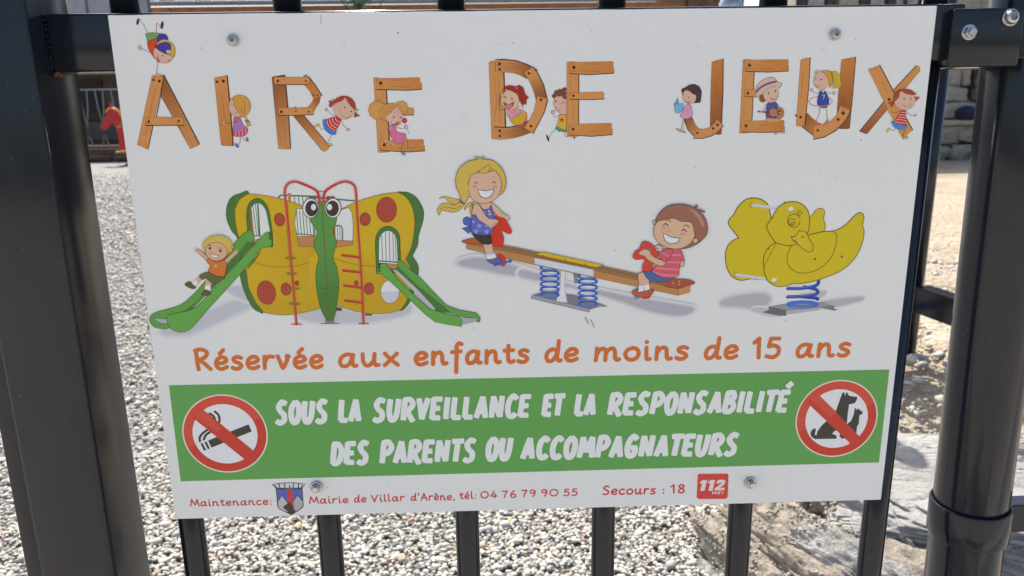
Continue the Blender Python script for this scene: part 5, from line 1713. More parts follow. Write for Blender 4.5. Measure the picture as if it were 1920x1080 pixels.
4 P 0 202 142 86|2156 1157 2222 1165 2280 1186 2322 1229 2347 1301 2426 1264 2400 1199 2345 1134 2273 1087 2215 1062 2162 1054 2159 1078
5 S 2 128 80 48 2|2156 1157 2222 1165 2280 1186 2322 1229 2347 1301 2426 1264 2400 1199 2345 1134 2273 1087 2215 1062 2162 1054 2159 1078
6 S 0 82 56 46 7|2162 1053 2245 1069 2331 1118 2400 1194 2425 1259
6 P 1 66 40 36|2060 1219 2058 1211 2050 1208 2042 1212 2038 1219 2041 1227 2048 1230 2057 1227
7 P 1 104 56 46|2057 1221 2055 1214 2049 1212 2042 1215 2039 1221 2041 1227 2048 1229 2054 1227
7 P 1 66 40 36|2385 1244 2382 1234 2372 1230 2362 1235 2357 1244 2360 1254 2370 1258 2380 1254
8 P 1 104 56 46|2382 1245 2379 1238 2371 1235 2363 1238 2359 1246 2361 1254 2369 1257 2378 1253
7 P 1 66 40 36|2349 1198 2347 1190 2338 1186 2329 1190 2325 1198 2328 1206 2336 1210 2345 1206
8 P 1 104 56 46|2346 1199 2344 1193 2337 1190 2330 1193 2327 1200 2329 1206 2336 1209 2343 1206
7 P 1 66 40 36|2199 1120 2196 1112 2189 1110 2181 1113 2178 1120 2180 1127 2187 1130 2195 1127
8 P 1 104 56 46|2196 1121 2194 1115 2188 1113 2182 1116 2179 1121 2181 1127 2187 1129 2193 1127
6 S 1 128 80 48 2|2027 1635 2034 1628
6 S 1 128 80 48 2|2051 1642 2054 1621
6 S 1 128 80 48 2|2071 1203 2068 1152
3 S 1 128 80 48 2|2346 1635 2343 1621
3 S 1 128 80 48 2|2371 1638 2375 1610
3 S 1 128 80 48 2|2367 1566 2385 1568
9 S 1 128 80 48 2|2366 1243 2363 1358
7 S 1 128 80 48 2|2403 1170 2400 1127
7 S 1 128 80 48 2|2162 1154 2174 1142
8 S 1 128 80 48 2|2390 1264 2394 1279
6 S 1 128 80 48 2|2041 1547 2044 1362
# printed_child ~ ponytailed girl in a blue number seven shirt with a hula hoop
7 S 1 92 62 50 3|2190 1287 2189 1238 2168 1191
7 S 1 92 62 50 3|2240 1291 2247 1244 2255 1197
1 S 1 92 62 50 3|2183 1411 2158 1391 2125 1408
1 S 1 92 62 50 3|2213 1410 2248 1392 2282 1388
8 P 1 208 114 120|2159 1187 2173 1192 2191 1165 2180 1159
9 S 3 92 62 50 1|2159 1187 2173 1192 2191 1165 2180 1159
8 P 1 208 114 120|2256 1201 2264 1186 2252 1160 2234 1164
9 S 3 92 62 50 1|2256 1201 2264 1186 2252 1160 2234 1164
2 P 1 228 188 166|2128 1416 2126 1408 2117 1404 2109 1408 2104 1416 2107 1425 2115 1428 2124 1425
3 S 3 190 90 100 2|2128 1416 2126 1408 2117 1404 2109 1408 2104 1416 2107 1425 2115 1428 2124 1425
4 P 1 205 130 130|2120 1416 2119 1414 2117 1413 2114 1414 2113 1416 2114 1419 2116 1420 2119 1419
2 P 1 228 188 166|2301 1391 2298 1383 2290 1379 2281 1383 2277 1392 2280 1400 2288 1404 2297 1400
3 S 3 190 90 100 2|2301 1391 2298 1383 2290 1379 2281 1383 2277 1392 2280 1400 2288 1404 2297 1400
4 P 1 205 130 130|2293 1391 2292 1389 2289 1388 2287 1389 2285 1391 2286 1394 2289 1395 2291 1394
1 S 1 188 92 124 5|2105 1333 2106 1340 2111 1346 2118 1352 2129 1358 2142 1362 2157 1365 2173 1367 2190 1368 2207 1367 2224 1364 2239 1361 2253 1356 2264 1351 2273 1344 2278 1338 2281 1331
8 P 1 54 50 56|2183 1303 2248 1305 2239 1286 2212 1284 2192 1288
9 P 1 62 78 148|2185 1407 2217 1407 2249 1360 2255 1309 2214 1298 2171 1307 2169 1361
10 S 3 92 62 50 2|2185 1407 2217 1407 2249 1360 2255 1309 2214 1298 2171 1307 2169 1361
11 P 1 210 190 150|2193 1416 2212 1415 2211 1400 2203 1395
11 S 0 222 206 120 5|2200 1377 2219 1379 2211 1349
11 S 1 188 92 124 5|2281 1331 2280 1324 2275 1317 2268 1311 2257 1305 2244 1301 2229 1298 2213 1296 2196 1296 2179 1296 2162 1299 2146 1302 2133 1307 2121 1312 2113 1319 2107 1326 2105 1333
12 S 1 206 190 150 3|2249 1307 2241 1303 2231 1300 2220 1297 2208 1296 2196 1296 2183 1296 2171 1298 2160 1301
12 P 1 228 188 166|2244 1482 2240 1454 2226 1432 2204 1419 2178 1419 2153 1432 2135 1455 2127 1484 2131 1512 2145 1535 2167 1547 2193 1547 2218 1534 2236 1511
13 S 3 130 82 66 2|2244 1482 2240 1454 2226 1432 2204 1419 2178 1419 2153 1432 2135 1455 2127 1484 2131 1512 2145 1535 2167 1547 2193 1547 2218 1534 2236 1511
14 P 1 216 164 66|2179 1550 2219 1554 2251 1545 2271 1474 2254 1430 2241 1474 2218 1520
15 S 3 92 62 50 2|2179 1550 2219 1554 2251 1545 2271 1474 2254 1430 2241 1474 2218 1520
16 P 0 222 192 62|2257 1545 2294 1546 2325 1512 2337 1444 2324 1425 2311 1434 2297 1426 2276 1424 2278 1474 2266 1516
17 S 2 92 62 50 2|2257 1545 2294 1546 2325 1512 2337 1444 2324 1425 2311 1434 2297 1426 2276 1424 2278 1474 2266 1516
18 S 1 170 130 40 2|2277 1530 2302 1495 2311 1438
19 S 1 170 130 40 2|2269 1537 2288 1488 2293 1434
18 S 1 190 100 60 6|2243 1550 2262 1536
14 P 1 58 44 42|2146 1499 2145 1496 2142 1495 2139 1496 2137 1499 2138 1502 2142 1504 2145 1502
16 P 1 58 44 42|2189 1490 2188 1486 2184 1485 2180 1486 2178 1490 2180 1493 2183 1495 2187 1493
16 S 1 130 82 66 3|2143 1452 2158 1436 2173 1439 2179 1451
14 S 1 130 82 66 3|2121 1538 2143 1557 2164 1553
15 S 1 130 82 66 3|2130 1532 2149 1549
# letter ~ wooden board letter X
1 G 0 202 142 86 136 86 58 2793 1410 2612 1196|2891 1581 2914 1576 2922 1562 2924 1541 2570 1087 2553 1091 2511 1106 2734 1404
2 S 2 128 80 48 2|2891 1581 2914 1576 2922 1562 2924 1541 2570 1087 2553 1091 2511 1106 2734 1404
3 S 0 82 56 46 6|2893 1582 2734 1401 2511 1108
4 P 0 202 142 86|2530 1561 2568 1568 2612 1588 2743 1390 2919 1111 2895 1093 2852 1042 2839 1061 2674 1326
5 S 2 128 80 48 2|2530 1561 2568 1568 2612 1588 2743 1390 2919 1111 2895 1093 2852 1042 2839 1061 2674 1326
6 S 0 82 56 46 7|2615 1588 2744 1391
6 S 0 82 56 46 7|2863 1193 2919 1111
6 P 1 66 40 36|2724 1339 2722 1331 2714 1328 2706 1331 2702 1339 2704 1347 2712 1350 2720 1346
7 P 1 104 56 46|2721 1340 2719 1334 2713 1332 2706 1334 2703 1340 2705 1347 2711 1349 2718 1346
6 S 1 128 80 48 2|2553 1568 2560 1559
6 S 1 128 80 48 2|2582 1573 2596 1541
6 S 1 128 80 48 2|2847 1068 2848 1105
6 S 1 128 80 48 2|2534 1106 2542 1096
6 S 1 128 80 48 2|2561 1098 2566 1088
6 S 1 128 80 48 2|2758 1180 2787 1121
7 S 1 128 80 48 2|2645 1469 2690 1397
# printed_child ~ red haired girl in a striped top running past the letter X
7 S 1 92 62 50 3|2787 1121 2765 1109 2743 1121
7 S 1 92 62 50 3|2860 1116 2853 1087 2851 1065
6 S 1 92 62 50 3|2822 1255 2766 1242 2729 1253
6 S 1 92 62 50 3|2852 1251 2882 1225 2917 1218
8 P 1 216 194 96|2737 1108 2732 1100 2727 1095 2723 1093 2719 1094 2718 1100 2718 1107 2721 1116 2726 1123 2731 1129 2736 1131 2739 1129 2741 1124 2740 1116
9 S 3 92 62 50 1|2737 1108 2732 1100 2727 1095 2723 1093 2719 1094 2718 1100 2718 1107 2721 1116 2726 1123 2731 1129 2736 1131 2739 1129 2741 1124 2740 1116
8 P 1 216 194 96|2892 1056 2891 1053 2886 1049 2878 1046 2869 1045 2860 1045 2853 1047 2850 1050 2851 1054 2856 1057 2864 1060 2873 1062 2882 1062 2889 1060
9 S 3 92 62 50 2|2892 1056 2891 1053 2886 1049 2878 1046 2869 1045 2860 1045 2853 1047 2850 1050 2851 1054 2856 1057 2864 1060 2873 1062 2882 1062 2889 1060
7 S 1 228 188 166 6|2721 1251 2734 1246
8 S 1 228 188 166 6|2721 1251 2722 1239
9 S 1 228 188 166 6|2721 1251 2709 1249
10 S 1 228 188 166 6|2721 1251 2713 1262
11 S 1 228 188 166 6|2721 1251 2729 1261
12 P 1 228 188 166|2729 1251 2727 1246 2722 1244 2717 1246 2714 1251 2716 1257 2721 1259 2726 1256
13 S 3 130 82 66 1|2729 1251 2727 1246 2722 1244 2717 1246 2714 1251 2716 1257 2721 1259 2726 1256
3 S 1 228 188 166 6|2927 1220 2939 1215
4 S 1 228 188 166 6|2927 1220 2927 1207
7 S 1 228 188 166 6|2927 1220 2915 1217
8 S 1 228 188 166 6|2927 1220 2919 1230
9 S 1 228 188 166 6|2927 1220 2934 1229
10 P 1 228 188 166|2935 1220 2933 1214 2928 1212 2922 1215 2919 1220 2921 1225 2926 1227 2932 1225
11 S 3 130 82 66 1|2935 1220 2933 1214 2928 1212 2922 1215 2919 1220 2921 1225 2926 1227 2932 1225
7 P 0 192 66 66|2814 1257 2848 1258 2867 1147 2806 1151 2767 1175 2791 1223
8 S 2 92 62 50 2|2814 1257 2848 1258 2867 1147 2806 1151 2767 1175 2791 1223
9 S 1 228 200 196 4|2812 1243 2852 1242
9 S 1 228 200 196 4|2800 1226 2854 1221
9 S 1 228 200 196 4|2792 1210 2858 1202
9 S 1 228 200 196 4|2785 1194 2861 1182
10 S 1 228 200 196 4|2777 1179 2820 1166 2864 1164
11 P 1 78 128 194|2746 1180 2774 1171 2822 1149 2868 1145 2867 1125 2825 1116 2782 1128 2757 1154
12 S 3 92 62 50 2|2746 1180 2774 1171 2822 1149 2868 1145 2867 1125 2825 1116 2782 1128 2757 1154
6 P 0 184 76 84|2906 1357 2947 1354 2920 1323
7 S 2 92 62 50 2|2906 1357 2947 1354 2920 1323
8 P 0 154 78 62|2706 1317 2748 1328 2753 1309 2741 1280 2729 1292
9 S 2 92 62 50 2|2706 1317 2748 1328 2753 1309 2741 1280 2729 1292
10 P 1 228 188 166|2912 1330 2908 1299 2888 1275 2858 1262 2822 1262 2788 1276 2763 1301 2752 1332 2757 1362 2776 1387 2807 1400 2842 1399 2876 1386 2901 1361
11 S 3 130 82 66 2|2912 1330 2908 1299 2888 1275 2858 1262 2822 1262 2788 1276 2763 1301 2752 1332 2757 1362 2776 1387 2807 1400 2842 1399 2876 1386 2901 1361
12 P 1 154 78 62|2747 1325 2743 1372 2772 1404 2823 1414 2877 1404 2906 1372 2842 1377 2791 1400 2785 1359 2764 1332
13 S 3 92 62 50 2|2747 1325 2743 1372 2772 1404 2823 1414 2877 1404 2906 1372 2842 1377 2791 1400 2785 1359 2764 1332
14 P 1 216 178 80|2918 1376 2916 1369 2911 1367 2906 1369 2903 1376 2904 1383 2909 1385 2915 1383
15 S 3 92 62 50 1|2918 1376 2916 1369 2911 1367 2906 1369 2903 1376 2904 1383 2909 1385 2915 1383
14 P 1 58 44 42|2833 1341 2831 1337 2828 1336 2824 1338 2822 1341 2823 1345 2827 1346 2831 1345
14 P 1 58 44 42|2883 1343 2882 1340 2878 1338 2874 1340 2872 1343 2873 1347 2877 1348 2881 1347
12 S 1 130 82 66 3|2822 1304 2845 1283 2876 1291 2885 1307
# printed_slide ~ yellow butterfly climbing frame with two green slides
1 F 164 166 172 51|-2909 -361 -2726 -378 -2572 -323 -2390 -243 -2223 -169 -2216 -105 -2381 -153 -2561 -226 -2740 -287
2 F 164 166 172 27|-2366 -20 -2267 -7 -2223 -48 -2206 -118 -2299 -78
1 F 164 166 172 38|-1822 -235 -1670 -193 -1498 -210 -1254 -273 -1053 -238 -952 -201 -992 -252 -1231 -299 -1505 -307 -1752 -288
1 S 0 82 120 86 6|-1786 690 -1777 399
1 S 0 82 120 86 6|-1755 689 -1746 398
1 S 0 82 120 86 6|-1724 689 -1715 398
1 S 0 82 120 86 6|-1693 688 -1683 397
1 S 0 82 120 86 6|-1662 688 -1652 397
1 S 0 82 120 86 6|-1631 687 -1621 396
1 S 0 82 120 86 6|-1600 687 -1589 396
2 S 1 74 112 80 11|-1906 677 -1886 697 -1815 695 -1592 684
3 P 0 178 124 84|-1831 714 -1809 714 -1813 642 -1834 642
3 S 1 74 112 80 11|-1673 678 -1519 666 -1327 646
4 P 0 140 84 58|-1544 686 -1482 685 -1485 637 -1545 638
3 P 1 72 112 62|-2122 714 -2193 716 -2255 691 -2297 626 -2310 530 -2282 432 -2242 358 -2255 110 -2234 -41 -2186 -170 -2135 -213 -2104 -214 -2149 -43 -2183 109 -2165 406
4 S 3 58 84 46 4|-2122 714 -2193 716 -2255 691 -2297 626 -2310 530 -2282 432 -2242 358 -2255 110 -2234 -41 -2186 -170 -2135 -213 -2104 -214 -2149 -43 -2183 109 -2165 406
5 G 0 198 166 46 184 150 40 -2052 206 -1940 104|-2134 711 -2052 706 -1935 685 -1831 654 -1721 611 -1711 520 -1650 372 -1591 198 -1621 -184 -1747 -217 -1872 -238 -1971 -241 -2092 -217 -2147 -145 -2195 -17 -2201 109 -2230 358 -2246 492 -2238 601 -2197 672
6 S 1 120 92 40 4|-1621 -184 -1747 -217 -1872 -238 -1971 -241 -2092 -217 -2147 -145 -2195 -17 -2201 109 -2230 358 -2246 492 -2238 601 -2197 672 -2134 711 -2052 706 -1935 685 -1831 654 -1721 611
7 P 0 178 124 84|-1789 399 -1655 397 -1666 299 -1782 306
8 S 2 120 90 50 4|-1789 399 -1655 397 -1666 299 -1782 306
9 P 0 -1 0 0|-1776 596 -1717 592 -1662 531 -1650 458 -1662 382 -1787 381 -1800 485
10 S 2 120 92 40 4|-1776 596 -1717 592 -1662 531 -1650 458 -1662 382 -1787 381 -1800 485
11 S 0 82 120 86 6|-1777 587 -1779 393
11 S 0 82 120 86 6|-1754 576 -1755 392
11 S 0 82 120 86 6|-1731 565 -1731 392
11 S 0 82 120 86 6|-1708 554 -1707 392
11 S 0 82 120 86 6|-1685 542 -1683 391
11 S 0 82 120 86 6|-1662 531 -1659 391
12 S 0 70 108 74 8|-1789 402 -1659 387
7 P 1 160 74 62|-1872 518 -1875 496 -1885 477 -1900 465 -1918 463 -1934 471 -1946 487 -1951 508 -1948 531 -1938 550 -1922 561 -1905 564 -1889 556 -1877 540
8 S 3 130 60 50 4|-1872 518 -1875 496 -1885 477 -1900 465 -1918 463 -1934 471 -1946 487 -1951 508 -1948 531 -1938 550 -1922 561 -1905 564 -1889 556 -1877 540
7 P 1 160 74 62|-1992 -44 -1994 -86 -2010 -123 -2036 -147 -2068 -153 -2098 -140 -2122 -111 -2133 -71 -2131 -29 -2114 8 -2088 31 -2057 38 -2026 25 -2003 -4
8 S 3 130 60 50 4|-1992 -44 -1994 -86 -2010 -123 -2036 -147 -2068 -153 -2098 -140 -2122 -111 -2133 -71 -2131 -29 -2114 8 -2088 31 -2057 38 -2026 25 -2003 -4
7 P 1 160 74 62|-1869 -26 -1871 -49 -1881 -68 -1896 -80 -1913 -83 -1929 -76 -1942 -60 -1947 -39 -1945 -17 -1936 3 -1921 15 -1903 18 -1887 10 -1875 -5
8 S 3 130 60 50 4|-1869 -26 -1871 -49 -1881 -68 -1896 -80 -1913 -83 -1929 -76 -1942 -60 -1947 -39 -1945 -17 -1936 3 -1921 15 -1903 18 -1887 10 -1875 -5
7 P 1 160 74 62|-1805 12 -1811 -2 -1822 -8 -1831 -2 -1834 13 -1829 27 -1818 33 -1808 27
8 S 3 130 60 50 4|-1805 12 -1811 -2 -1822 -8 -1831 -2 -1834 13 -1829 27 -1818 33 -1808 27
7 S 1 130 96 40 4|-2150 193 -2056 159 -1936 144 -1814 152 -1740 169 -1645 208
7 P 0 72 112 62|-2135 319 -2162 412 -2160 527 -2158 542 -2155 574 -2148 605 -2135 632 -2119 654 -2100 669 -2079 678 -2057 679 -2037 672 -2018 657 -2003 636 -1991 610 -1985 580 -1976 476 -1973 402 -1979 304 -2043 303
8 S 2 58 84 46 4|-2135 319 -2162 412 -2160 527 -2158 542 -2155 574 -2148 605 -2135 632 -2119 654 -2100 669 -2079 678 -2057 679 -2037 672 -2018 657 -2003 636 -1991 610 -1985 580 -1976 476 -1973 402 -1979 304 -2043 303
9 P 1 -1 0 0|-2119 597 -2082 638 -2041 634 -2010 585 -1999 488 -2002 405 -2115 366 -2121 490
10 P 0 156 96 66|-2129 573 -2114 599 -2115 380 -2115 348 -2135 349
10 S 0 82 120 86 6|-2102 620 -2096 395
10 S 0 82 120 86 6|-2082 634 -2080 392
11 S 0 66 104 68 11|-2064 637 -2073 389
12 S 0 70 108 74 7|-2112 390 -2064 392
11 P 0 178 124 84|-2131 363 -2066 372 -2090 341 -2117 341
2 P 1 72 112 62|-1003 705 -967 708 -925 704 -861 663 -815 572 -818 493 -858 371 -869 297 -910 217 -911 209 -874 141 -874 72 -911 -67 -950 -156 -995 -210 -1030 -222 -1047 -116 -1051 263 -1043 630
3 S 3 58 84 46 4|-1003 705 -967 708 -925 704 -861 663 -815 572 -818 493 -858 371 -869 297 -910 217 -911 209 -874 141 -874 72 -911 -67 -950 -156 -995 -210 -1030 -222 -1047 -116 -1051 263 -1043 630
13 G 0 198 166 46 184 150 40 -1348 193 -1330 93|-1712 200 -1634 273 -1518 358 -1470 516 -1435 585 -1318 639 -1171 683 -1075 699 -1003 704 -956 682 -920 640 -895 579 -884 506 -887 445 -900 359 -922 273 -967 186 -936 123 -928 35 -946 -79 -981 -156 -1027 -219 -1128 -243 -1253 -247 -1375 -225 -1520 -173 -1651 -183 -1746 -215
14 S 1 120 92 40 4|-1435 585 -1318 639 -1171 683 -1075 699 -1003 704 -956 682 -920 640 -895 579 -884 506 -887 445 -900 359 -922 273 -967 186
14 S 1 120 92 40 4|-946 -79 -981 -156 -1027 -219 -1128 -243 -1253 -247 -1375 -225 -1520 -173
15 P 0 178 124 84|-1506 355 -1363 343 -1370 308 -1501 291
16 S 2 120 90 50 4|-1506 355 -1363 343 -1370 308 -1501 291
17 P 0 -1 0 0|-1488 516 -1436 581 -1381 598 -1359 560 -1354 465 -1366 339 -1501 347
18 S 2 120 92 40 4|-1488 516 -1436 581 -1381 598 -1359 560 -1354 465 -1366 339 -1501 347
19 S 1 82 122 88 11|-1493 458 -1456 459 -1440 436 -1444 346
20 S 1 82 122 88 5|-1475 455 -1479 350
20 S 1 82 122 88 5|-1458 455 -1461 349
20 P 0 150 90 60|-1525 425 -1492 461 -1495 370
15 P 1 160 74 62|-1017 574 -1027 532 -1050 498 -1082 480 -1116 481 -1146 500 -1166 534 -1171 576 -1161 618 -1137 651 -1106 669 -1071 669 -1042 650 -1022 616
16 S 3 130 60 50 4|-1017 574 -1027 532 -1050 498 -1082 480 -1116 481 -1146 500 -1166 534 -1171 576 -1161 618 -1137 651 -1106 669 -1071 669 -1042 650 -1022 616
15 P 1 160 74 62|-1220 504 -1225 482 -1238 465 -1255 455 -1273 455 -1289 465 -1299 483 -1301 506 -1296 528 -1283 545 -1266 555 -1248 554 -1233 544 -1222 526
16 S 3 130 60 50 4|-1220 504 -1225 482 -1238 465 -1255 455 -1273 455 -1289 465 -1299 483 -1301 506 -1296 528 -1283 545 -1266 555 -1248 554 -1233 544 -1222 526
15 P 1 160 74 62|-1225 -42 -1230 -63 -1242 -80 -1259 -89 -1276 -88 -1292 -79 -1301 -62 -1304 -41 -1299 -20 -1287 -3 -1270 6 -1253 5 -1238 -4 -1228 -21
16 S 3 130 60 50 4|-1225 -42 -1230 -63 -1242 -80 -1259 -89 -1276 -88 -1292 -79 -1301 -62 -1304 -41 -1299 -20 -1287 -3 -1270 6 -1253 5 -1238 -4 -1228 -21
14 P 1 160 74 62|-1344 5 -1350 -10 -1361 -15 -1372 -9 -1376 5 -1370 20 -1359 25 -1348 19
15 S 3 130 60 50 4|-1344 5 -1350 -10 -1361 -15 -1372 -9 -1376 5 -1370 20 -1359 25 -1348 19
15 S 1 130 96 40 4|-1523 209 -1410 167 -1302 143 -1198 138
15 P 1 -1 0 0|-1027 -72 -1037 -112 -1059 -145 -1090 -163 -1123 -162 -1151 -143 -1170 -110 -1175 -69 -1165 -28 -1143 4 -1112 22 -1080 21 -1051 3 -1032 -30
16 S 3 120 92 40 4|-1027 -72 -1037 -112 -1059 -145 -1090 -163 -1123 -162 -1151 -143 -1170 -110 -1175 -69 -1165 -28 -1143 4 -1112 22 -1080 21 -1051 3 -1032 -30
17 P 0 172 173 178|-1029 -71 -1035 -100 -1046 -125 -1063 -145 -1084 -158 -1106 -162 -1128 -157 -1147 -144 -1162 -123 -1171 -97 -1173 -69
16 P 0 72 112 62|-1198 78 -1196 303 -1190 356 -1182 382 -1168 405 -1151 425 -1130 439 -1107 447 -1084 448 -1061 443 -1041 431 -1024 414 -1012 392 -1004 366 -1003 339 -1004 299 -1007 80
17 S 2 58 84 46 4|-1198 78 -1196 303 -1190 356 -1182 382 -1168 405 -1151 425 -1130 439 -1107 447 -1084 448 -1061 443 -1041 431 -1024 414 -1012 392 -1004 366 -1003 339 -1004 299 -1007 80
18 P 0 -1 0 0|-1175 165 -1163 339 -1157 359 -1148 378 -1135 393 -1120 404 -1103 410 -1086 411 -1070 407 -1056 398 -1044 385 -1035 368 -1030 348 -1029 327 -1030 150
19 S 0 70 100 78 5|-1141 382 -1146 171
19 S 0 70 100 78 5|-1112 402 -1118 170
19 S 0 70 100 78 5|-1083 402 -1089 170
19 S 0 70 100 78 5|-1055 401 -1061 169
19 S 0 70 100 78 5|-1037 380 -1041 169
20 S 0 70 108 74 10|-1176 178 -1029 163
19 P 0 178 124 84|-1133 154 -1030 148 -1040 115 -1083 116
21 P 1 40 60 36|-1164 153 -1167 146 -1174 144 -1179 147 -1182 153 -1179 159 -1173 161 -1167 159
22 P 1 40 60 36|-1166 126 -1169 120 -1175 118 -1181 120 -1183 127 -1180 133 -1174 135 -1168 132
23 P 1 40 60 36|-1168 100 -1170 94 -1177 91 -1183 94 -1185 100 -1182 106 -1176 109 -1170 106
14 P 0 112 112 114|-1618 -220 -1549 -221 -1553 -320 -1623 -318
15 S 0 90 90 92 6|-1658 -318 -1516 -321
15 P 0 110 72 48|-1533 -183 -1485 -194 -1489 -218 -1542 -216
15 P 0 120 80 50|-1309 -246 -1248 -247 -1254 -262 -1306 -261
21 G 1 86 138 72 76 118 60 -1585 272 -1602 -105|-1611 635 -1480 633 -1478 504 -1511 419 -1490 332 -1526 215 -1503 134 -1496 -5 -1525 -170 -1558 -283 -1613 -282 -1656 -168 -1672 -2 -1662 124 -1636 214 -1667 311 -1634 415 -1678 507 -1624 543
22 S 3 58 84 46 4|-1611 635 -1480 633 -1478 504 -1511 419 -1490 332 -1526 215 -1503 134 -1496 -5 -1525 -170 -1558 -283 -1613 -282 -1656 -168 -1672 -2 -1662 124 -1636 214 -1667 311 -1634 415 -1678 507 -1624 543
23 S 1 110 92 60 6|-1579 632 -1585 272 -1590 -246
23 S 1 58 84 46 4|-1639 -30 -1596 -35
23 S 1 58 84 46 4|-1534 -23 -1498 -30
23 P 1 214 216 217|-1608 597 -1617 564 -1635 539 -1660 524 -1687 525 -1710 540 -1724 566 -1728 599 -1719 631 -1700 656 -1675 670 -1649 670 -1626 655 -1611 629
24 S 3 90 90 84 6|-1608 597 -1617 564 -1635 539 -1660 524 -1687 525 -1710 540 -1724 566 -1728 599 -1719 631 -1700 656 -1675 670 -1649 670 -1626 655 -1611 629
25 P 1 66 58 56|-1613 594 -1620 568 -1635 547 -1655 536 -1676 536 -1694 548 -1706 570 -1709 596 -1702 622 -1687 643 -1667 654 -1646 654 -1627 642 -1616 621
26 P 1 214 216 217|-1627 604 -1629 594 -1635 586 -1643 581 -1652 581 -1659 586 -1664 594 -1665 605 -1662 615 -1656 624 -1648 628 -1640 628 -1632 623 -1628 615
23 P 1 214 216 217|-1438 594 -1447 562 -1465 536 -1490 522 -1517 522 -1540 537 -1554 563 -1558 596 -1550 628 -1531 654 -1506 668 -1480 667 -1457 653 -1442 626
24 S 3 90 90 84 6|-1438 594 -1447 562 -1465 536 -1490 522 -1517 522 -1540 537 -1554 563 -1558 596 -1550 628 -1531 654 -1506 668 -1480 667 -1457 653 -1442 626
25 P 1 66 58 56|-1455 592 -1462 566 -1477 545 -1497 533 -1518 534 -1537 546 -1548 567 -1551 593 -1544 619 -1529 640 -1509 651 -1488 651 -1470 639 -1458 618
26 P 1 214 216 217|-1505 602 -1507 592 -1513 584 -1521 579 -1530 579 -1537 584 -1542 592 -1543 603 -1540 613 -1534 622 -1526 626 -1518 626 -1511 621 -1506 613
27 S 1 184 66 58 19|-1851 -319 -1852 -74 -1852 277 -1851 583 -1853 726 -1825 783 -1776 800 -1724 786 -1622 735 -1599 687 -1598 642
28 S 1 214 112 100 5|-1854 -306 -1857 -74 -1855 277 -1855 583 -1856 727 -1829 783 -1776 804 -1724 790
28 S 0 184 66 58 8|-1889 -319 -1811 -321
29 S 1 132 116 52 7|-1813 216 -1812 212 -1821 209 -1838 207 -1859 207 -1877 209 -1889 212 -1890 216 -1881 219 -1864 221 -1844 221 -1825 219
29 S 1 132 116 52 7|-1814 92 -1813 88 -1822 85 -1839 83 -1860 83 -1879 85 -1890 88 -1892 92 -1883 96 -1865 97 -1845 97 -1826 95
29 S 1 132 116 52 7|-1810 -28 -1808 -32 -1817 -35 -1835 -37 -1856 -37 -1874 -35 -1886 -32 -1888 -28 -1878 -24 -1861 -23 -1840 -23 -1822 -25
29 S 1 132 116 52 8|-1813 -150 -1811 -154 -1820 -158 -1838 -160 -1859 -160 -1878 -158 -1889 -154 -1891 -150 -1882 -147 -1864 -145 -1843 -145 -1825 -147
27 S 1 184 66 58 19|-1324 -325 -1318 80 -1320 513 -1319 724 -1342 776 -1397 794 -1463 775 -1541 729 -1563 686 -1569 643
28 S 1 214 112 100 5|-1328 -317 -1323 80 -1325 513 -1324 724 -1345 771 -1396 798 -1463 780
28 S 0 184 66 58 8|-1362 -325 -1284 -327
28 S 0 184 66 58 6|-1598 722 -1553 722
29 S 0 184 66 58 16|-1455 229 -1322 209
30 S 0 130 52 46 4|-1455 222 -1323 202
29 S 0 184 66 58 16|-1456 108 -1323 91
30 S 0 130 52 46 4|-1457 100 -1323 84
29 S 0 184 66 58 16|-1457 -12 -1323 -31
30 S 0 130 52 46 4|-1458 -20 -1324 -39
29 S 0 184 66 58 16|-1458 -133 -1324 -153
30 S 0 130 52 46 4|-1459 -141 -1324 -160
21 P 0 92 148 72|-1024 185 -983 168 -936 108 -866 44 -748 -96 -665 -188 -567 -229 -430 -257 -399 -297 -405 -333 -432 -330 -426 -303 -531 -288 -630 -256 -753 -209 -1039 113
22 S 2 58 84 46 4|-1024 185 -983 168 -936 108 -866 44 -748 -96 -665 -188 -567 -229 -430 -257 -399 -297 -405 -333 -432 -330 -426 -303 -531 -288 -630 -256 -753 -209 -1039 113
23 P 0 72 112 62|-1074 111 -1026 127 -870 -36 -676 -203 -630 -256 -754 -235
24 P 0 160 162 168|-1072 107 -1040 102 -883 -58 -753 -214 -759 -232 -803 -201
25 S 2 120 110 70 2|-1072 107 -1040 102 -883 -58 -753 -214 -759 -232 -803 -201
23 P 0 146 148 154|-546 -294 -426 -303 -432 -329 -546 -354
26 P 0 96 154 76|-1166 160 -1118 152 -1039 34 -922 -90 -803 -213 -668 -259 -562 -287 -545 -318 -551 -366 -659 -346 -758 -323 -830 -262 -996 -89 -1159 77 -1198 78
27 S 2 58 84 46 4|-1166 160 -1118 152 -1039 34 -922 -90 -803 -213 -668 -259 -562 -287 -545 -318 -551 -366 -659 -346 -758 -323 -830 -262 -996 -89 -1159 77 -1198 78
28 P 1 40 60 36|-1162 150 -1165 144 -1171 141 -1177 144 -1179 150 -1176 156 -1170 159 -1164 156
29 P 1 40 60 36|-1164 125 -1167 119 -1173 116 -1179 119 -1181 125 -1178 131 -1172 134 -1166 131
30 P 1 40 60 36|-1165 100 -1168 94 -1174 91 -1180 94 -1182 100 -1179 106 -1173 109 -1167 106
13 P 1 92 148 72|-2140 435 -2227 385 -2282 322 -2285 295 -2517 52 -2640 -71 -2747 -146 -2912 -191 -2974 -220 -2990 -269 -2964 -315 -2905 -332 -2846 -324 -2853 -259 -2704 -191 -2598 -130 -2147 319
14 S 3 58 84 46 4|-2140 435 -2227 385 -2282 322 -2285 295 -2517 52 -2640 -71 -2747 -146 -2912 -191 -2974 -220 -2990 -269 -2964 -315 -2905 -332 -2846 -324 -2853 -259 -2704 -191 -2598 -130 -2147 319
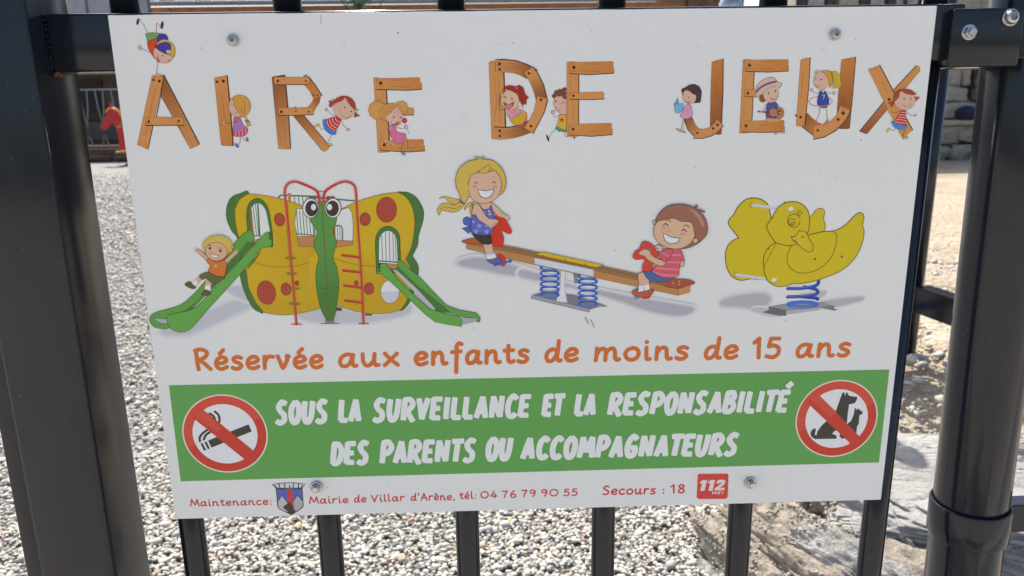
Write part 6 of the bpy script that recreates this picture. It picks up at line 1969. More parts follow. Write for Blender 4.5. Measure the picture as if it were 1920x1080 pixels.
15 P 0 72 112 62|-2171 347 -2114 336 -2354 97 -2569 -88 -2665 -176 -2805 -219 -2824 -224 -2703 -185 -2595 -104 -2347 162
15 P 0 150 150 156|-2962 -250 -2931 -245 -2851 -256 -2859 -298 -2911 -286
16 S 2 58 84 46 4|-2962 -250 -2931 -245 -2851 -256 -2859 -298 -2911 -286
17 P 1 96 154 76|-1989 410 -2032 411 -2112 331 -2273 171 -2463 -14 -2574 -126 -2666 -186 -2823 -218 -2858 -272 -2829 -337 -2768 -364 -2698 -350 -2629 -290 -2545 -201 -2366 -20 -2177 169 -2068 293 -1991 312
18 S 3 58 84 46 4|-1989 410 -2032 411 -2112 331 -2273 171 -2463 -14 -2574 -126 -2666 -186 -2823 -218 -2858 -272 -2829 -337 -2768 -364 -2698 -350 -2629 -290 -2545 -201 -2366 -20 -2177 169 -2068 293 -1991 312
19 P 0 72 112 62|-2193 124 -2098 232 -2069 281 -2178 159
19 P 1 40 60 36|-1988 405 -1991 400 -1996 398 -2001 400 -2003 405 -2000 410 -1995 413 -1990 410
20 P 1 40 60 36|-1988 387 -1990 382 -1996 379 -2001 382 -2002 387 -2000 392 -1994 394 -1989 392
21 P 1 40 60 36|-1987 368 -1990 363 -1995 361 -2000 363 -2001 369 -1999 374 -1994 376 -1989 374
# printed_child ~ curly blond boy in an orange shirt coming down the green slide
19 S 1 222 180 146 37|-2548 76 -2597 36
20 S 1 222 180 146 44|-2495 52 -2508 -4
20 S 1 214 216 217 32|-2599 36 -2615 22
21 P 1 92 86 62|-2680 28 -2645 42 -2618 14 -2601 -3 -2628 -15 -2674 8
22 S 3 92 62 50 4|-2680 28 -2645 42 -2618 14 -2601 -3 -2628 -15 -2674 8
21 S 1 214 216 217 45|-2510 -8 -2513 -26
22 P 1 92 86 62|-2566 -58 -2532 -25 -2502 -34 -2492 -55 -2518 -70 -2554 -66
23 S 3 92 62 50 4|-2566 -58 -2532 -25 -2502 -34 -2492 -55 -2518 -70 -2554 -66
22 P 1 90 102 62|-2495 115 -2429 78 -2368 77 -2395 50 -2471 29 -2515 65 -2546 58 -2563 91
23 S 3 92 62 50 4|-2495 115 -2429 78 -2368 77 -2395 50 -2471 29 -2515 65 -2546 58 -2563 91
19 S 1 92 62 50 32|-2484 214 -2545 280
20 S 1 222 180 146 26|-2484 214 -2545 280
19 S 1 92 62 50 32|-2353 193 -2273 262
20 S 1 222 180 146 26|-2353 193 -2273 262
21 S 1 222 180 146 11|-2557 286 -2566 304
22 S 1 222 180 146 11|-2557 286 -2572 297
23 S 1 222 180 146 11|-2557 286 -2573 286
24 S 1 222 180 146 11|-2557 286 -2569 276
21 S 1 222 180 146 11|-2271 266 -2258 283
22 S 1 222 180 146 11|-2271 266 -2253 276
23 S 1 222 180 146 11|-2271 266 -2255 266
24 S 1 222 180 146 11|-2271 266 -2261 255
24 P 0 206 122 58|-2496 212 -2460 229 -2426 191 -2366 212 -2343 172 -2371 77 -2428 81 -2494 120 -2471 167 -2491 190
25 S 2 92 62 50 4|-2496 212 -2460 229 -2426 191 -2366 212 -2343 172 -2371 77 -2428 81 -2494 120 -2471 167 -2491 190
26 P 0 232 196 140|-2430 180 -2427 167 -2414 167 -2425 159 -2423 146 -2433 154 -2444 146 -2439 159 -2448 167 -2435 167
22 P 1 218 192 98|-2281 316 -2285 305 -2292 297 -2302 292 -2313 292 -2322 297 -2328 306 -2329 317 -2326 327 -2318 336 -2308 340 -2297 340 -2288 335 -2282 326
23 S 3 160 130 60 2|-2281 316 -2285 305 -2292 297 -2302 292 -2313 292 -2322 297 -2328 306 -2329 317 -2326 327 -2318 336 -2308 340 -2297 340 -2288 335 -2282 326
24 P 1 218 192 98|-2292 289 -2296 278 -2303 270 -2313 265 -2324 265 -2333 270 -2339 279 -2340 290 -2337 300 -2329 309 -2319 313 -2308 313 -2299 308 -2293 300
25 S 3 160 130 60 2|-2292 289 -2296 278 -2303 270 -2313 265 -2324 265 -2333 270 -2339 279 -2340 290 -2337 300 -2329 309 -2319 313 -2308 313 -2299 308 -2293 300
26 P 1 218 192 98|-2317 267 -2321 256 -2328 248 -2339 243 -2349 243 -2359 248 -2364 257 -2365 268 -2362 278 -2354 287 -2344 291 -2333 291 -2324 286 -2319 278
27 S 3 160 130 60 2|-2317 267 -2321 256 -2328 248 -2339 243 -2349 243 -2359 248 -2364 257 -2365 268 -2362 278 -2354 287 -2344 291 -2333 291 -2324 286 -2319 278
28 P 1 218 192 98|-2353 254 -2356 243 -2364 234 -2374 230 -2385 230 -2394 235 -2400 244 -2401 254 -2397 265 -2390 274 -2379 278 -2369 278 -2360 273 -2354 264
29 S 3 160 130 60 2|-2353 254 -2356 243 -2364 234 -2374 230 -2385 230 -2394 235 -2400 244 -2401 254 -2397 265 -2390 274 -2379 278 -2369 278 -2360 273 -2354 264
30 P 1 218 192 98|-2392 251 -2395 241 -2403 232 -2413 228 -2424 228 -2433 233 -2439 241 -2440 252 -2436 263 -2429 271 -2419 276 -2408 276 -2399 271 -2393 262
31 S 3 160 130 60 2|-2392 251 -2395 241 -2403 232 -2413 228 -2424 228 -2433 233 -2439 241 -2440 252 -2436 263 -2429 271 -2419 276 -2408 276 -2399 271 -2393 262
32 P 1 218 192 98|-2428 261 -2431 250 -2439 241 -2449 237 -2460 237 -2469 242 -2475 251 -2476 261 -2472 272 -2465 281 -2455 285 -2444 285 -2435 280 -2429 271
33 S 3 160 130 60 2|-2428 261 -2431 250 -2439 241 -2449 237 -2460 237 -2469 242 -2475 251 -2476 261 -2472 272 -2465 281 -2455 285 -2444 285 -2435 280 -2429 271
34 P 1 218 192 98|-2455 280 -2458 269 -2466 261 -2476 256 -2487 256 -2496 261 -2502 270 -2503 281 -2499 291 -2492 300 -2481 304 -2471 304 -2462 299 -2456 290
35 S 3 160 130 60 2|-2455 280 -2458 269 -2466 261 -2476 256 -2487 256 -2496 261 -2502 270 -2503 281 -2499 291 -2492 300 -2481 304 -2471 304 -2462 299 -2456 290
36 P 1 218 192 98|-2468 305 -2471 295 -2479 286 -2489 282 -2500 282 -2509 287 -2515 295 -2516 306 -2512 317 -2505 325 -2494 330 -2484 329 -2475 325 -2469 316
37 S 3 160 130 60 2|-2468 305 -2471 295 -2479 286 -2489 282 -2500 282 -2509 287 -2515 295 -2516 306 -2512 317 -2505 325 -2494 330 -2484 329 -2475 325 -2469 316
38 P 1 218 192 98|-2465 333 -2468 322 -2476 314 -2486 309 -2497 309 -2506 314 -2511 323 -2513 334 -2509 344 -2501 353 -2491 357 -2481 357 -2472 352 -2466 343
39 S 3 160 130 60 2|-2465 333 -2468 322 -2476 314 -2486 309 -2497 309 -2506 314 -2511 323 -2513 334 -2509 344 -2501 353 -2491 357 -2481 357 -2472 352 -2466 343
40 P 1 218 192 98|-2446 358 -2450 347 -2457 339 -2467 334 -2478 334 -2487 339 -2493 348 -2494 358 -2490 369 -2483 377 -2473 382 -2462 382 -2453 377 -2447 368
41 S 3 160 130 60 2|-2446 358 -2450 347 -2457 339 -2467 334 -2478 334 -2487 339 -2493 348 -2494 358 -2490 369 -2483 377 -2473 382 -2462 382 -2453 377 -2447 368
42 P 1 218 192 98|-2415 375 -2419 365 -2426 357 -2436 352 -2447 352 -2456 357 -2462 366 -2463 376 -2459 387 -2452 395 -2442 400 -2431 400 -2422 395 -2416 386
43 S 3 160 130 60 2|-2415 375 -2419 365 -2426 357 -2436 352 -2447 352 -2456 357 -2462 366 -2463 376 -2459 387 -2452 395 -2442 400 -2431 400 -2422 395 -2416 386
44 P 1 218 192 98|-2377 383 -2381 373 -2388 364 -2399 360 -2409 360 -2418 365 -2424 374 -2425 384 -2422 395 -2414 403 -2404 408 -2393 407 -2384 403 -2379 394
45 S 3 160 130 60 2|-2377 383 -2381 373 -2388 364 -2399 360 -2409 360 -2418 365 -2424 374 -2425 384 -2422 395 -2414 403 -2404 408 -2393 407 -2384 403 -2379 394
46 P 1 218 192 98|-2339 380 -2343 369 -2350 361 -2360 356 -2371 356 -2380 361 -2386 370 -2387 381 -2383 391 -2376 400 -2366 404 -2355 404 -2346 399 -2340 390
47 S 3 160 130 60 2|-2339 380 -2343 369 -2350 361 -2360 356 -2371 356 -2380 361 -2386 370 -2387 381 -2383 391 -2376 400 -2366 404 -2355 404 -2346 399 -2340 390
48 P 1 218 192 98|-2307 365 -2310 355 -2318 346 -2328 342 -2339 342 -2348 347 -2354 356 -2355 366 -2351 377 -2344 385 -2334 390 -2323 390 -2314 385 -2308 376
49 S 3 160 130 60 2|-2307 365 -2310 355 -2318 346 -2328 342 -2339 342 -2348 347 -2354 356 -2355 366 -2351 377 -2344 385 -2334 390 -2323 390 -2314 385 -2308 376
50 P 1 218 192 98|-2286 343 -2290 332 -2297 324 -2308 319 -2318 319 -2327 324 -2333 333 -2334 344 -2331 354 -2323 363 -2313 367 -2302 367 -2293 362 -2288 353
51 S 3 160 130 60 2|-2286 343 -2290 332 -2297 324 -2308 319 -2318 319 -2327 324 -2333 333 -2334 344 -2331 354 -2323 363 -2313 367 -2302 367 -2293 362 -2288 353
52 P 1 218 192 98|-2300 316 -2313 285 -2343 261 -2384 248 -2428 249 -2466 263 -2491 288 -2497 320 -2484 350 -2454 374 -2413 387 -2369 387 -2331 372 -2307 347
53 P 1 222 180 146|-2330 264 -2345 234 -2374 214 -2410 205 -2447 211 -2477 230 -2493 259 -2493 291 -2478 320 -2449 341 -2413 349 -2376 343 -2347 324 -2330 296
54 S 3 130 82 66 4|-2330 264 -2345 234 -2374 214 -2410 205 -2447 211 -2477 230 -2493 259 -2493 291 -2478 320 -2449 341 -2413 349 -2376 343 -2347 324 -2330 296
55 P 1 58 44 42|-2447 304 -2451 297 -2458 294 -2464 297 -2466 304 -2463 311 -2456 314 -2449 311
55 P 1 58 44 42|-2370 282 -2374 275 -2381 272 -2387 275 -2389 282 -2386 289 -2379 292 -2372 289
55 S 1 92 62 50 4|-2468 325 -2444 325
55 S 1 92 62 50 4|-2392 305 -2366 301
55 P 0 214 216 217|-2459 266 -2424 250 -2394 247 -2412 227 -2448 232
56 S 2 92 62 50 4|-2459 266 -2424 250 -2394 247 -2412 227 -2448 232
# printed_seesaw ~ wooden seesaw on two blue springs
28 F 150 150 158 37|-560 145 -439 181 -291 161 -70 91 50 41 -164 55 -394 106
29 F 150 150 158 35|-61 75 90 31 363 -68 567 -106 803 -160 1164 -231 1300 -262 1198 -306 959 -266 649 -154 241 -34 -62 34
30 P 0 108 110 116|22 -118 78 -104 343 -125 609 -223 548 -227 476 -248
31 P 0 134 137 144|22 -118 469 -243 466 -270 5 -147
32 S 2 80 80 84 3|22 -118 469 -243 466 -270 5 -147
31 P 0 120 122 128|538 -226 548 -202 611 -225 589 -229
30 P 0 112 114 120|337 57 371 47 375 -31 351 -35
33 P 0 192 193 198|241 85 277 72 270 -60 292 -189 205 -174 236 -60
34 S 2 150 150 154 3|241 85 277 72 270 -60 292 -189 205 -174 236 -60
35 S 1 48 74 146 12|93 95 85 100 83 105 88 109 99 113 114 116 133 118 154 119 175 117 193 115 209 111 219 107 224 102 222 97 215 93
35 S 1 48 74 146 12|92 49 85 53 83 58 88 63 98 67 114 70 133 72 154 72 174 71 193 69 209 65 219 61 224 56 222 51 215 46
35 S 1 48 74 146 12|92 5 84 10 83 15 87 20 98 24 113 27 132 29 153 29 174 28 193 25 209 22 219 17 224 12 222 7 215 3
35 S 1 48 74 146 12|92 -38 84 -34 82 -29 87 -24 98 -20 113 -17 132 -15 153 -15 174 -16 193 -18 208 -22 219 -26 224 -31 222 -36 214 -41
35 S 1 48 74 146 12|91 -82 84 -77 82 -72 87 -67 97 -63 113 -60 132 -59 153 -58 174 -59 193 -62 208 -66 219 -70 224 -75 222 -80 214 -84
35 S 1 48 74 146 12|91 -125 83 -120 82 -115 86 -110 97 -106 113 -103 132 -101 153 -101 174 -102 193 -105 208 -108 219 -113 224 -118 222 -123 214 -127
36 S 1 64 104 186 13|225 97 226 93 222 89 215 86 203 83 188 81 171 80 154 79 136 80 119 82 104 85 93 88 85 92 81 96 82 100
37 S 1 130 165 220 3|208 87 197 85 183 83 169 83 154 83 138 83 124 85 111 87 100 89
36 S 1 64 104 186 13|225 51 226 47 222 43 214 39 203 37 188 34 171 33 153 33 135 34 119 36 104 38 92 42 84 46 81 50 82 54
37 S 1 130 165 220 3|208 41 196 39 183 37 169 36 153 36 138 37 123 38 110 40 99 43
36 S 1 64 104 186 13|225 8 226 4 222 0 214 -4 203 -7 188 -9 171 -10 153 -10 135 -10 118 -8 104 -5 92 -2 84 2 81 6 82 10
37 S 1 130 165 220 3|207 -3 196 -5 183 -6 168 -7 153 -7 138 -7 123 -5 110 -3 99 -1
36 S 1 64 104 186 13|225 -36 226 -40 222 -44 214 -48 203 -51 188 -53 171 -54 153 -54 135 -53 118 -51 103 -49 92 -45 84 -41 80 -37 81 -33
37 S 1 130 165 220 3|207 -46 196 -49 183 -50 168 -51 153 -51 138 -50 123 -49 110 -47 99 -44
36 S 1 64 104 186 13|225 -80 226 -84 222 -88 214 -91 202 -94 188 -96 171 -98 153 -98 135 -97 118 -95 103 -92 91 -89 83 -85 80 -81 81 -77
37 S 1 130 165 220 3|207 -90 196 -92 183 -94 168 -95 153 -95 137 -94 123 -93 109 -91 98 -88
36 S 1 64 104 186 13|225 -122 226 -127 222 -131 214 -134 202 -137 187 -139 171 -141 152 -141 134 -140 117 -138 103 -135 91 -132 83 -128 80 -124 80 -120
37 S 1 130 165 220 3|207 -133 196 -135 183 -137 168 -138 152 -138 137 -137 122 -136 109 -133 98 -131
31 S 1 48 74 146 12|391 20 384 25 382 30 387 35 397 39 413 42 432 44 453 44 474 43 493 40 508 37 519 32 524 27 522 22 514 18
31 S 1 48 74 146 12|392 -23 384 -19 382 -14 387 -9 398 -5 413 -2 432 0 453 0 474 -1 493 -3 509 -7 519 -11 524 -16 523 -21 515 -26
30 S 1 48 74 146 12|392 -71 384 -66 383 -61 387 -57 398 -53 413 -50 432 -48 453 -47 474 -49 494 -51 509 -55 520 -59 525 -64 523 -69 515 -74
33 S 1 48 74 146 12|392 -118 384 -113 383 -108 387 -104 398 -100 414 -96 433 -95 454 -94 475 -95 494 -98 510 -102 520 -106 525 -111 523 -116 516 -121
33 S 1 48 74 146 12|392 -161 384 -156 383 -151 388 -147 398 -142 414 -139 433 -138 454 -137 475 -138 494 -141 510 -145 521 -149 525 -154 524 -159 516 -164
33 S 1 48 74 146 12|392 -205 385 -201 383 -196 388 -191 398 -187 414 -184 433 -182 454 -181 475 -183 495 -185 510 -189 521 -193 526 -198 524 -203 517 -208
32 S 1 64 104 186 13|525 23 526 19 522 15 514 11 503 8 488 6 471 5 453 5 435 5 418 7 403 10 392 13 384 17 380 21 381 25
33 S 1 130 165 220 3|507 12 496 10 483 9 468 8 453 8 438 8 423 10 410 12 399 14
32 S 1 64 104 186 13|525 -21 526 -25 523 -29 515 -33 503 -36 488 -38 471 -39 453 -39 435 -38 418 -36 404 -34 392 -30 384 -26 380 -22 381 -18
33 S 1 130 165 220 3|508 -31 497 -34 483 -35 469 -36 453 -36 438 -35 423 -34 410 -32 399 -29
34 S 1 64 104 186 13|526 -69 527 -73 523 -77 515 -81 504 -84 489 -86 472 -87 454 -87 436 -86 419 -84 404 -82 392 -78 384 -74 381 -70 381 -66
35 S 1 130 165 220 3|508 -79 497 -82 484 -83 469 -84 454 -84 438 -83 424 -82 410 -80 399 -77
34 S 1 64 104 186 13|526 -116 527 -120 524 -124 516 -128 504 -131 489 -133 472 -134 454 -134 436 -133 419 -131 404 -129 392 -125 384 -121 381 -117 382 -113
35 S 1 130 165 220 3|509 -126 497 -129 484 -130 469 -131 454 -131 439 -130 424 -129 411 -127 399 -124
34 S 1 64 104 186 13|527 -159 528 -163 524 -167 516 -171 504 -174 489 -176 472 -177 454 -177 436 -176 419 -174 404 -172 392 -168 385 -164 381 -160 382 -156
35 S 1 130 165 220 3|509 -170 498 -172 484 -173 470 -174 454 -174 439 -173 424 -172 411 -170 399 -167
34 S 1 64 104 186 14|527 -203 528 -207 524 -211 516 -215 505 -218 490 -220 473 -221 455 -221 436 -221 419 -219 404 -216 393 -213 385 -209 381 -204 382 -200
35 S 1 130 165 220 3|509 -214 498 -216 485 -217 470 -218 455 -218 439 -218 424 -216 411 -214 400 -212
38 P 0 140 106 78|-492 299 -389 318 -265 299 -59 254 847 37 1248 -66 1169 -95 -59 207
39 P 0 172 124 80|-492 301 -59 208 1170 -94 1172 -147 -60 147 -492 261
40 S 2 120 84 54 3|-492 301 -59 208 1170 -94 1172 -147 -60 147 -492 261
41 P 0 182 132 86|1170 -94 1265 -66 1263 -123 1172 -147
42 S 2 120 84 54 3|1170 -94 1265 -66 1263 -123 1172 -147
41 S 0 110 78 54 4|-368 305 -59 233 847 15
42 P 0 178 182 188|33 181 499 75 498 18 35 130
43 S 2 130 130 134 3|33 181 499 75 498 18 35 130
44 P 0 150 92 40|41 201 101 217 577 106 573 93 519 84 51 189
45 P 0 214 190 34|41 208 101 224 577 111 519 92
46 S 2 120 96 30 3|41 208 101 224 577 111 519 92
47 P 1 120 96 30|108 196 107 193 103 191 99 193 98 196 99 200 103 201 107 200
47 P 1 120 96 30|186 203 185 199 181 198 178 199 176 203 178 207 181 208 185 206
47 P 1 120 96 30|284 159 282 156 279 154 275 156 274 159 275 163 279 164 282 163
47 P 1 120 96 30|333 167 332 164 328 162 324 164 323 168 324 171 328 173 332 171
47 P 1 120 96 30|436 120 435 117 431 115 427 117 426 121 427 124 431 126 435 124
47 P 1 120 96 30|488 132 487 128 483 127 480 128 478 132 480 136 483 137 487 135
42 P 1 168 88 58|-528 320 -498 331 -434 341 -366 312 -371 298 -499 305
43 S 3 110 60 40 3|-528 320 -498 331 -434 341 -366 312 -371 298 -499 305
43 P 1 154 84 64|994 -33 1116 -14 1239 -19 1296 -39 1291 -57 1180 -84 1087 -79 1046 -49
44 S 3 110 60 44 3|994 -33 1116 -14 1239 -19 1296 -39 1291 -57 1180 -84 1087 -79 1046 -49
30 S 1 84 84 84 5|434 -314 451 -343 462 -368
30 S 1 100 100 100 5|479 -333 498 -371 508 -398
45 P 1 210 190 170|1132 -46 1131 -50 1127 -51 1124 -49 1122 -46 1123 -42 1127 -41 1131 -42
45 P 1 210 190 170|1185 -32 1184 -36 1180 -37 1176 -36 1175 -32 1176 -28 1180 -27 1183 -29
45 P 1 210 190 170|1182 -55 1180 -59 1177 -60 1173 -59 1171 -55 1173 -51 1176 -50 1180 -52
# printed_child ~ smiling blonde girl in a blue dotted top riding the seesaw
1 P 1 220 190 92|-430 626 -471 613 -501 582 -498 560 -477 581 -426 608
2 S 3 70 48 44 3|-430 626 -471 613 -501 582 -498 560 -477 581 -426 608
3 P 1 220 190 92|-439 612 -459 572 -457 535 -442 521
4 S 3 70 48 44 3|-439 612 -459 572 -457 535 -442 521
42 P 1 204 62 48|-265 512 -228 515 -188 487 -166 448 -141 397 -149 372 -176 376 -216 397 -203 337 -215 277 -279 281 -307 372 -285 422 -248 458
43 S 3 130 40 34 3|-265 512 -228 515 -188 487 -166 448 -141 397 -149 372 -176 376 -216 397 -203 337 -215 277 -279 281 -307 372 -285 422 -248 458
42 P 1 204 62 48|-253 217 -205 202 -188 150 -209 116 -236 141
43 S 3 130 40 34 3|-253 217 -205 202 -188 150 -209 116 -236 141
44 S 1 62 92 168 14|-275 127 -218 139 -151 159
45 P 1 62 92 168|-269 125 -272 119 -278 117 -285 119 -287 125 -285 131 -278 134 -272 131
45 P 1 62 92 168|-143 157 -147 146 -155 142 -162 146 -166 157 -162 168 -154 172 -146 167
44 P 1 234 194 164|-299 615 -254 587 -201 531 -165 510 -156 486 -171 474 -197 494 -247 513 -282 560
45 S 3 70 48 44 3|-299 615 -254 587 -201 531 -165 510 -156 486 -171 474 -197 494 -247 513 -282 560
4 P 1 78 98 168|-448 487 -483 510 -513 490 -504 449 -456 444
5 S 3 70 48 44 3|-448 487 -483 510 -513 490 -504 449 -456 444
6 P 0 78 98 168|-451 443 -523 419 -474 379 -452 407
7 S 2 70 48 44 3|-451 443 -523 419 -474 379 -452 407
44 P 0 234 194 164|-366 303 -295 306 -283 229 -345 211
45 S 2 70 48 44 3|-366 303 -295 306 -283 229 -345 211
46 P 0 214 216 217|-348 219 -273 229 -257 185 -335 171
47 S 2 70 48 44 3|-348 219 -273 229 -257 185 -335 171
48 S 1 150 160 200 5|-346 207 -272 217
48 P 1 86 96 162|-337 173 -291 169 -254 192 -226 165 -227 146 -283 137 -319 150
49 S 3 70 48 44 3|-337 173 -291 169 -254 192 -226 165 -227 146 -283 137 -319 150
46 P 1 58 56 54|-452 390 -396 383 -312 380 -295 302 -362 296 -416 339
47 S 3 70 48 44 3|-452 390 -396 383 -312 380 -295 302 -362 296 -416 339
46 P 0 234 194 164|-442 517 -431 599 -389 614 -281 614 -269 550 -338 515
48 P 0 92 98 168|-385 614 -370 579 -345 564 -314 569 -294 604 -277 532 -264 486 -286 394 -341 375 -455 393 -447 517 -415 527 -357 479
49 S 2 70 48 44 3|-385 614 -370 579 -345 564 -314 569 -294 604 -277 532 -264 486 -286 394 -341 375 -455 393 -447 517 -415 527 -357 479
50 P 1 132 140 200|-423 469 -426 460 -435 457 -443 461 -446 469 -443 477 -434 481 -426 477
50 P 1 132 140 200|-373 438 -379 426 -390 421 -402 426 -406 438 -401 450 -389 454 -378 449
50 P 1 132 140 200|-319 441 -323 432 -333 429 -341 432 -345 442 -341 451 -332 454 -323 450
51 P 1 132 140 200|-397 396 -403 385 -414 380 -426 385 -430 397 -425 409 -413 413 -402 408
50 P 1 132 140 200|-317 391 -322 380 -334 375 -345 380 -350 392 -345 404 -333 408 -322 403
51 P 1 132 140 200|-292 422 -296 415 -304 411 -311 415 -314 423 -311 430 -303 434 -296 430
50 P 1 132 140 200|-339 544 -341 539 -346 537 -351 539 -353 544 -351 550 -346 552 -341 549
52 P 0 92 98 168|-456 394 -414 382 -341 374 -290 391 -290 380 -341 366 -415 373 -456 386
50 P 1 200 196 90|-304 550 -307 544 -312 542 -318 544 -320 550 -318 556 -312 558 -306 556
51 P 1 200 196 90|-298 528 -301 522 -307 520 -312 522 -315 528 -312 534 -306 536 -300 534
52 P 1 234 194 164|-442 528 -432 590 -399 612 -364 561 -320 498 -256 486 -241 466 -267 438 -299 422 -339 449 -393 487 -415 525
53 S 3 70 48 44 3|-442 528 -432 590 -399 612 -364 561 -320 498 -256 486 -241 466 -267 438 -299 422 -339 449 -393 487 -415 525
54 S 1 70 48 44 3|-289 448 -285 431
54 S 1 70 48 44 3|-273 457 -266 440
54 S 1 70 48 44 3|-259 466 -250 454
3 P 1 220 190 92|-516 634 -605 659 -650 671 -691 652 -650 658 -616 624 -562 601 -508 607
4 S 3 70 48 44 3|-516 634 -605 659 -650 671 -691 652 -650 658 -616 624 -562 601 -508 607
6 P 1 220 190 92|-516 627 -580 603 -652 620 -698 592 -709 558 -694 525 -670 562 -591 545 -536 562 -500 607
7 S 3 70 48 44 3|-516 627 -580 603 -652 620 -698 592 -709 558 -694 525 -670 562 -591 545 -536 562 -500 607
8 S 1 70 48 44 3|-685 575 -635 587 -572 574 -526 596
54 P 1 220 190 92|-416 941 -362 947 -273 932 -203 865 -178 775 -195 703 -234 671 -334 642 -451 662 -468 663 -489 618 -520 634 -532 682 -557 745 -558 808 -530 878 -470 926
55 S 3 70 48 44 4|-416 941 -362 947 -273 932 -203 865 -178 775 -195 703 -234 671 -334 642 -451 662 -468 663 -489 618 -520 634 -532 682 -557 745 -558 808 -530 878 -470 926
56 P 0 220 190 92|-389 944 -420 968 -391 961 -373 952 -338 969 -355 941
57 S 2 70 48 44 3|-389 944 -420 968 -391 961 -373 952 -338 969 -355 941
58 P 0 220 190 92|-391 938 -371 949 -354 938
56 S 1 98 88 150 14|-529 635 -516 618 -498 611
56 P 1 186 146 66|-467 753 -454 811 -401 854 -346 876 -275 875 -231 830 -205 749 -225 695 -332 751
57 P 1 234 194 164|-462 762 -445 817 -401 843 -347 844 -302 848 -266 857 -235 825 -214 758 -223 704 -253 650 -299 622 -353 611 -407 624 -447 658 -464 708
58 S 3 70 48 44 3|-462 762 -445 817 -401 843 -347 844 -302 848 -266 857 -235 825 -214 758 -223 704 -253 650 -299 622 -353 611 -407 624 -447 658 -464 708
59 P 1 220 190 92|-383 853 -337 883 -312 902 -298 884 -307 853 -338 838
60 S 3 70 48 44 3|-383 853 -337 883 -312 902 -298 884 -307 853 -338 838
59 S 1 220 190 92 11|-471 753 -468 717 -448 712
59 S 1 58 44 42 5|-419 764 -405 774 -390 762
59 S 1 58 44 42 5|-284 767 -270 776 -256 762
59 S 1 180 140 70 4|-422 807 -406 814 -393 809
59 S 1 180 140 70 4|-290 804 -276 813 -260 809
60 P 1 220 156 140|-398 740 -404 732 -418 729 -432 732 -437 741 -431 749 -417 752 -403 748
59 P 1 220 156 140|-243 737 -249 729 -264 726 -278 730 -283 738 -277 746 -263 749 -249 746
59 P 0 214 216 217|-398 716 -333 707 -271 718 -283 680 -309 655 -343 651 -374 666
60 S 2 70 48 44 5|-398 716 -333 707 -271 718 -283 680 -309 655 -343 651 -374 666
59 S 1 220 160 130 3|-341 735 -334 731 -327 734
# printed_child ~ smiling brown haired boy in a pink striped shirt riding the seesaw
41 P 1 230 190 156|1037 223 1031 214 1019 208 1005 208 992 213 981 223 975 235 976 247 982 256 994 262 1008 262 1021 256 1032 247 1038 235
42 S 3 70 48 44 3|1037 223 1031 214 1019 208 1005 208 992 213 981 223 975 235 976 247 982 256 994 262 1008 262 1021 256 1032 247 1038 235
43 S 1 70 80 140 6|1002 220 999 207 992 202 985 207 982 220 984 233 991 238 998 233
44 P 1 206 76 62|872 283 904 294 955 268 987 215 1000 169 969 113 951 59 890 50 881 94 896 149 827 150 803 177 825 218 853 233
45 S 3 130 46 40 3|872 283 904 294 955 268 987 215 1000 169 969 113 951 59 890 50 881 94 896 149 827 150 803 177 825 218 853 233
39 P 1 230 190 156|1180 124 1210 131 1208 90 1184 86
40 S 3 70 48 44 3|1180 124 1210 131 1208 90 1184 86
46 P 0 202 92 108|1052 224 1108 233 1176 230 1195 191 1215 134 1178 127 1171 11 1126 -8 1034 1 946 49 990 100 1029 173
47 S 2 70 48 44 3|1052 224 1108 233 1176 230 1195 191 1215 134 1178 127 1171 11 1126 -8 1034 1 946 49 990 100 1029 173
48 S 0 224 142 148 14|1043 183 1175 179
48 S 0 224 142 148 14|1060 126 1172 121
48 S 0 224 142 148 14|991 79 1170 61
49 S 0 224 142 148 14|966 46 1054 20 1164 16
50 P 0 78 98 144|885 50 951 55 1034 0 1132 -10 1086 -30 933 -29 901 11
51 S 2 70 48 44 3|885 50 951 55 1034 0 1132 -10 1086 -30 933 -29 901 11
52 P 0 230 190 156|845 32 885 52 911 8 938 -23 938 -55 857 -55
53 S 2 70 48 44 3|845 32 885 52 911 8 938 -23 938 -55 857 -55
54 P 0 214 216 217|854 -55 898 -56 902 -104 853 -116
55 S 2 70 48 44 3|854 -55 898 -56 902 -104 853 -116
56 P 0 214 216 217|898 -54 938 -53 945 -95 904 -104
57 P 0 190 62 58|940 -100 982 -101 941 -168 885 -169
58 P 1 168 88 74|807 -108 852 -84 853 -112 899 -106 965 -91 976 -111 941 -152 875 -156 818 -136
59 S 3 70 48 44 3|807 -108 852 -84 853 -112 899 -106 965 -91 976 -111 941 -152 875 -156 818 -136
60 P 0 80 130 190|818 -150 866 -158 834 -170
49 P 1 230 190 156|851 207 895 233 936 214 949 185 1009 148 1062 132 1051 101 1010 98 928 142 897 174 856 189
50 S 3 70 48 44 3|851 207 895 233 936 214 949 185 1009 148 1062 132 1051 101 1010 98 928 142 897 174 856 189
51 S 1 80 130 170 6|916 237 936 231 940 214
51 P 1 200 90 106|1003 184 1047 224 1097 231 1115 202 1090 152 1056 124
52 S 3 70 48 44 3|1003 184 1047 224 1097 231 1115 202 1090 152 1056 124
53 S 0 224 142 148 10|1033 199 1089 172
1 P 1 230 190 156|985 441 980 426 968 421 955 427 949 441 954 455 967 461 980 455
2 S 3 70 48 44 3|985 441 980 426 968 421 955 427 949 441 954 455 967 461 980 455
48 P 1 142 98 84|1189 230 1269 246 1347 300 1382 381 1324 371 1247 292
49 S 3 70 48 44 4|1189 230 1269 246 1347 300 1382 381 1324 371 1247 292
54 P 1 230 190 156|1286 343 1266 287 1218 246 1151 229 1078 238 1014 271 972 323 961 383 981 438 1030 478 1096 495 1168 487 1232 454 1274 402
55 S 3 70 48 44 4|1286 343 1266 287 1218 246 1151 229 1078 238 1014 271 972 323 961 383 981 438 1030 478 1096 495 1168 487 1232 454 1274 402
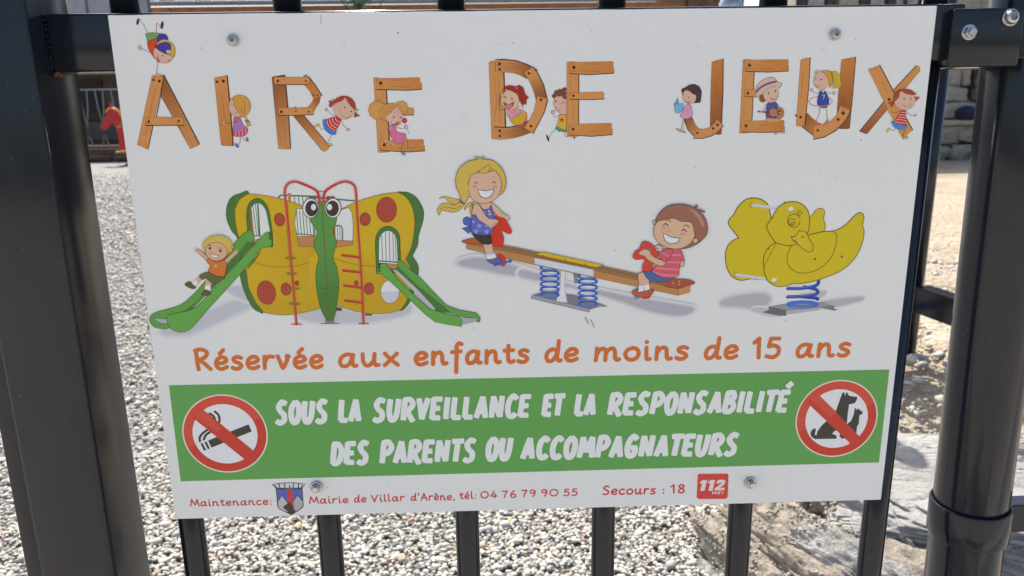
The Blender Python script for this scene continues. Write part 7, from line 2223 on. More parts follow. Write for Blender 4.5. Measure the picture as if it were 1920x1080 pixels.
56 P 1 142 98 84|975 450 998 507 1066 566 1166 579 1266 553 1349 482 1382 391 1367 320 1293 271 1283 342 1253 433 1170 446 1120 470 1070 466 1010 455
57 S 3 70 48 44 4|975 450 998 507 1066 566 1166 579 1266 553 1349 482 1382 391 1367 320 1293 271 1283 342 1253 433 1170 446 1120 470 1070 466 1010 455
58 P 1 166 124 110|1227 543 1298 507 1352 431 1343 401 1289 483
58 P 1 230 190 156|1310 291 1305 277 1292 272 1278 278 1272 291 1277 305 1290 310 1304 304
59 S 3 70 48 44 3|1310 291 1305 277 1292 272 1278 278 1272 291 1277 305 1290 310 1304 304
59 S 1 70 48 44 18|1282 545 1288 564
60 S 1 142 98 84 12|1282 543 1288 562
59 S 1 70 48 44 16|1309 530 1348 517
60 S 1 142 98 84 11|1305 532 1346 518
58 S 1 58 44 42 7|1036 421 1053 431 1071 414
58 S 1 58 44 42 7|1180 372 1197 383 1216 365
58 S 1 110 72 56 6|1055 454 1075 456 1092 444
59 S 1 110 72 56 6|1200 409 1217 414 1235 399
59 P 1 222 158 142|1057 399 1051 391 1037 387 1023 391 1017 400 1022 408 1036 412 1051 408
59 P 1 222 158 142|1207 345 1202 337 1188 333 1173 337 1167 346 1173 354 1187 358 1201 354
58 S 1 130 82 66 3|1084 388 1076 376 1084 366
60 P 0 214 216 217|1033 358 1094 325 1171 311 1146 278 1096 269 1050 297
61 S 2 70 48 44 5|1033 358 1094 325 1171 311 1146 278 1096 269 1050 297
# printed_duck ~ yellow duck spring rider on a blue coil
1 F 152 152 156 42|1524 -229 1579 -190 1732 -161 1856 -158 1910 -197 1842 -264 1685 -245
1 F 152 152 156 27|2308 -238 2462 -213 2658 -199 2630 -224 2466 -261 2332 -274
2 F 160 160 164 21|1770 -279 1874 -270 2013 -326 1930 -330
2 F 160 160 164 21|2147 -169 2331 -141 2358 -152 2304 -194
3 P 0 128 130 134|1909 -258 2048 -236 2339 -232 2435 -266 2321 -274 2052 -293
4 S 2 90 90 92 3|1909 -258 2048 -236 2339 -232 2435 -266 2321 -274 2052 -293
5 P 0 96 96 100|1865 -302 1911 -287 1909 -258 2054 -293 2055 -334 1997 -333
6 S 2 70 70 72 3|1865 -302 1911 -287 1909 -258 2054 -293 2055 -334 1997 -333
7 P 0 150 151 154|2052 -293 2321 -274 2323 -295 2054 -327
5 P 0 112 112 116|2323 -271 2435 -262 2439 -290 2475 -295 2438 -300
8 S 2 70 70 72 3|2323 -271 2435 -262 2439 -290 2475 -295 2438 -300
3 S 1 52 66 138 27|2300 -204 2284 -195 2189 -183 2137 -178
8 S 1 70 108 188 27|2269 -234 2292 -241 2297 -249 2283 -256 2253 -261 2211 -264 2164 -263 2120 -259 2086 -253 2067 -246 2066 -238 2083 -232 2117 -227 2160 -225 2207 -226 2249 -230 2281 -237
9 S 1 120 160 220 5|2262 -262 2243 -264 2222 -265 2198 -266 2173 -266 2148 -264 2126 -262 2106 -260 2091 -256
4 S 1 60 78 152 27|2056 -180 2189 -177 2281 -162 2296 -141 2267 -119 2183 -101
5 S 1 60 78 152 27|2051 -110 2163 -112 2265 -96 2294 -72 2293 -51
6 S 1 110 130 196 5|2051 -104 2163 -106 2260 -90
5 S 1 110 130 196 5|2056 -175 2188 -171 2275 -156
1 P 1 198 178 34|1732 616 1668 602 1613 549 1582 487 1552 452 1550 409 1628 311 1631 307 1626 303 1570 271 1538 206 1540 124 1556 62 1600 -7 1674 -36 1745 -25 1867 -12 1931 261 1877 464 1846 560 1793 602
2 S 3 92 66 38 7|1732 616 1668 602 1613 549 1582 487 1552 452 1550 409 1628 311 1631 307 1626 303 1570 271 1538 206 1540 124 1556 62 1600 -7 1674 -36 1745 -25 1867 -12 1931 261 1877 464 1846 560 1793 602
1 P 1 208 188 40|2162 437 2190 463 2227 513 2264 526 2295 502 2293 442 2310 386 2296 341 2213 305 2151 318
2 S 3 92 66 38 5|2162 437 2190 463 2227 513 2264 526 2295 502 2293 442 2310 386 2296 341 2213 305 2151 318
3 S 0 170 170 176 22|1730 561 1923 530
4 S 0 205 205 210 6|1735 567 1923 537
3 S 0 170 170 176 25|1635 8 1874 -32
4 S 0 205 205 210 6|1635 15 1873 -24
4 S 1 92 66 38 3|1721 543 1716 544 1712 548 1708 553 1706 559 1706 566 1708 571 1712 576 1716 578 1721 578 1726 576
5 S 1 92 66 38 3|1633 -8 1627 -7 1622 -3 1618 3 1616 11 1616 18 1618 25 1622 30 1628 33 1633 33 1639 31
7 G 1 208 188 40 198 178 34 2213 297 2264 -77|1931 261 1875 223 1841 150 1852 36 1890 -49 1965 -92 2037 -89 2078 -75 2181 -70 2322 -36 2481 34 2575 136 2616 249 2621 340 2605 381 2608 457 2575 487 2534 463 2470 394 2392 349 2291 341 2176 315 2112 298 2013 259
8 S 3 92 66 38 6|1931 261 1875 223 1841 150 1852 36 1890 -49 1965 -92 2037 -89 2078 -75 2181 -70 2322 -36 2481 34 2575 136 2616 249 2621 340 2605 381 2608 457 2575 487 2534 463 2470 394 2392 349 2291 341 2176 315 2112 298 2013 259
9 S 1 92 66 38 4|1929 251 1896 179 1860 98 1850 67
9 S 1 92 66 38 5|2055 238 2026 156 2046 73 2112 22 2195 14 2295 48 2380 140 2410 263 2400 322 2375 343
10 P 1 214 192 46|2010 580 2091 571 2155 520 2180 449 2177 348 2134 267 2055 238 1983 244 1920 271 1855 364 1851 404 1880 449 1932 543
11 S 3 92 66 38 6|2010 580 2091 571 2155 520 2180 449 2177 348 2134 267 2055 238 1983 244 1920 271 1855 364 1851 404 1880 449 1932 543
12 P 0 208 188 40|2046 310 2080 309 2107 356 2164 340 2185 297 2227 235 2224 191 2197 180 2138 214 2083 266 2060 279
13 S 2 92 66 38 5|2046 310 2080 309 2107 356 2164 340 2185 297 2227 235 2224 191 2197 180 2138 214 2083 266 2060 279
14 S 1 92 66 38 4|2050 305 2072 279 2094 262
15 P 1 225 220 150|2072 295 2076 285 2073 279 2066 279 2059 287 2055 297 2057 304 2064 303
16 S 3 92 66 38 3|2072 295 2076 285 2073 279 2066 279 2059 287 2055 297 2057 304 2064 303
12 S 1 92 66 38 5|2107 432 2105 415 2099 400 2088 389 2074 382 2058 381 2042 385 2028 395 2017 408 2011 425 2009 442 2013 458 2022 472 2034 481 2050 485 2065 484 2081 477 2093 465 2102 450
13 S 1 92 66 38 5|2069 424 2067 413 2061 404 2051 399 2040 398 2029 402 2020 410 2015 420 2015 431 2019 441 2027 448 2038 450 2050 448 2060 442 2067 433
14 S 1 92 66 38 5|2060 408 2058 401 2054 396 2047 395 2040 398 2036 405 2036 412 2039 418 2045 421 2052 420 2058 414
14 S 1 92 66 38 4|2146 304 2144 299 2139 297 2134 298 2130 302 2130 307 2134 311 2140 311 2144 307
13 S 1 92 66 38 4|2073 483 2086 501 2090 519
14 S 1 92 66 38 4|2083 478 2100 493 2104 511
15 S 1 92 66 38 4|2094 471 2111 482 2117 500
12 P 1 150 140 90|2052 519 2050 511 2045 504 2037 500 2027 500 2018 504 2012 511 2009 520 2011 529 2016 536 2024 539 2034 539 2043 535 2049 528
13 P 1 220 218 212|2048 525 2043 513 2029 508 2015 513 2008 526 2013 539 2027 544 2041 538
9 P 1 150 140 90|1960 -45 1959 -53 1953 -59 1945 -63 1935 -63 1926 -59 1920 -52 1917 -44 1918 -36 1924 -29 1932 -26 1942 -26 1951 -30 1957 -37
10 P 1 220 218 212|1957 -38 1951 -50 1937 -55 1922 -50 1915 -38 1921 -26 1935 -21 1950 -26
10 P 1 110 84 40|2259 124 2257 118 2250 115 2244 118 2240 125 2243 131 2249 134 2256 131
9 P 1 110 84 40|2471 139 2469 133 2463 130 2456 133 2453 139 2455 146 2461 149 2468 146
12 P 1 110 84 40|1978 578 1977 575 1973 574 1970 575 1968 579 1969 582 1973 584 1976 582
11 P 1 110 84 40|1882 217 1881 212 1876 210 1870 212 1868 217 1870 222 1875 224 1880 222
# green_band ~ green printed band
1 P 0 92 148 82|-2908 -807 2946 -815 2946 -1648 -2914 -1653
# no_smoking_symbol ~ round red no smoking symbol
2 A 196 190 180 -2506 -1240 0 345 0 360|
3 A 184 68 60 -2506 -1240 0 334 0 360|
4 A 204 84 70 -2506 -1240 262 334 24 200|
5 A 214 216 217 -2506 -1240 0 262 0 360|
6 P 0 66 64 62|-2650 -1293 -2309 -1159 -2287 -1222 -2629 -1357
7 P 0 66 64 62|-2681 -1308 -2663 -1300 -2643 -1363 -2660 -1371
8 P 0 66 64 62|-2714 -1319 -2697 -1311 -2674 -1376 -2692 -1384
8 S 1 66 64 62 19|-2716 -1296 -2714 -1266 -2687 -1229 -2624 -1185
9 S 1 66 64 62 19|-2682 -1283 -2670 -1255 -2648 -1233 -2605 -1206
7 S 1 66 64 62 19|-2567 -1041 -2542 -1071 -2538 -1114 -2553 -1157
8 S 1 66 64 62 19|-2610 -1057 -2585 -1078 -2574 -1109 -2581 -1136
10 P 0 184 68 60|-2682 -999 -2299 -1384 -2280 -1412 -2366 -1473 -2743 -1097 -2738 -1055
11 P 0 204 84 70|-2682 -999 -2525 -1191 -2570 -1213 -2729 -1087 -2738 -1055
# no_animals_symbol ~ round red no dogs or cats symbol
2 A 196 190 180 2546 -1240 0 345 0 360|
3 A 184 68 60 2546 -1240 0 334 0 360|
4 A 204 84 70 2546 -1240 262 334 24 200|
5 A 214 216 217 2546 -1240 0 262 0 360|
6 P 0 66 64 62|2534 -1162 2567 -1029 2572 -1012 2581 -1003 2592 -1011 2600 -1039 2603 -1010 2611 -1003 2626 -1027 2633 -1037 2658 -1042 2701 -1047 2701 -1072 2686 -1103 2638 -1114 2636 -1173 2636 -1284 2644 -1341 2575 -1333 2537 -1350 2519 -1374 2547 -1383 2560 -1399 2560 -1419 2379 -1418 2350 -1399 2335 -1373 2338 -1345 2356 -1324 2371 -1319 2380 -1334 2375 -1356 2373 -1378 2388 -1384 2392 -1350 2425 -1295 2481 -1239
7 P 0 66 64 62|2690 -1150 2697 -1146 2708 -1163 2714 -1161 2720 -1147 2729 -1161 2761 -1184 2758 -1200 2735 -1215 2738 -1279 2725 -1319 2725 -1407 2670 -1420 2602 -1419 2586 -1396 2583 -1331 2628 -1296 2670 -1261 2687 -1198
8 P 0 184 68 60|2357 -1002 2776 -1425 2798 -1450 2723 -1505 2306 -1109 2295 -1062
9 P 0 204 84 70|2357 -1002 2548 -1188 2479 -1218 2330 -1082 2302 -1062
# coat_of_arms ~ blue and red coat of arms with a crown
1 P 0 84 98 158|-2136 -1742 -2030 -1749 -1922 -1748 -1924 -1901 -1932 -1923 -1985 -1961 -2030 -1989 -2081 -1958 -2127 -1928 -2138 -1903
2 S 2 50 48 52 6|-2136 -1742 -2030 -1749 -1922 -1748 -1924 -1901 -1932 -1923 -1985 -1961 -2030 -1989 -2081 -1958 -2127 -1928 -2138 -1903
3 P 0 192 70 58|-2048 -1750 -2006 -1750 -2007 -1865 -2005 -1931 -2034 -1931 -2045 -1864
3 P 0 160 158 160|-2134 -1864 -2095 -1808 -2050 -1880 -2093 -1916 -2053 -1967 -2081 -1956 -2125 -1926 -2135 -1903
4 S 2 50 50 60 4|-2134 -1864 -2095 -1808 -2050 -1880 -2093 -1916 -2053 -1967 -2081 -1956 -2125 -1926 -2135 -1903
4 P 0 150 148 150|-2007 -1869 -1966 -1807 -1924 -1868 -1926 -1901 -1934 -1921 -1985 -1958 -2006 -1940
5 S 2 50 50 60 4|-2007 -1869 -1966 -1807 -1924 -1868 -1926 -1901 -1934 -1921 -1985 -1958 -2006 -1940
6 P 0 74 62 56|-2096 -1912 -2062 -1901 -2048 -1876 -2034 -1864 -2030 -1881 -2017 -1898 -2011 -1935 -1997 -1969 -2030 -1989 -2053 -1972 -2054 -1942 -2083 -1933
3 P 0 176 176 176|-2166 -1707 -2136 -1738 -1922 -1742 -1894 -1709 -1933 -1701 -1984 -1693 -2061 -1692 -2117 -1696
4 S 2 60 60 62 5|-2166 -1707 -2136 -1738 -1922 -1742 -1894 -1709 -1933 -1701 -1984 -1693 -2061 -1692 -2117 -1696
5 S 1 64 64 66 9|-2148 -1710 -2128 -1735
5 S 1 64 64 66 9|-2110 -1700 -2106 -1733
5 S 1 64 64 66 9|-2066 -1700 -2062 -1734
5 S 1 64 64 66 9|-2023 -1717 -2023 -1735
5 S 1 64 64 66 9|-1989 -1702 -1995 -1736
5 S 1 64 64 66 9|-1949 -1705 -1951 -1738
5 S 1 64 64 66 9|-1916 -1716 -1929 -1738
6 S 1 210 210 208 6|-2137 -1718 -2121 -1716
5 S 1 210 210 208 6|-2093 -1719 -2077 -1718
5 S 1 210 210 208 6|-2053 -1720 -2036 -1719
6 S 1 210 210 208 6|-2009 -1722 -1992 -1720
6 S 1 210 210 208 6|-1976 -1723 -1959 -1721
6 S 1 210 210 208 6|-1939 -1724 -1922 -1722
6 S 1 58 58 58 5|-2139 -1740 -2030 -1749 -1919 -1745
# emergency_badge ~ red emergency number badge
1 P 0 206 196 192|1406 -1703 1658 -1708 1673 -1726 1676 -1940 1659 -1958 1417 -1953 1396 -1934 1395 -1722
2 P 0 194 72 70|1410 -1710 1655 -1714 1665 -1730 1669 -1933 1654 -1950 1421 -1945 1403 -1929 1403 -1726
3 P 0 222 214 208|1426 -1783 1453 -1768 1485 -1769 1468 -1869 1431 -1869 1444 -1797 1425 -1802
3 P 0 222 214 208|1494 -1783 1522 -1769 1553 -1770 1536 -1869 1500 -1869 1513 -1798 1494 -1802
4 P 0 222 214 208|1564 -1804 1570 -1782 1587 -1770 1623 -1769 1641 -1780 1640 -1802 1622 -1825 1598 -1845 1639 -1845 1635 -1868 1551 -1868 1555 -1846 1605 -1807 1607 -1795 1596 -1793 1590 -1803
3 S 1 222 214 208 6|1550 -1882 1539 -1880 1536 -1887 1547 -1892 1546 -1899 1535 -1900
3 S 1 222 214 208 6|1600 -1883 1591 -1881 1587 -1888 1598 -1894 1596 -1901 1585 -1901
3 S 1 222 214 208 6|1576 -1891 1575 -1896 1571 -1899 1566 -1900 1562 -1897 1559 -1893 1559 -1888 1562 -1884 1567 -1882 1572 -1884 1575 -1887
4 S 1 222 214 208 6|1607 -1881 1617 -1885
5 S 1 222 214 208 5|1629 -1882 1627 -1894 1618 -1905
# printed_line ~ orange handwritten line naming the age limit
1 S 1 204 112 60 33|-2661 -518 -2662 -598 -2657 -678
2 S 1 204 112 60 33|-2668 -520 -2616 -512 -2577 -538 -2597 -578 -2654 -600
3 S 1 204 112 60 33|-2640 -602 -2604 -633 -2563 -678
1 S 1 204 112 60 33|-2510 -633 -2462 -629 -2431 -609 -2442 -585 -2471 -581 -2502 -601 -2515 -637 -2501 -671 -2468 -679 -2431 -663
2 S 1 204 112 60 33|-2478 -551 -2447 -521
1 S 1 204 112 60 33|-2312 -590 -2341 -580 -2372 -594 -2367 -618 -2331 -634 -2317 -656 -2339 -678 -2368 -680 -2387 -670
1 S 1 204 112 60 33|-2261 -635 -2213 -631 -2182 -611 -2193 -587 -2222 -583 -2253 -603 -2266 -639 -2251 -673 -2219 -681 -2182 -665
1 S 1 204 112 60 33|-2127 -582 -2130 -632 -2133 -681
2 S 1 204 112 60 33|-2130 -632 -2108 -596 -2082 -582 -2060 -587
3 S 1 204 112 60 33|-2022 -582 -2006 -632 -1989 -681 -1963 -643 -1948 -605 -1950 -583 -1934 -585
1 S 1 204 112 60 33|-1887 -637 -1839 -634 -1808 -614 -1820 -590 -1848 -586 -1880 -605 -1892 -641 -1878 -675 -1846 -684 -1808 -668
2 S 1 204 112 60 33|-1855 -556 -1824 -526
1 S 1 204 112 60 33|-1757 -638 -1709 -635 -1677 -615 -1689 -591 -1718 -587 -1749 -606 -1762 -642 -1747 -676 -1715 -685 -1678 -669
1 S 1 204 112 60 33|-1425 -590 -1468 -580 -1511 -599 -1531 -639 -1520 -675 -1488 -679 -1454 -655 -1425 -585
2 S 1 204 112 60 33|-1422 -585 -1433 -641 -1425 -675 -1402 -677
1 S 1 204 112 60 33|-1347 -580 -1347 -640 -1327 -676 -1295 -674 -1263 -635 -1252 -580
2 S 1 204 112 60 33|-1252 -580 -1258 -640 -1249 -675 -1224 -675
1 S 1 204 112 60 33|-1171 -579 -1131 -625 -1070 -680
2 S 1 204 112 60 33|-1073 -581 -1125 -632 -1177 -680
1 S 1 204 112 60 34|-921 -634 -872 -630 -840 -609 -852 -585 -882 -581 -914 -602 -926 -638 -911 -672 -878 -680 -839 -664
1 S 1 204 112 60 34|-784 -579 -786 -629 -789 -680
2 S 1 204 112 60 34|-786 -629 -762 -591 -731 -581 -715 -604 -712 -659 -700 -678 -680 -673
1 S 1 204 112 60 34|-554 -516 -576 -508 -594 -533 -596 -599 -601 -669 -605 -752
2 S 1 204 112 60 34|-633 -581 -564 -576
2 S 1 204 112 60 34|-424 -588 -461 -578 -498 -596 -515 -637 -505 -673 -478 -677 -448 -653 -424 -583
3 S 1 204 112 60 34|-421 -583 -431 -638 -424 -673 -404 -675
1 S 1 204 112 60 34|-355 -578 -357 -628 -359 -679
2 S 1 204 112 60 34|-357 -628 -332 -590 -301 -580 -285 -603 -283 -658 -270 -676 -250 -672
1 S 1 204 112 60 34|-179 -537 -184 -618 -179 -666 -159 -676 -139 -668
3 S 1 204 112 60 34|-211 -579 -142 -575
2 S 1 204 112 60 34|-24 -587 -54 -577 -86 -591 -81 -615 -44 -631 -29 -653 -51 -676 -81 -678 -101 -668
1 S 1 204 112 60 34|219 -590 180 -576 142 -594 125 -634 135 -671 163 -675 193 -650 219 -586
2 S 1 204 112 60 34|226 -507 219 -586 212 -641 221 -672 242 -672
3 S 1 204 112 60 34|287 -630 338 -626 371 -606 358 -581 328 -577 295 -598 282 -634 297 -668 332 -676 371 -660
1 S 1 204 112 60 34|534 -577 531 -628 525 -679
2 S 1 204 112 60 34|531 -628 559 -590 589 -580 605 -603 602 -679
3 S 1 204 112 60 34|605 -623 630 -590 661 -580 679 -603 682 -659 695 -678 714 -674
1 S 1 204 112 60 34|824 -579 783 -595 764 -633 783 -670 818 -680 857 -664 873 -625 857 -591 824 -579
1 S 1 204 112 60 34|935 -579 935 -640 940 -676 965 -676
1 S 1 204 112 60 34|935 -533 939 -531
1 S 1 204 112 60 34|1023 -580 1020 -630 1017 -681
2 S 1 204 112 60 34|1020 -630 1047 -592 1082 -582 1099 -605 1102 -661 1115 -680 1137 -676
1 S 1 204 112 60 34|1266 -591 1234 -581 1198 -595 1203 -619 1244 -636 1261 -658 1236 -680 1203 -682 1181 -672
1 S 1 204 112 60 34|1516 -596 1477 -582 1438 -600 1420 -641 1430 -677 1458 -682 1489 -657 1516 -592
2 S 1 204 112 60 34|1524 -512 1516 -592 1509 -648 1518 -679 1538 -679
1 S 1 204 112 60 34|1585 -637 1637 -633 1671 -613 1658 -588 1627 -584 1593 -604 1580 -641 1595 -676 1630 -684 1670 -668
1 S 1 204 112 60 34|1812 -559 1850 -523
2 S 1 204 112 60 34|1850 -523 1851 -605 1854 -686
1 S 1 204 112 60 34|2014 -527 1946 -527
2 S 1 204 112 60 34|1946 -527 1933 -594
3 S 1 204 112 60 34|1933 -594 1972 -585 2012 -607 2012 -655 1973 -686 1918 -676
1 S 1 204 112 60 34|2273 -594 2232 -583 2190 -602 2171 -643 2182 -680 2213 -684 2246 -659 2273 -588
2 S 1 204 112 60 34|2276 -588 2265 -645 2273 -680 2295 -682
1 S 1 204 112 60 34|2350 -583 2347 -635 2345 -686
2 S 1 204 112 60 34|2347 -635 2375 -596 2409 -585 2427 -609 2430 -665 2444 -684 2466 -680
1 S 1 204 112 60 34|2595 -593 2562 -583 2526 -598 2532 -622 2573 -639 2590 -661 2565 -684 2532 -686 2510 -676
# printed_line ~ red handwritten word before the coat of arms
1 S 1 186 66 66 11|-2860 -1883 -2851 -1852 -2846 -1825 -2845 -1823
2 S 1 186 66 66 11|-2845 -1823 -2836 -1841 -2822 -1873
3 S 1 186 66 66 11|-2822 -1873 -2810 -1851 -2799 -1823
4 S 1 186 66 66 11|-2799 -1823 -2796 -1849 -2788 -1884
1 S 1 186 66 66 11|-2732 -1849 -2748 -1845 -2763 -1852 -2771 -1867 -2767 -1881 -2755 -1883 -2743 -1874 -2732 -1847
2 S 1 186 66 66 11|-2731 -1847 -2735 -1868 -2732 -1882 -2724 -1882
1 S 1 186 66 66 11|-2703 -1845 -2703 -1869 -2701 -1882 -2691 -1882
1 S 1 186 66 66 11|-2703 -1828 -2701 -1827
1 S 1 186 66 66 11|-2669 -1846 -2670 -1865 -2671 -1884
2 S 1 186 66 66 11|-2670 -1865 -2660 -1850 -2647 -1847 -2640 -1855 -2639 -1877 -2634 -1884 -2625 -1882
1 S 1 186 66 66 11|-2595 -1831 -2597 -1862 -2595 -1880 -2587 -1884 -2578 -1881
2 S 1 186 66 66 11|-2608 -1847 -2579 -1845
1 S 1 186 66 66 11|-2559 -1867 -2538 -1866 -2524 -1858 -2529 -1849 -2542 -1847 -2556 -1855 -2561 -1869 -2555 -1882 -2541 -1885 -2524 -1879
1 S 1 186 66 66 11|-2501 -1847 -2502 -1866 -2503 -1885
2 S 1 186 66 66 11|-2502 -1866 -2491 -1851 -2478 -1848 -2471 -1857 -2470 -1878 -2465 -1885 -2457 -1883
1 S 1 186 66 66 11|-2400 -1851 -2416 -1847 -2431 -1854 -2439 -1870 -2435 -1884 -2423 -1885 -2411 -1876 -2400 -1849
2 S 1 186 66 66 11|-2399 -1849 -2403 -1871 -2400 -1884 -2392 -1885
1 S 1 186 66 66 11|-2371 -1848 -2372 -1867 -2373 -1886
2 S 1 186 66 66 11|-2372 -1867 -2361 -1852 -2348 -1848 -2341 -1857 -2341 -1879 -2335 -1886 -2327 -1884
1 S 1 186 66 66 11|-2273 -1854 -2286 -1848 -2302 -1854 -2309 -1870 -2302 -1884 -2289 -1887 -2275 -1881
1 S 1 186 66 66 11|-2253 -1869 -2232 -1868 -2218 -1860 -2223 -1851 -2236 -1849 -2249 -1857 -2255 -1871 -2248 -1884 -2234 -1887 -2218 -1881
1 S 1 186 66 66 11|-2192 -1854 -2191 -1854
1 S 1 186 66 66 11|-2193 -1885 -2192 -1884
# printed_line ~ red handwritten town hall name and telephone number
1 S 1 186 66 66 11|-1872 -1889 -1862 -1858 -1858 -1830 -1856 -1828
2 S 1 186 66 66 11|-1856 -1828 -1847 -1846 -1832 -1878
3 S 1 186 66 66 11|-1832 -1878 -1819 -1856 -1808 -1829
4 S 1 186 66 66 11|-1808 -1829 -1805 -1854 -1796 -1889
1 S 1 186 66 66 11|-1738 -1854 -1754 -1850 -1771 -1857 -1778 -1873 -1774 -1887 -1762 -1889 -1749 -1879 -1738 -1852
2 S 1 186 66 66 11|-1736 -1852 -1741 -1874 -1738 -1887 -1729 -1888
1 S 1 186 66 66 11|-1707 -1851 -1707 -1874 -1705 -1888 -1695 -1888
1 S 1 186 66 66 11|-1707 -1833 -1705 -1832
1 S 1 186 66 66 11|-1672 -1851 -1673 -1870 -1674 -1890
2 S 1 186 66 66 11|-1673 -1870 -1663 -1856 -1651 -1851 -1641 -1853
1 S 1 186 66 66 11|-1620 -1851 -1620 -1875 -1618 -1888 -1608 -1888
1 S 1 186 66 66 11|-1620 -1834 -1618 -1833
1 S 1 186 66 66 11|-1586 -1872 -1564 -1871 -1550 -1863 -1555 -1854 -1569 -1852 -1583 -1860 -1589 -1874 -1582 -1887 -1567 -1890 -1550 -1884
1 S 1 186 66 66 11|-1458 -1853 -1472 -1848 -1486 -1855 -1493 -1870 -1489 -1884 -1479 -1886 -1467 -1877 -1458 -1852
2 S 1 186 66 66 11|-1455 -1821 -1458 -1852 -1460 -1873 -1457 -1885 -1449 -1885
1 S 1 186 66 66 11|-1432 -1869 -1412 -1868 -1400 -1860 -1405 -1850 -1416 -1849 -1429 -1857 -1434 -1871 -1428 -1884 -1415 -1887 -1400 -1881
1 S 1 186 66 66 11|-1352 -1828 -1338 -1857 -1327 -1888
2 S 1 186 66 66 11|-1327 -1888 -1314 -1857 -1300 -1825
1 S 1 186 66 66 11|-1276 -1849 -1275 -1872 -1273 -1886 -1264 -1886
1 S 1 186 66 66 11|-1276 -1831 -1274 -1830
1 S 1 186 66 66 11|-1241 -1823 -1241 -1868 -1239 -1885 -1229 -1885
1 S 1 186 66 66 11|-1207 -1823 -1207 -1868 -1205 -1885 -1195 -1885
1 S 1 186 66 66 11|-1136 -1852 -1152 -1848 -1168 -1855 -1176 -1871 -1171 -1885 -1159 -1886 -1147 -1877 -1136 -1850
2 S 1 186 66 66 11|-1135 -1850 -1139 -1871 -1136 -1884 -1127 -1885
1 S 1 186 66 66 11|-1106 -1847 -1107 -1867 -1108 -1886
2 S 1 186 66 66 11|-1107 -1867 -1098 -1853 -1086 -1847 -1076 -1849
1 S 1 186 66 66 11|-984 -1852 -997 -1847 -1012 -1854 -1018 -1869 -1015 -1883 -1004 -1885 -993 -1875 -983 -1851
2 S 1 186 66 66 11|-980 -1820 -983 -1851 -986 -1872 -983 -1884 -975 -1884
1 S 1 186 66 66 11|-954 -1822 -957 -1837
1 S 1 186 66 66 11|-936 -1886 -921 -1853 -910 -1824
2 S 1 186 66 66 11|-910 -1824 -900 -1852 -885 -1887
3 S 1 186 66 66 11|-925 -1865 -896 -1864
1 S 1 186 66 66 11|-864 -1848 -866 -1867 -867 -1887
2 S 1 186 66 66 11|-866 -1867 -857 -1854 -847 -1848 -838 -1850
1 S 1 186 66 66 11|-822 -1869 -803 -1868 -791 -1860 -795 -1851 -806 -1849 -819 -1857 -823 -1871 -818 -1884 -805 -1887 -791 -1881
2 S 1 186 66 66 11|-816 -1826 -803 -1838
1 S 1 186 66 66 11|-769 -1849 -771 -1868 -772 -1888
2 S 1 186 66 66 11|-771 -1868 -761 -1854 -749 -1850 -743 -1859 -743 -1880 -738 -1887 -730 -1886
1 S 1 186 66 66 11|-712 -1871 -694 -1869 -681 -1862 -686 -1852 -697 -1850 -710 -1858 -714 -1872 -709 -1885 -696 -1889 -682 -1882
1 S 1 186 66 66 11|-658 -1886 -663 -1898
1 S 1 186 66 66 11|-597 -1829 -599 -1860 -597 -1878 -590 -1882 -582 -1879
2 S 1 186 66 66 11|-609 -1845 -583 -1843
1 S 1 186 66 66 11|-564 -1865 -545 -1864 -533 -1856 -537 -1847 -549 -1845 -561 -1853 -566 -1867 -560 -1880 -547 -1883 -533 -1877
2 S 1 186 66 66 11|-552 -1833 -539 -1822
1 S 1 186 66 66 11|-511 -1819 -511 -1864 -509 -1881 -501 -1882
1 S 1 186 66 66 11|-478 -1851 -477 -1850
1 S 1 186 66 66 11|-480 -1881 -479 -1880
1 S 1 186 66 66 11|-401 -1821 -421 -1829 -431 -1851 -422 -1873 -401 -1881 -380 -1874 -370 -1851 -380 -1829 -401 -1821
1 S 1 186 66 66 11|-322 -1821 -333 -1846 -347 -1865
2 S 1 186 66 66 11|-347 -1865 -322 -1866 -299 -1865
3 S 1 186 66 66 11|-310 -1843 -312 -1866 -313 -1882
1 S 1 186 66 66 11|-252 -1823 -208 -1823
2 S 1 186 66 66 11|-208 -1823 -226 -1852 -235 -1883
1 S 1 186 66 66 11|-151 -1822 -170 -1840 -181 -1863 -173 -1880 -157 -1883 -140 -1876 -139 -1863 -151 -1853 -168 -1855 -179 -1863
1 S 1 186 66 66 11|-86 -1821 -43 -1820
2 S 1 186 66 66 11|-43 -1820 -60 -1849 -70 -1880
1 S 1 186 66 66 11|24 -1829 7 -1819 -13 -1827 -14 -1841 0 -1848 18 -1843 26 -1829
2 S 1 186 66 66 11|26 -1829 23 -1856 7 -1880
1 S 1 186 66 66 11|123 -1828 106 -1818 86 -1826 85 -1840 99 -1848 117 -1842 125 -1828
2 S 1 186 66 66 11|125 -1828 122 -1856 106 -1879
1 S 1 186 66 66 11|185 -1819 162 -1827 152 -1849 162 -1871 184 -1879 207 -1871 218 -1849 207 -1827 185 -1819
1 S 1 186 66 66 11|311 -1820 282 -1820
2 S 1 186 66 66 11|282 -1820 276 -1845
3 S 1 186 66 66 11|276 -1845 293 -1842 310 -1851 310 -1869 293 -1880 269 -1877
1 S 1 186 66 66 11|378 -1820 349 -1820
2 S 1 186 66 66 11|349 -1820 343 -1845
3 S 1 186 66 66 11|343 -1845 360 -1842 377 -1850 377 -1868 361 -1880 337 -1876
# printed_line ~ red handwritten emergency line
1 S 1 186 66 66 14|650 -1809 632 -1801 612 -1811 611 -1825 632 -1839 647 -1853 643 -1871 623 -1879 601 -1873
1 S 1 186 66 66 14|679 -1858 703 -1856 719 -1847 713 -1835 698 -1833 682 -1843 676 -1860 683 -1876 699 -1880 718 -1873
1 S 1 186 66 66 14|783 -1840 769 -1833 751 -1841 742 -1860 750 -1878 765 -1881 782 -1875
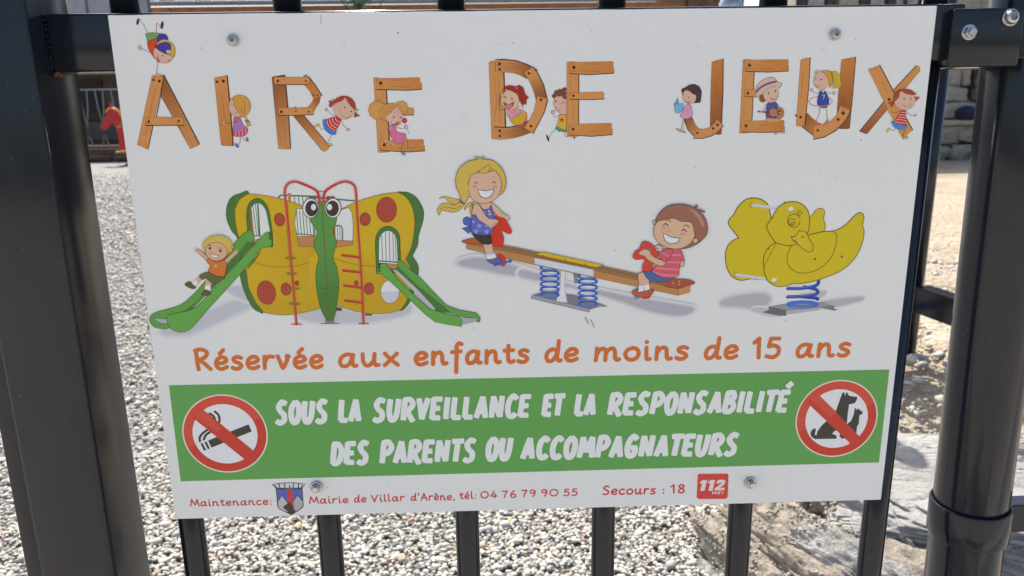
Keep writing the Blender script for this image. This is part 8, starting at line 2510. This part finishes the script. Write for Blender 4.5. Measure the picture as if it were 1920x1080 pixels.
1 S 1 186 66 66 14|832 -1834 814 -1841 805 -1860 813 -1877 829 -1882 846 -1875 853 -1856 846 -1840 832 -1834
1 S 1 186 66 66 14|879 -1835 879 -1863 887 -1881 901 -1880 914 -1862 919 -1835
2 S 1 186 66 66 14|919 -1835 917 -1864 920 -1881 930 -1881
1 S 1 186 66 66 14|956 -1836 954 -1860 953 -1884
2 S 1 186 66 66 14|954 -1860 965 -1842 979 -1836 989 -1838
1 S 1 186 66 66 14|1045 -1842 1031 -1837 1015 -1843 1017 -1855 1035 -1863 1042 -1873 1031 -1884 1017 -1885 1007 -1880
1 S 1 186 66 66 15|1117 -1849 1118 -1849
1 S 1 186 66 66 15|1116 -1880 1117 -1879
1 S 1 186 66 66 14|1182 -1823 1204 -1806
2 S 1 186 66 66 14|1204 -1806 1204 -1845 1206 -1883
1 S 1 186 66 66 14|1289 -1819 1270 -1807 1250 -1818 1257 -1833 1284 -1850 1292 -1868 1270 -1883 1246 -1873 1251 -1854 1279 -1836 1291 -1820
# printed_line ~ upper line of white brush capitals on the green band
2 S 5 212 215 214 47|-1992 -987 -2022 -975 -2051 -1015 -2040 -1055 -2015 -1087 -2020 -1135 -2054 -1156 -2077 -1140
3 S 5 212 215 214 47|-1914 -974 -1947 -1023 -1958 -1093 -1945 -1151 -1916 -1143 -1893 -1073 -1892 -1002 -1914 -974
4 S 5 212 215 214 47|-1837 -978 -1852 -1082 -1843 -1149 -1814 -1143 -1792 -1082 -1775 -978
5 S 5 212 215 214 47|-1667 -985 -1697 -973 -1727 -1014 -1715 -1054 -1690 -1086 -1695 -1134 -1729 -1154 -1752 -1138
2 S 5 212 215 214 47|-1539 -975 -1551 -1060 -1559 -1144
3 S 4 212 215 214 47|-1559 -1144 -1512 -1146
4 S 5 212 215 214 47|-1479 -1147 -1452 -1059 -1426 -974
5 S 5 212 215 214 47|-1426 -974 -1420 -1058 -1414 -1147
6 S 4 212 215 214 47|-1462 -1099 -1418 -1099
2 S 5 212 215 214 47|-1197 -986 -1230 -975 -1261 -1015 -1249 -1055 -1221 -1087 -1226 -1135 -1262 -1156 -1288 -1140
3 S 5 212 215 214 47|-1147 -978 -1161 -1083 -1151 -1149 -1120 -1142 -1097 -1082 -1079 -977
4 S 5 212 215 214 47|-1027 -981 -1039 -1061 -1051 -1150
5 S 5 212 215 214 47|-1034 -981 -986 -977 -966 -1017 -994 -1061 -1033 -1071
6 S 5 212 215 214 47|-1016 -1071 -1000 -1113 -974 -1165
6 S 5 212 215 214 47|-913 -976 -904 -1060 -899 -1145
7 S 5 212 215 214 47|-899 -1145 -870 -1060 -841 -976
8 S 5 212 215 214 47|-792 -975 -804 -1060 -816 -1144
9 S 4 212 215 214 47|-796 -979 -731 -979
9 S 4 212 215 214 47|-804 -1060 -753 -1059
9 S 4 212 215 214 47|-816 -1140 -755 -1144
10 S 5 212 215 214 47|-681 -972 -693 -1059 -702 -1147
11 S 5 212 215 214 47|-622 -974 -634 -1058 -643 -1143
12 S 4 212 215 214 47|-643 -1143 -588 -1144
13 S 5 212 215 214 47|-525 -973 -537 -1057 -546 -1142
14 S 4 212 215 214 47|-546 -1142 -491 -1143
15 S 5 212 215 214 47|-453 -1145 -423 -1057 -394 -972
16 S 5 212 215 214 47|-394 -972 -386 -1056 -378 -1145
17 S 4 212 215 214 47|-434 -1097 -383 -1096
18 S 5 212 215 214 47|-328 -1144 -319 -1056 -307 -971
19 S 5 212 215 214 47|-307 -971 -283 -1066 -260 -1140
20 S 5 212 215 214 47|-260 -1140 -248 -1055 -236 -969
21 S 5 212 215 214 47|-117 -990 -142 -966 -176 -1002 -194 -1075 -183 -1139 -153 -1143 -134 -1123
22 S 5 212 215 214 47|-69 -969 -81 -1054 -93 -1138
23 S 4 212 215 214 47|-73 -974 -9 -973
23 S 4 212 215 214 47|-81 -1054 -30 -1053
23 S 4 212 215 214 47|-93 -1134 -32 -1138
2 S 5 212 215 214 47|125 -976 114 -1057 103 -1138
3 S 4 212 215 214 47|121 -979 175 -979
3 S 4 212 215 214 47|114 -1057 156 -1056
3 S 4 212 215 214 47|103 -1134 153 -1137
4 S 4 212 215 214 47|201 -979 272 -976
5 S 5 212 215 214 47|235 -982 224 -1056 213 -1141
2 S 5 212 215 214 47|393 -975 381 -1056 373 -1138
3 S 4 212 215 214 47|373 -1138 416 -1139
4 S 5 212 215 214 47|447 -1141 472 -1056 497 -975
5 S 5 212 215 214 47|497 -975 502 -1056 507 -1141
6 S 4 212 215 214 47|463 -1095 504 -1094
2 S 5 212 215 214 48|672 -982 660 -1059 647 -1145
3 S 5 212 215 214 48|665 -982 714 -978 734 -1017 705 -1060 666 -1069
4 S 5 212 215 214 48|683 -1069 699 -1110 724 -1161
5 S 5 212 215 214 48|795 -978 782 -1060 769 -1142
6 S 4 212 215 214 48|791 -982 856 -983
6 S 4 212 215 214 48|782 -1060 833 -1060
6 S 4 212 215 214 48|769 -1138 831 -1142
7 S 5 212 215 214 48|967 -987 934 -975 902 -1014 915 -1053 942 -1084 937 -1131 900 -1150 875 -1135
8 S 5 212 215 214 48|1021 -984 1009 -1061 995 -1147
9 S 5 212 215 214 48|1014 -983 1060 -978 1082 -1023 1049 -1069 1014 -1077
10 S 5 212 215 214 48|1165 -977 1128 -1023 1117 -1091 1131 -1148 1163 -1140 1188 -1072 1189 -1004 1165 -977
11 S 5 212 215 214 48|1229 -1148 1239 -1063 1252 -981
12 S 5 212 215 214 48|1252 -981 1276 -1073 1298 -1145
13 S 5 212 215 214 48|1298 -1145 1311 -1063 1324 -979
14 S 5 212 215 214 48|1445 -990 1412 -978 1380 -1017 1393 -1056 1420 -1087 1415 -1134 1378 -1153 1352 -1137
15 S 5 212 215 214 48|1473 -1150 1504 -1064 1534 -982
16 S 5 212 215 214 48|1534 -982 1541 -1064 1549 -1150
17 S 4 212 215 214 48|1492 -1103 1544 -1103
18 S 5 212 215 214 48|1621 -987 1608 -1065 1595 -1146
19 S 5 212 215 214 48|1614 -987 1662 -983 1672 -1022 1644 -1057 1616 -1061
20 S 5 212 215 214 48|1619 -1061 1662 -1073 1668 -1116 1636 -1149 1595 -1146
21 S 5 212 215 214 48|1743 -982 1730 -1065 1720 -1151
22 S 5 212 215 214 48|1803 -984 1790 -1066 1781 -1147
23 S 4 212 215 214 48|1781 -1147 1836 -1150
24 S 5 212 215 214 48|1905 -983 1892 -1066 1882 -1152
25 S 4 212 215 214 48|1951 -989 2037 -987
26 S 5 212 215 214 48|1991 -993 1979 -1067 1966 -1152
27 S 5 212 215 214 48|2070 -985 2057 -1067 2044 -1149
28 S 4 212 215 214 48|2066 -989 2131 -990
28 S 4 212 215 214 48|2057 -1067 2108 -1067
28 S 4 212 215 214 48|2044 -1145 2106 -1149
29 S 4 212 215 214 48|2109 -943 2143 -912
# printed_line ~ lower line of white brush capitals on the green band
2 S 5 212 215 214 48|-1626 -1354 -1638 -1436 -1650 -1523
3 S 5 212 215 214 48|-1632 -1354 -1591 -1358 -1571 -1415 -1593 -1498 -1625 -1529 -1650 -1523
4 S 5 212 215 214 48|-1515 -1349 -1527 -1436 -1539 -1522
5 S 4 212 215 214 48|-1518 -1353 -1458 -1353
5 S 4 212 215 214 48|-1527 -1436 -1479 -1436
5 S 4 212 215 214 48|-1539 -1518 -1482 -1522
6 S 5 212 215 214 48|-1354 -1357 -1385 -1345 -1415 -1386 -1403 -1427 -1378 -1460 -1383 -1509 -1417 -1530 -1441 -1514
2 S 5 212 215 214 48|-1218 -1354 -1231 -1437 -1244 -1528
3 S 5 212 215 214 48|-1225 -1354 -1181 -1348 -1159 -1396 -1191 -1445 -1226 -1453
4 S 5 212 215 214 48|-1135 -1528 -1104 -1437 -1074 -1350
5 S 5 212 215 214 48|-1074 -1350 -1067 -1437 -1061 -1528
6 S 4 212 215 214 48|-1116 -1478 -1065 -1478
7 S 5 212 215 214 48|-989 -1355 -1002 -1437 -1015 -1528
8 S 5 212 215 214 48|-996 -1355 -948 -1350 -929 -1392 -958 -1437 -996 -1448
9 S 5 212 215 214 48|-979 -1448 -964 -1491 -939 -1545
10 S 5 212 215 214 48|-869 -1351 -882 -1437 -895 -1524
11 S 4 212 215 214 48|-873 -1355 -809 -1355
11 S 4 212 215 214 48|-882 -1437 -831 -1437
11 S 4 212 215 214 48|-894 -1520 -834 -1524
12 S 5 212 215 214 48|-786 -1528 -776 -1438 -763 -1351
13 S 5 212 215 214 48|-763 -1351 -740 -1448 -718 -1524
14 S 5 212 215 214 48|-718 -1524 -705 -1438 -691 -1349
15 S 4 212 215 214 48|-650 -1355 -565 -1353
16 S 5 212 215 214 48|-610 -1359 -622 -1438 -636 -1529
17 S 5 212 215 214 48|-470 -1359 -502 -1347 -534 -1388 -522 -1430 -495 -1463 -501 -1512 -537 -1533 -562 -1516
2 S 5 212 215 214 49|-315 -1341 -350 -1391 -361 -1464 -348 -1524 -317 -1515 -293 -1443 -292 -1370 -315 -1341
3 S 5 212 215 214 49|-236 -1345 -250 -1453 -241 -1521 -211 -1515 -189 -1453 -171 -1345
2 S 5 212 215 214 49|-75 -1521 -44 -1434 -13 -1351
3 S 5 212 215 214 49|-13 -1351 -5 -1434 2 -1521
4 S 4 212 215 214 49|-55 -1473 -3 -1474
2 S 5 212 215 214 49|140 -1372 115 -1348 79 -1383 61 -1454 71 -1518 102 -1522 122 -1502
3 S 5 212 215 214 49|254 -1372 229 -1348 193 -1384 174 -1455 184 -1519 216 -1523 235 -1503
4 S 5 212 215 214 49|336 -1349 298 -1396 287 -1466 301 -1523 334 -1516 359 -1446 360 -1377 336 -1349
5 S 5 212 215 214 49|397 -1524 415 -1437 431 -1354
6 S 5 212 215 214 49|431 -1354 444 -1427 455 -1477
7 S 5 212 215 214 49|455 -1477 480 -1417 508 -1354
8 S 5 212 215 214 49|508 -1354 506 -1437 502 -1525
9 S 5 212 215 214 49|576 -1359 563 -1438 550 -1525
10 S 5 212 215 214 49|569 -1358 615 -1353 638 -1399 604 -1446 568 -1454
11 S 5 212 215 214 49|663 -1526 694 -1439 725 -1355
12 S 5 212 215 214 49|725 -1355 733 -1439 740 -1526
13 S 4 212 215 214 49|683 -1478 735 -1478
2 S 5 212 215 214 49|878 -1376 853 -1352 817 -1392 799 -1459 809 -1523 840 -1527 861 -1499 866 -1456
3 S 4 212 215 214 49|834 -1455 876 -1456
4 S 5 212 215 214 49|915 -1527 925 -1440 939 -1357
5 S 5 212 215 214 49|939 -1357 963 -1450 986 -1524
6 S 5 212 215 214 49|986 -1524 999 -1441 1012 -1355
7 S 5 212 215 214 49|1043 -1528 1074 -1441 1105 -1358
8 S 5 212 215 214 49|1105 -1358 1112 -1441 1120 -1529
9 S 4 212 215 214 49|1062 -1481 1115 -1481
2 S 4 212 215 214 49|1179 -1362 1267 -1361
3 S 5 212 215 214 49|1221 -1367 1209 -1442 1195 -1529
4 S 5 212 215 214 49|1301 -1359 1287 -1442 1274 -1526
5 S 4 212 215 214 49|1297 -1363 1363 -1363
5 S 4 212 215 214 49|1287 -1442 1340 -1443
5 S 4 212 215 214 49|1275 -1522 1337 -1526
6 S 5 212 215 214 49|1407 -1360 1392 -1463 1402 -1528 1434 -1523 1458 -1463 1477 -1360
7 S 5 212 215 214 49|1531 -1365 1518 -1444 1505 -1531
8 S 5 212 215 214 49|1524 -1365 1573 -1361 1593 -1401 1564 -1444 1524 -1454
9 S 5 212 215 214 49|1542 -1454 1558 -1496 1583 -1547
10 S 5 212 215 214 49|1721 -1370 1688 -1358 1655 -1397 1668 -1437 1696 -1469 1690 -1516 1653 -1536 1627 -1520
# scuff_marks ~ faint scratches and specks on the white panel
1 S 1 168 168 166 3|-1344 1810 -1331 1786 -1326 1761
1 S 1 168 168 166 3|-1650 909 -1650 881 -1658 854
1 S 1 168 168 166 3|1221 1758 1243 1735 1259 1713
1 S 1 168 168 166 3|2226 802 2243 792 2251 782
1 P 1 150 146 138|-1714 -1746 -1716 -1749 -1719 -1751 -1723 -1749 -1724 -1745 -1722 -1741 -1719 -1740 -1715 -1742
1 S 1 168 168 166 3|-505 1288 -475 1261 -452 1233
9 P 1 150 146 138|2543 22 2542 19 2540 18 2537 19 2536 22 2537 24 2539 25 2542 24
1 P 1 150 146 138|-105 1778 -106 1775 -110 1773 -113 1775 -115 1778 -113 1782 -110 1783 -106 1782
1 P 1 150 146 138|2059 -376 2058 -381 2053 -383 2049 -381 2046 -376 2048 -371 2052 -370 2057 -372
7 P 1 150 146 138|-1021 1025 -1023 1022 -1026 1021 -1030 1022 -1031 1026 -1029 1029 -1026 1030 -1022 1029
6 P 1 150 146 138|2534 1043 2532 1039 2529 1037 2524 1039 2522 1043 2524 1047 2527 1048 2532 1047
1 S 1 168 168 166 3|936 784 949 766 954 749
10 S 1 168 168 166 3|-1057 1092 -1030 1073 -1011 1054
1 S 1 168 168 166 3|-190 1771 -169 1758 -155 1746
42 P 1 150 146 138|666 226 665 222 661 221 657 223 655 227 657 231 661 232 665 230
18 P 1 150 146 138|-2230 -399 -2231 -402 -2234 -403 -2236 -402 -2237 -399 -2236 -396 -2233 -395 -2231 -396
1 S 1 168 168 166 4|-446 -1786 -444 -1802 -452 -1817
1 P 1 150 146 138|1267 860 1266 857 1262 855 1258 857 1256 861 1258 865 1262 866 1266 864
1 P 1 150 146 138|373 544 372 542 369 541 366 542 365 545 366 547 369 548 372 547
2 P 1 150 146 138|1687 -1860 1686 -1862 1684 -1863 1682 -1862 1681 -1859 1681 -1857 1684 -1856 1686 -1857
1 P 1 150 146 138|2360 759 2359 756 2356 755 2353 756 2351 759 2352 763 2355 764 2358 762
1 S 1 168 168 166 3|1361 -26 1380 -39 1391 -53
1 P 1 150 146 138|-2360 1768 -2362 1765 -2365 1764 -2369 1765 -2370 1768 -2368 1772 -2364 1773 -2361 1772
30 P 1 150 146 138|-1841 -144 -1842 -146 -1844 -147 -1846 -146 -1847 -144 -1846 -141 -1844 -140 -1841 -141
1 P 1 150 146 138|2423 1773 2421 1769 2418 1768 2414 1769 2412 1773 2413 1776 2417 1778 2421 1776
1 S 1 168 168 166 3|2160 1721 2185 1698 2202 1675
1 P 1 150 146 138|86 1896 86 1894 84 1893 81 1894 81 1896 81 1898 84 1898 86 1897
1 P 1 150 146 138|2647 -471 2646 -474 2643 -475 2639 -474 2638 -471 2639 -468 2642 -466 2645 -468
1 S 1 168 168 166 4|-1211 -1734 -1204 -1748 -1205 -1761
1 P 1 150 146 138|-213 1777 -215 1774 -218 1773 -221 1774 -222 1777 -221 1780 -218 1781 -215 1780
1 P 1 150 146 138|1061 718 1059 715 1056 714 1053 715 1052 718 1053 721 1056 722 1059 721
1 P 1 150 146 138|-454 -382 -456 -386 -460 -388 -463 -386 -465 -382 -463 -378 -459 -377 -456 -378
1 P 1 150 146 138|2442 -472 2441 -474 2438 -475 2436 -474 2435 -471 2436 -469 2438 -468 2440 -469
1 S 1 168 168 166 3|430 1902 452 1871 467 1841
1 P 1 140 130 112|-936 1857 -938 1853 -944 1852 -950 1854 -953 1857 -950 1861 -944 1862 -938 1861
1 S 1 150 140 124 4|-1491 1986 -1492 1968 -1492 1921"""
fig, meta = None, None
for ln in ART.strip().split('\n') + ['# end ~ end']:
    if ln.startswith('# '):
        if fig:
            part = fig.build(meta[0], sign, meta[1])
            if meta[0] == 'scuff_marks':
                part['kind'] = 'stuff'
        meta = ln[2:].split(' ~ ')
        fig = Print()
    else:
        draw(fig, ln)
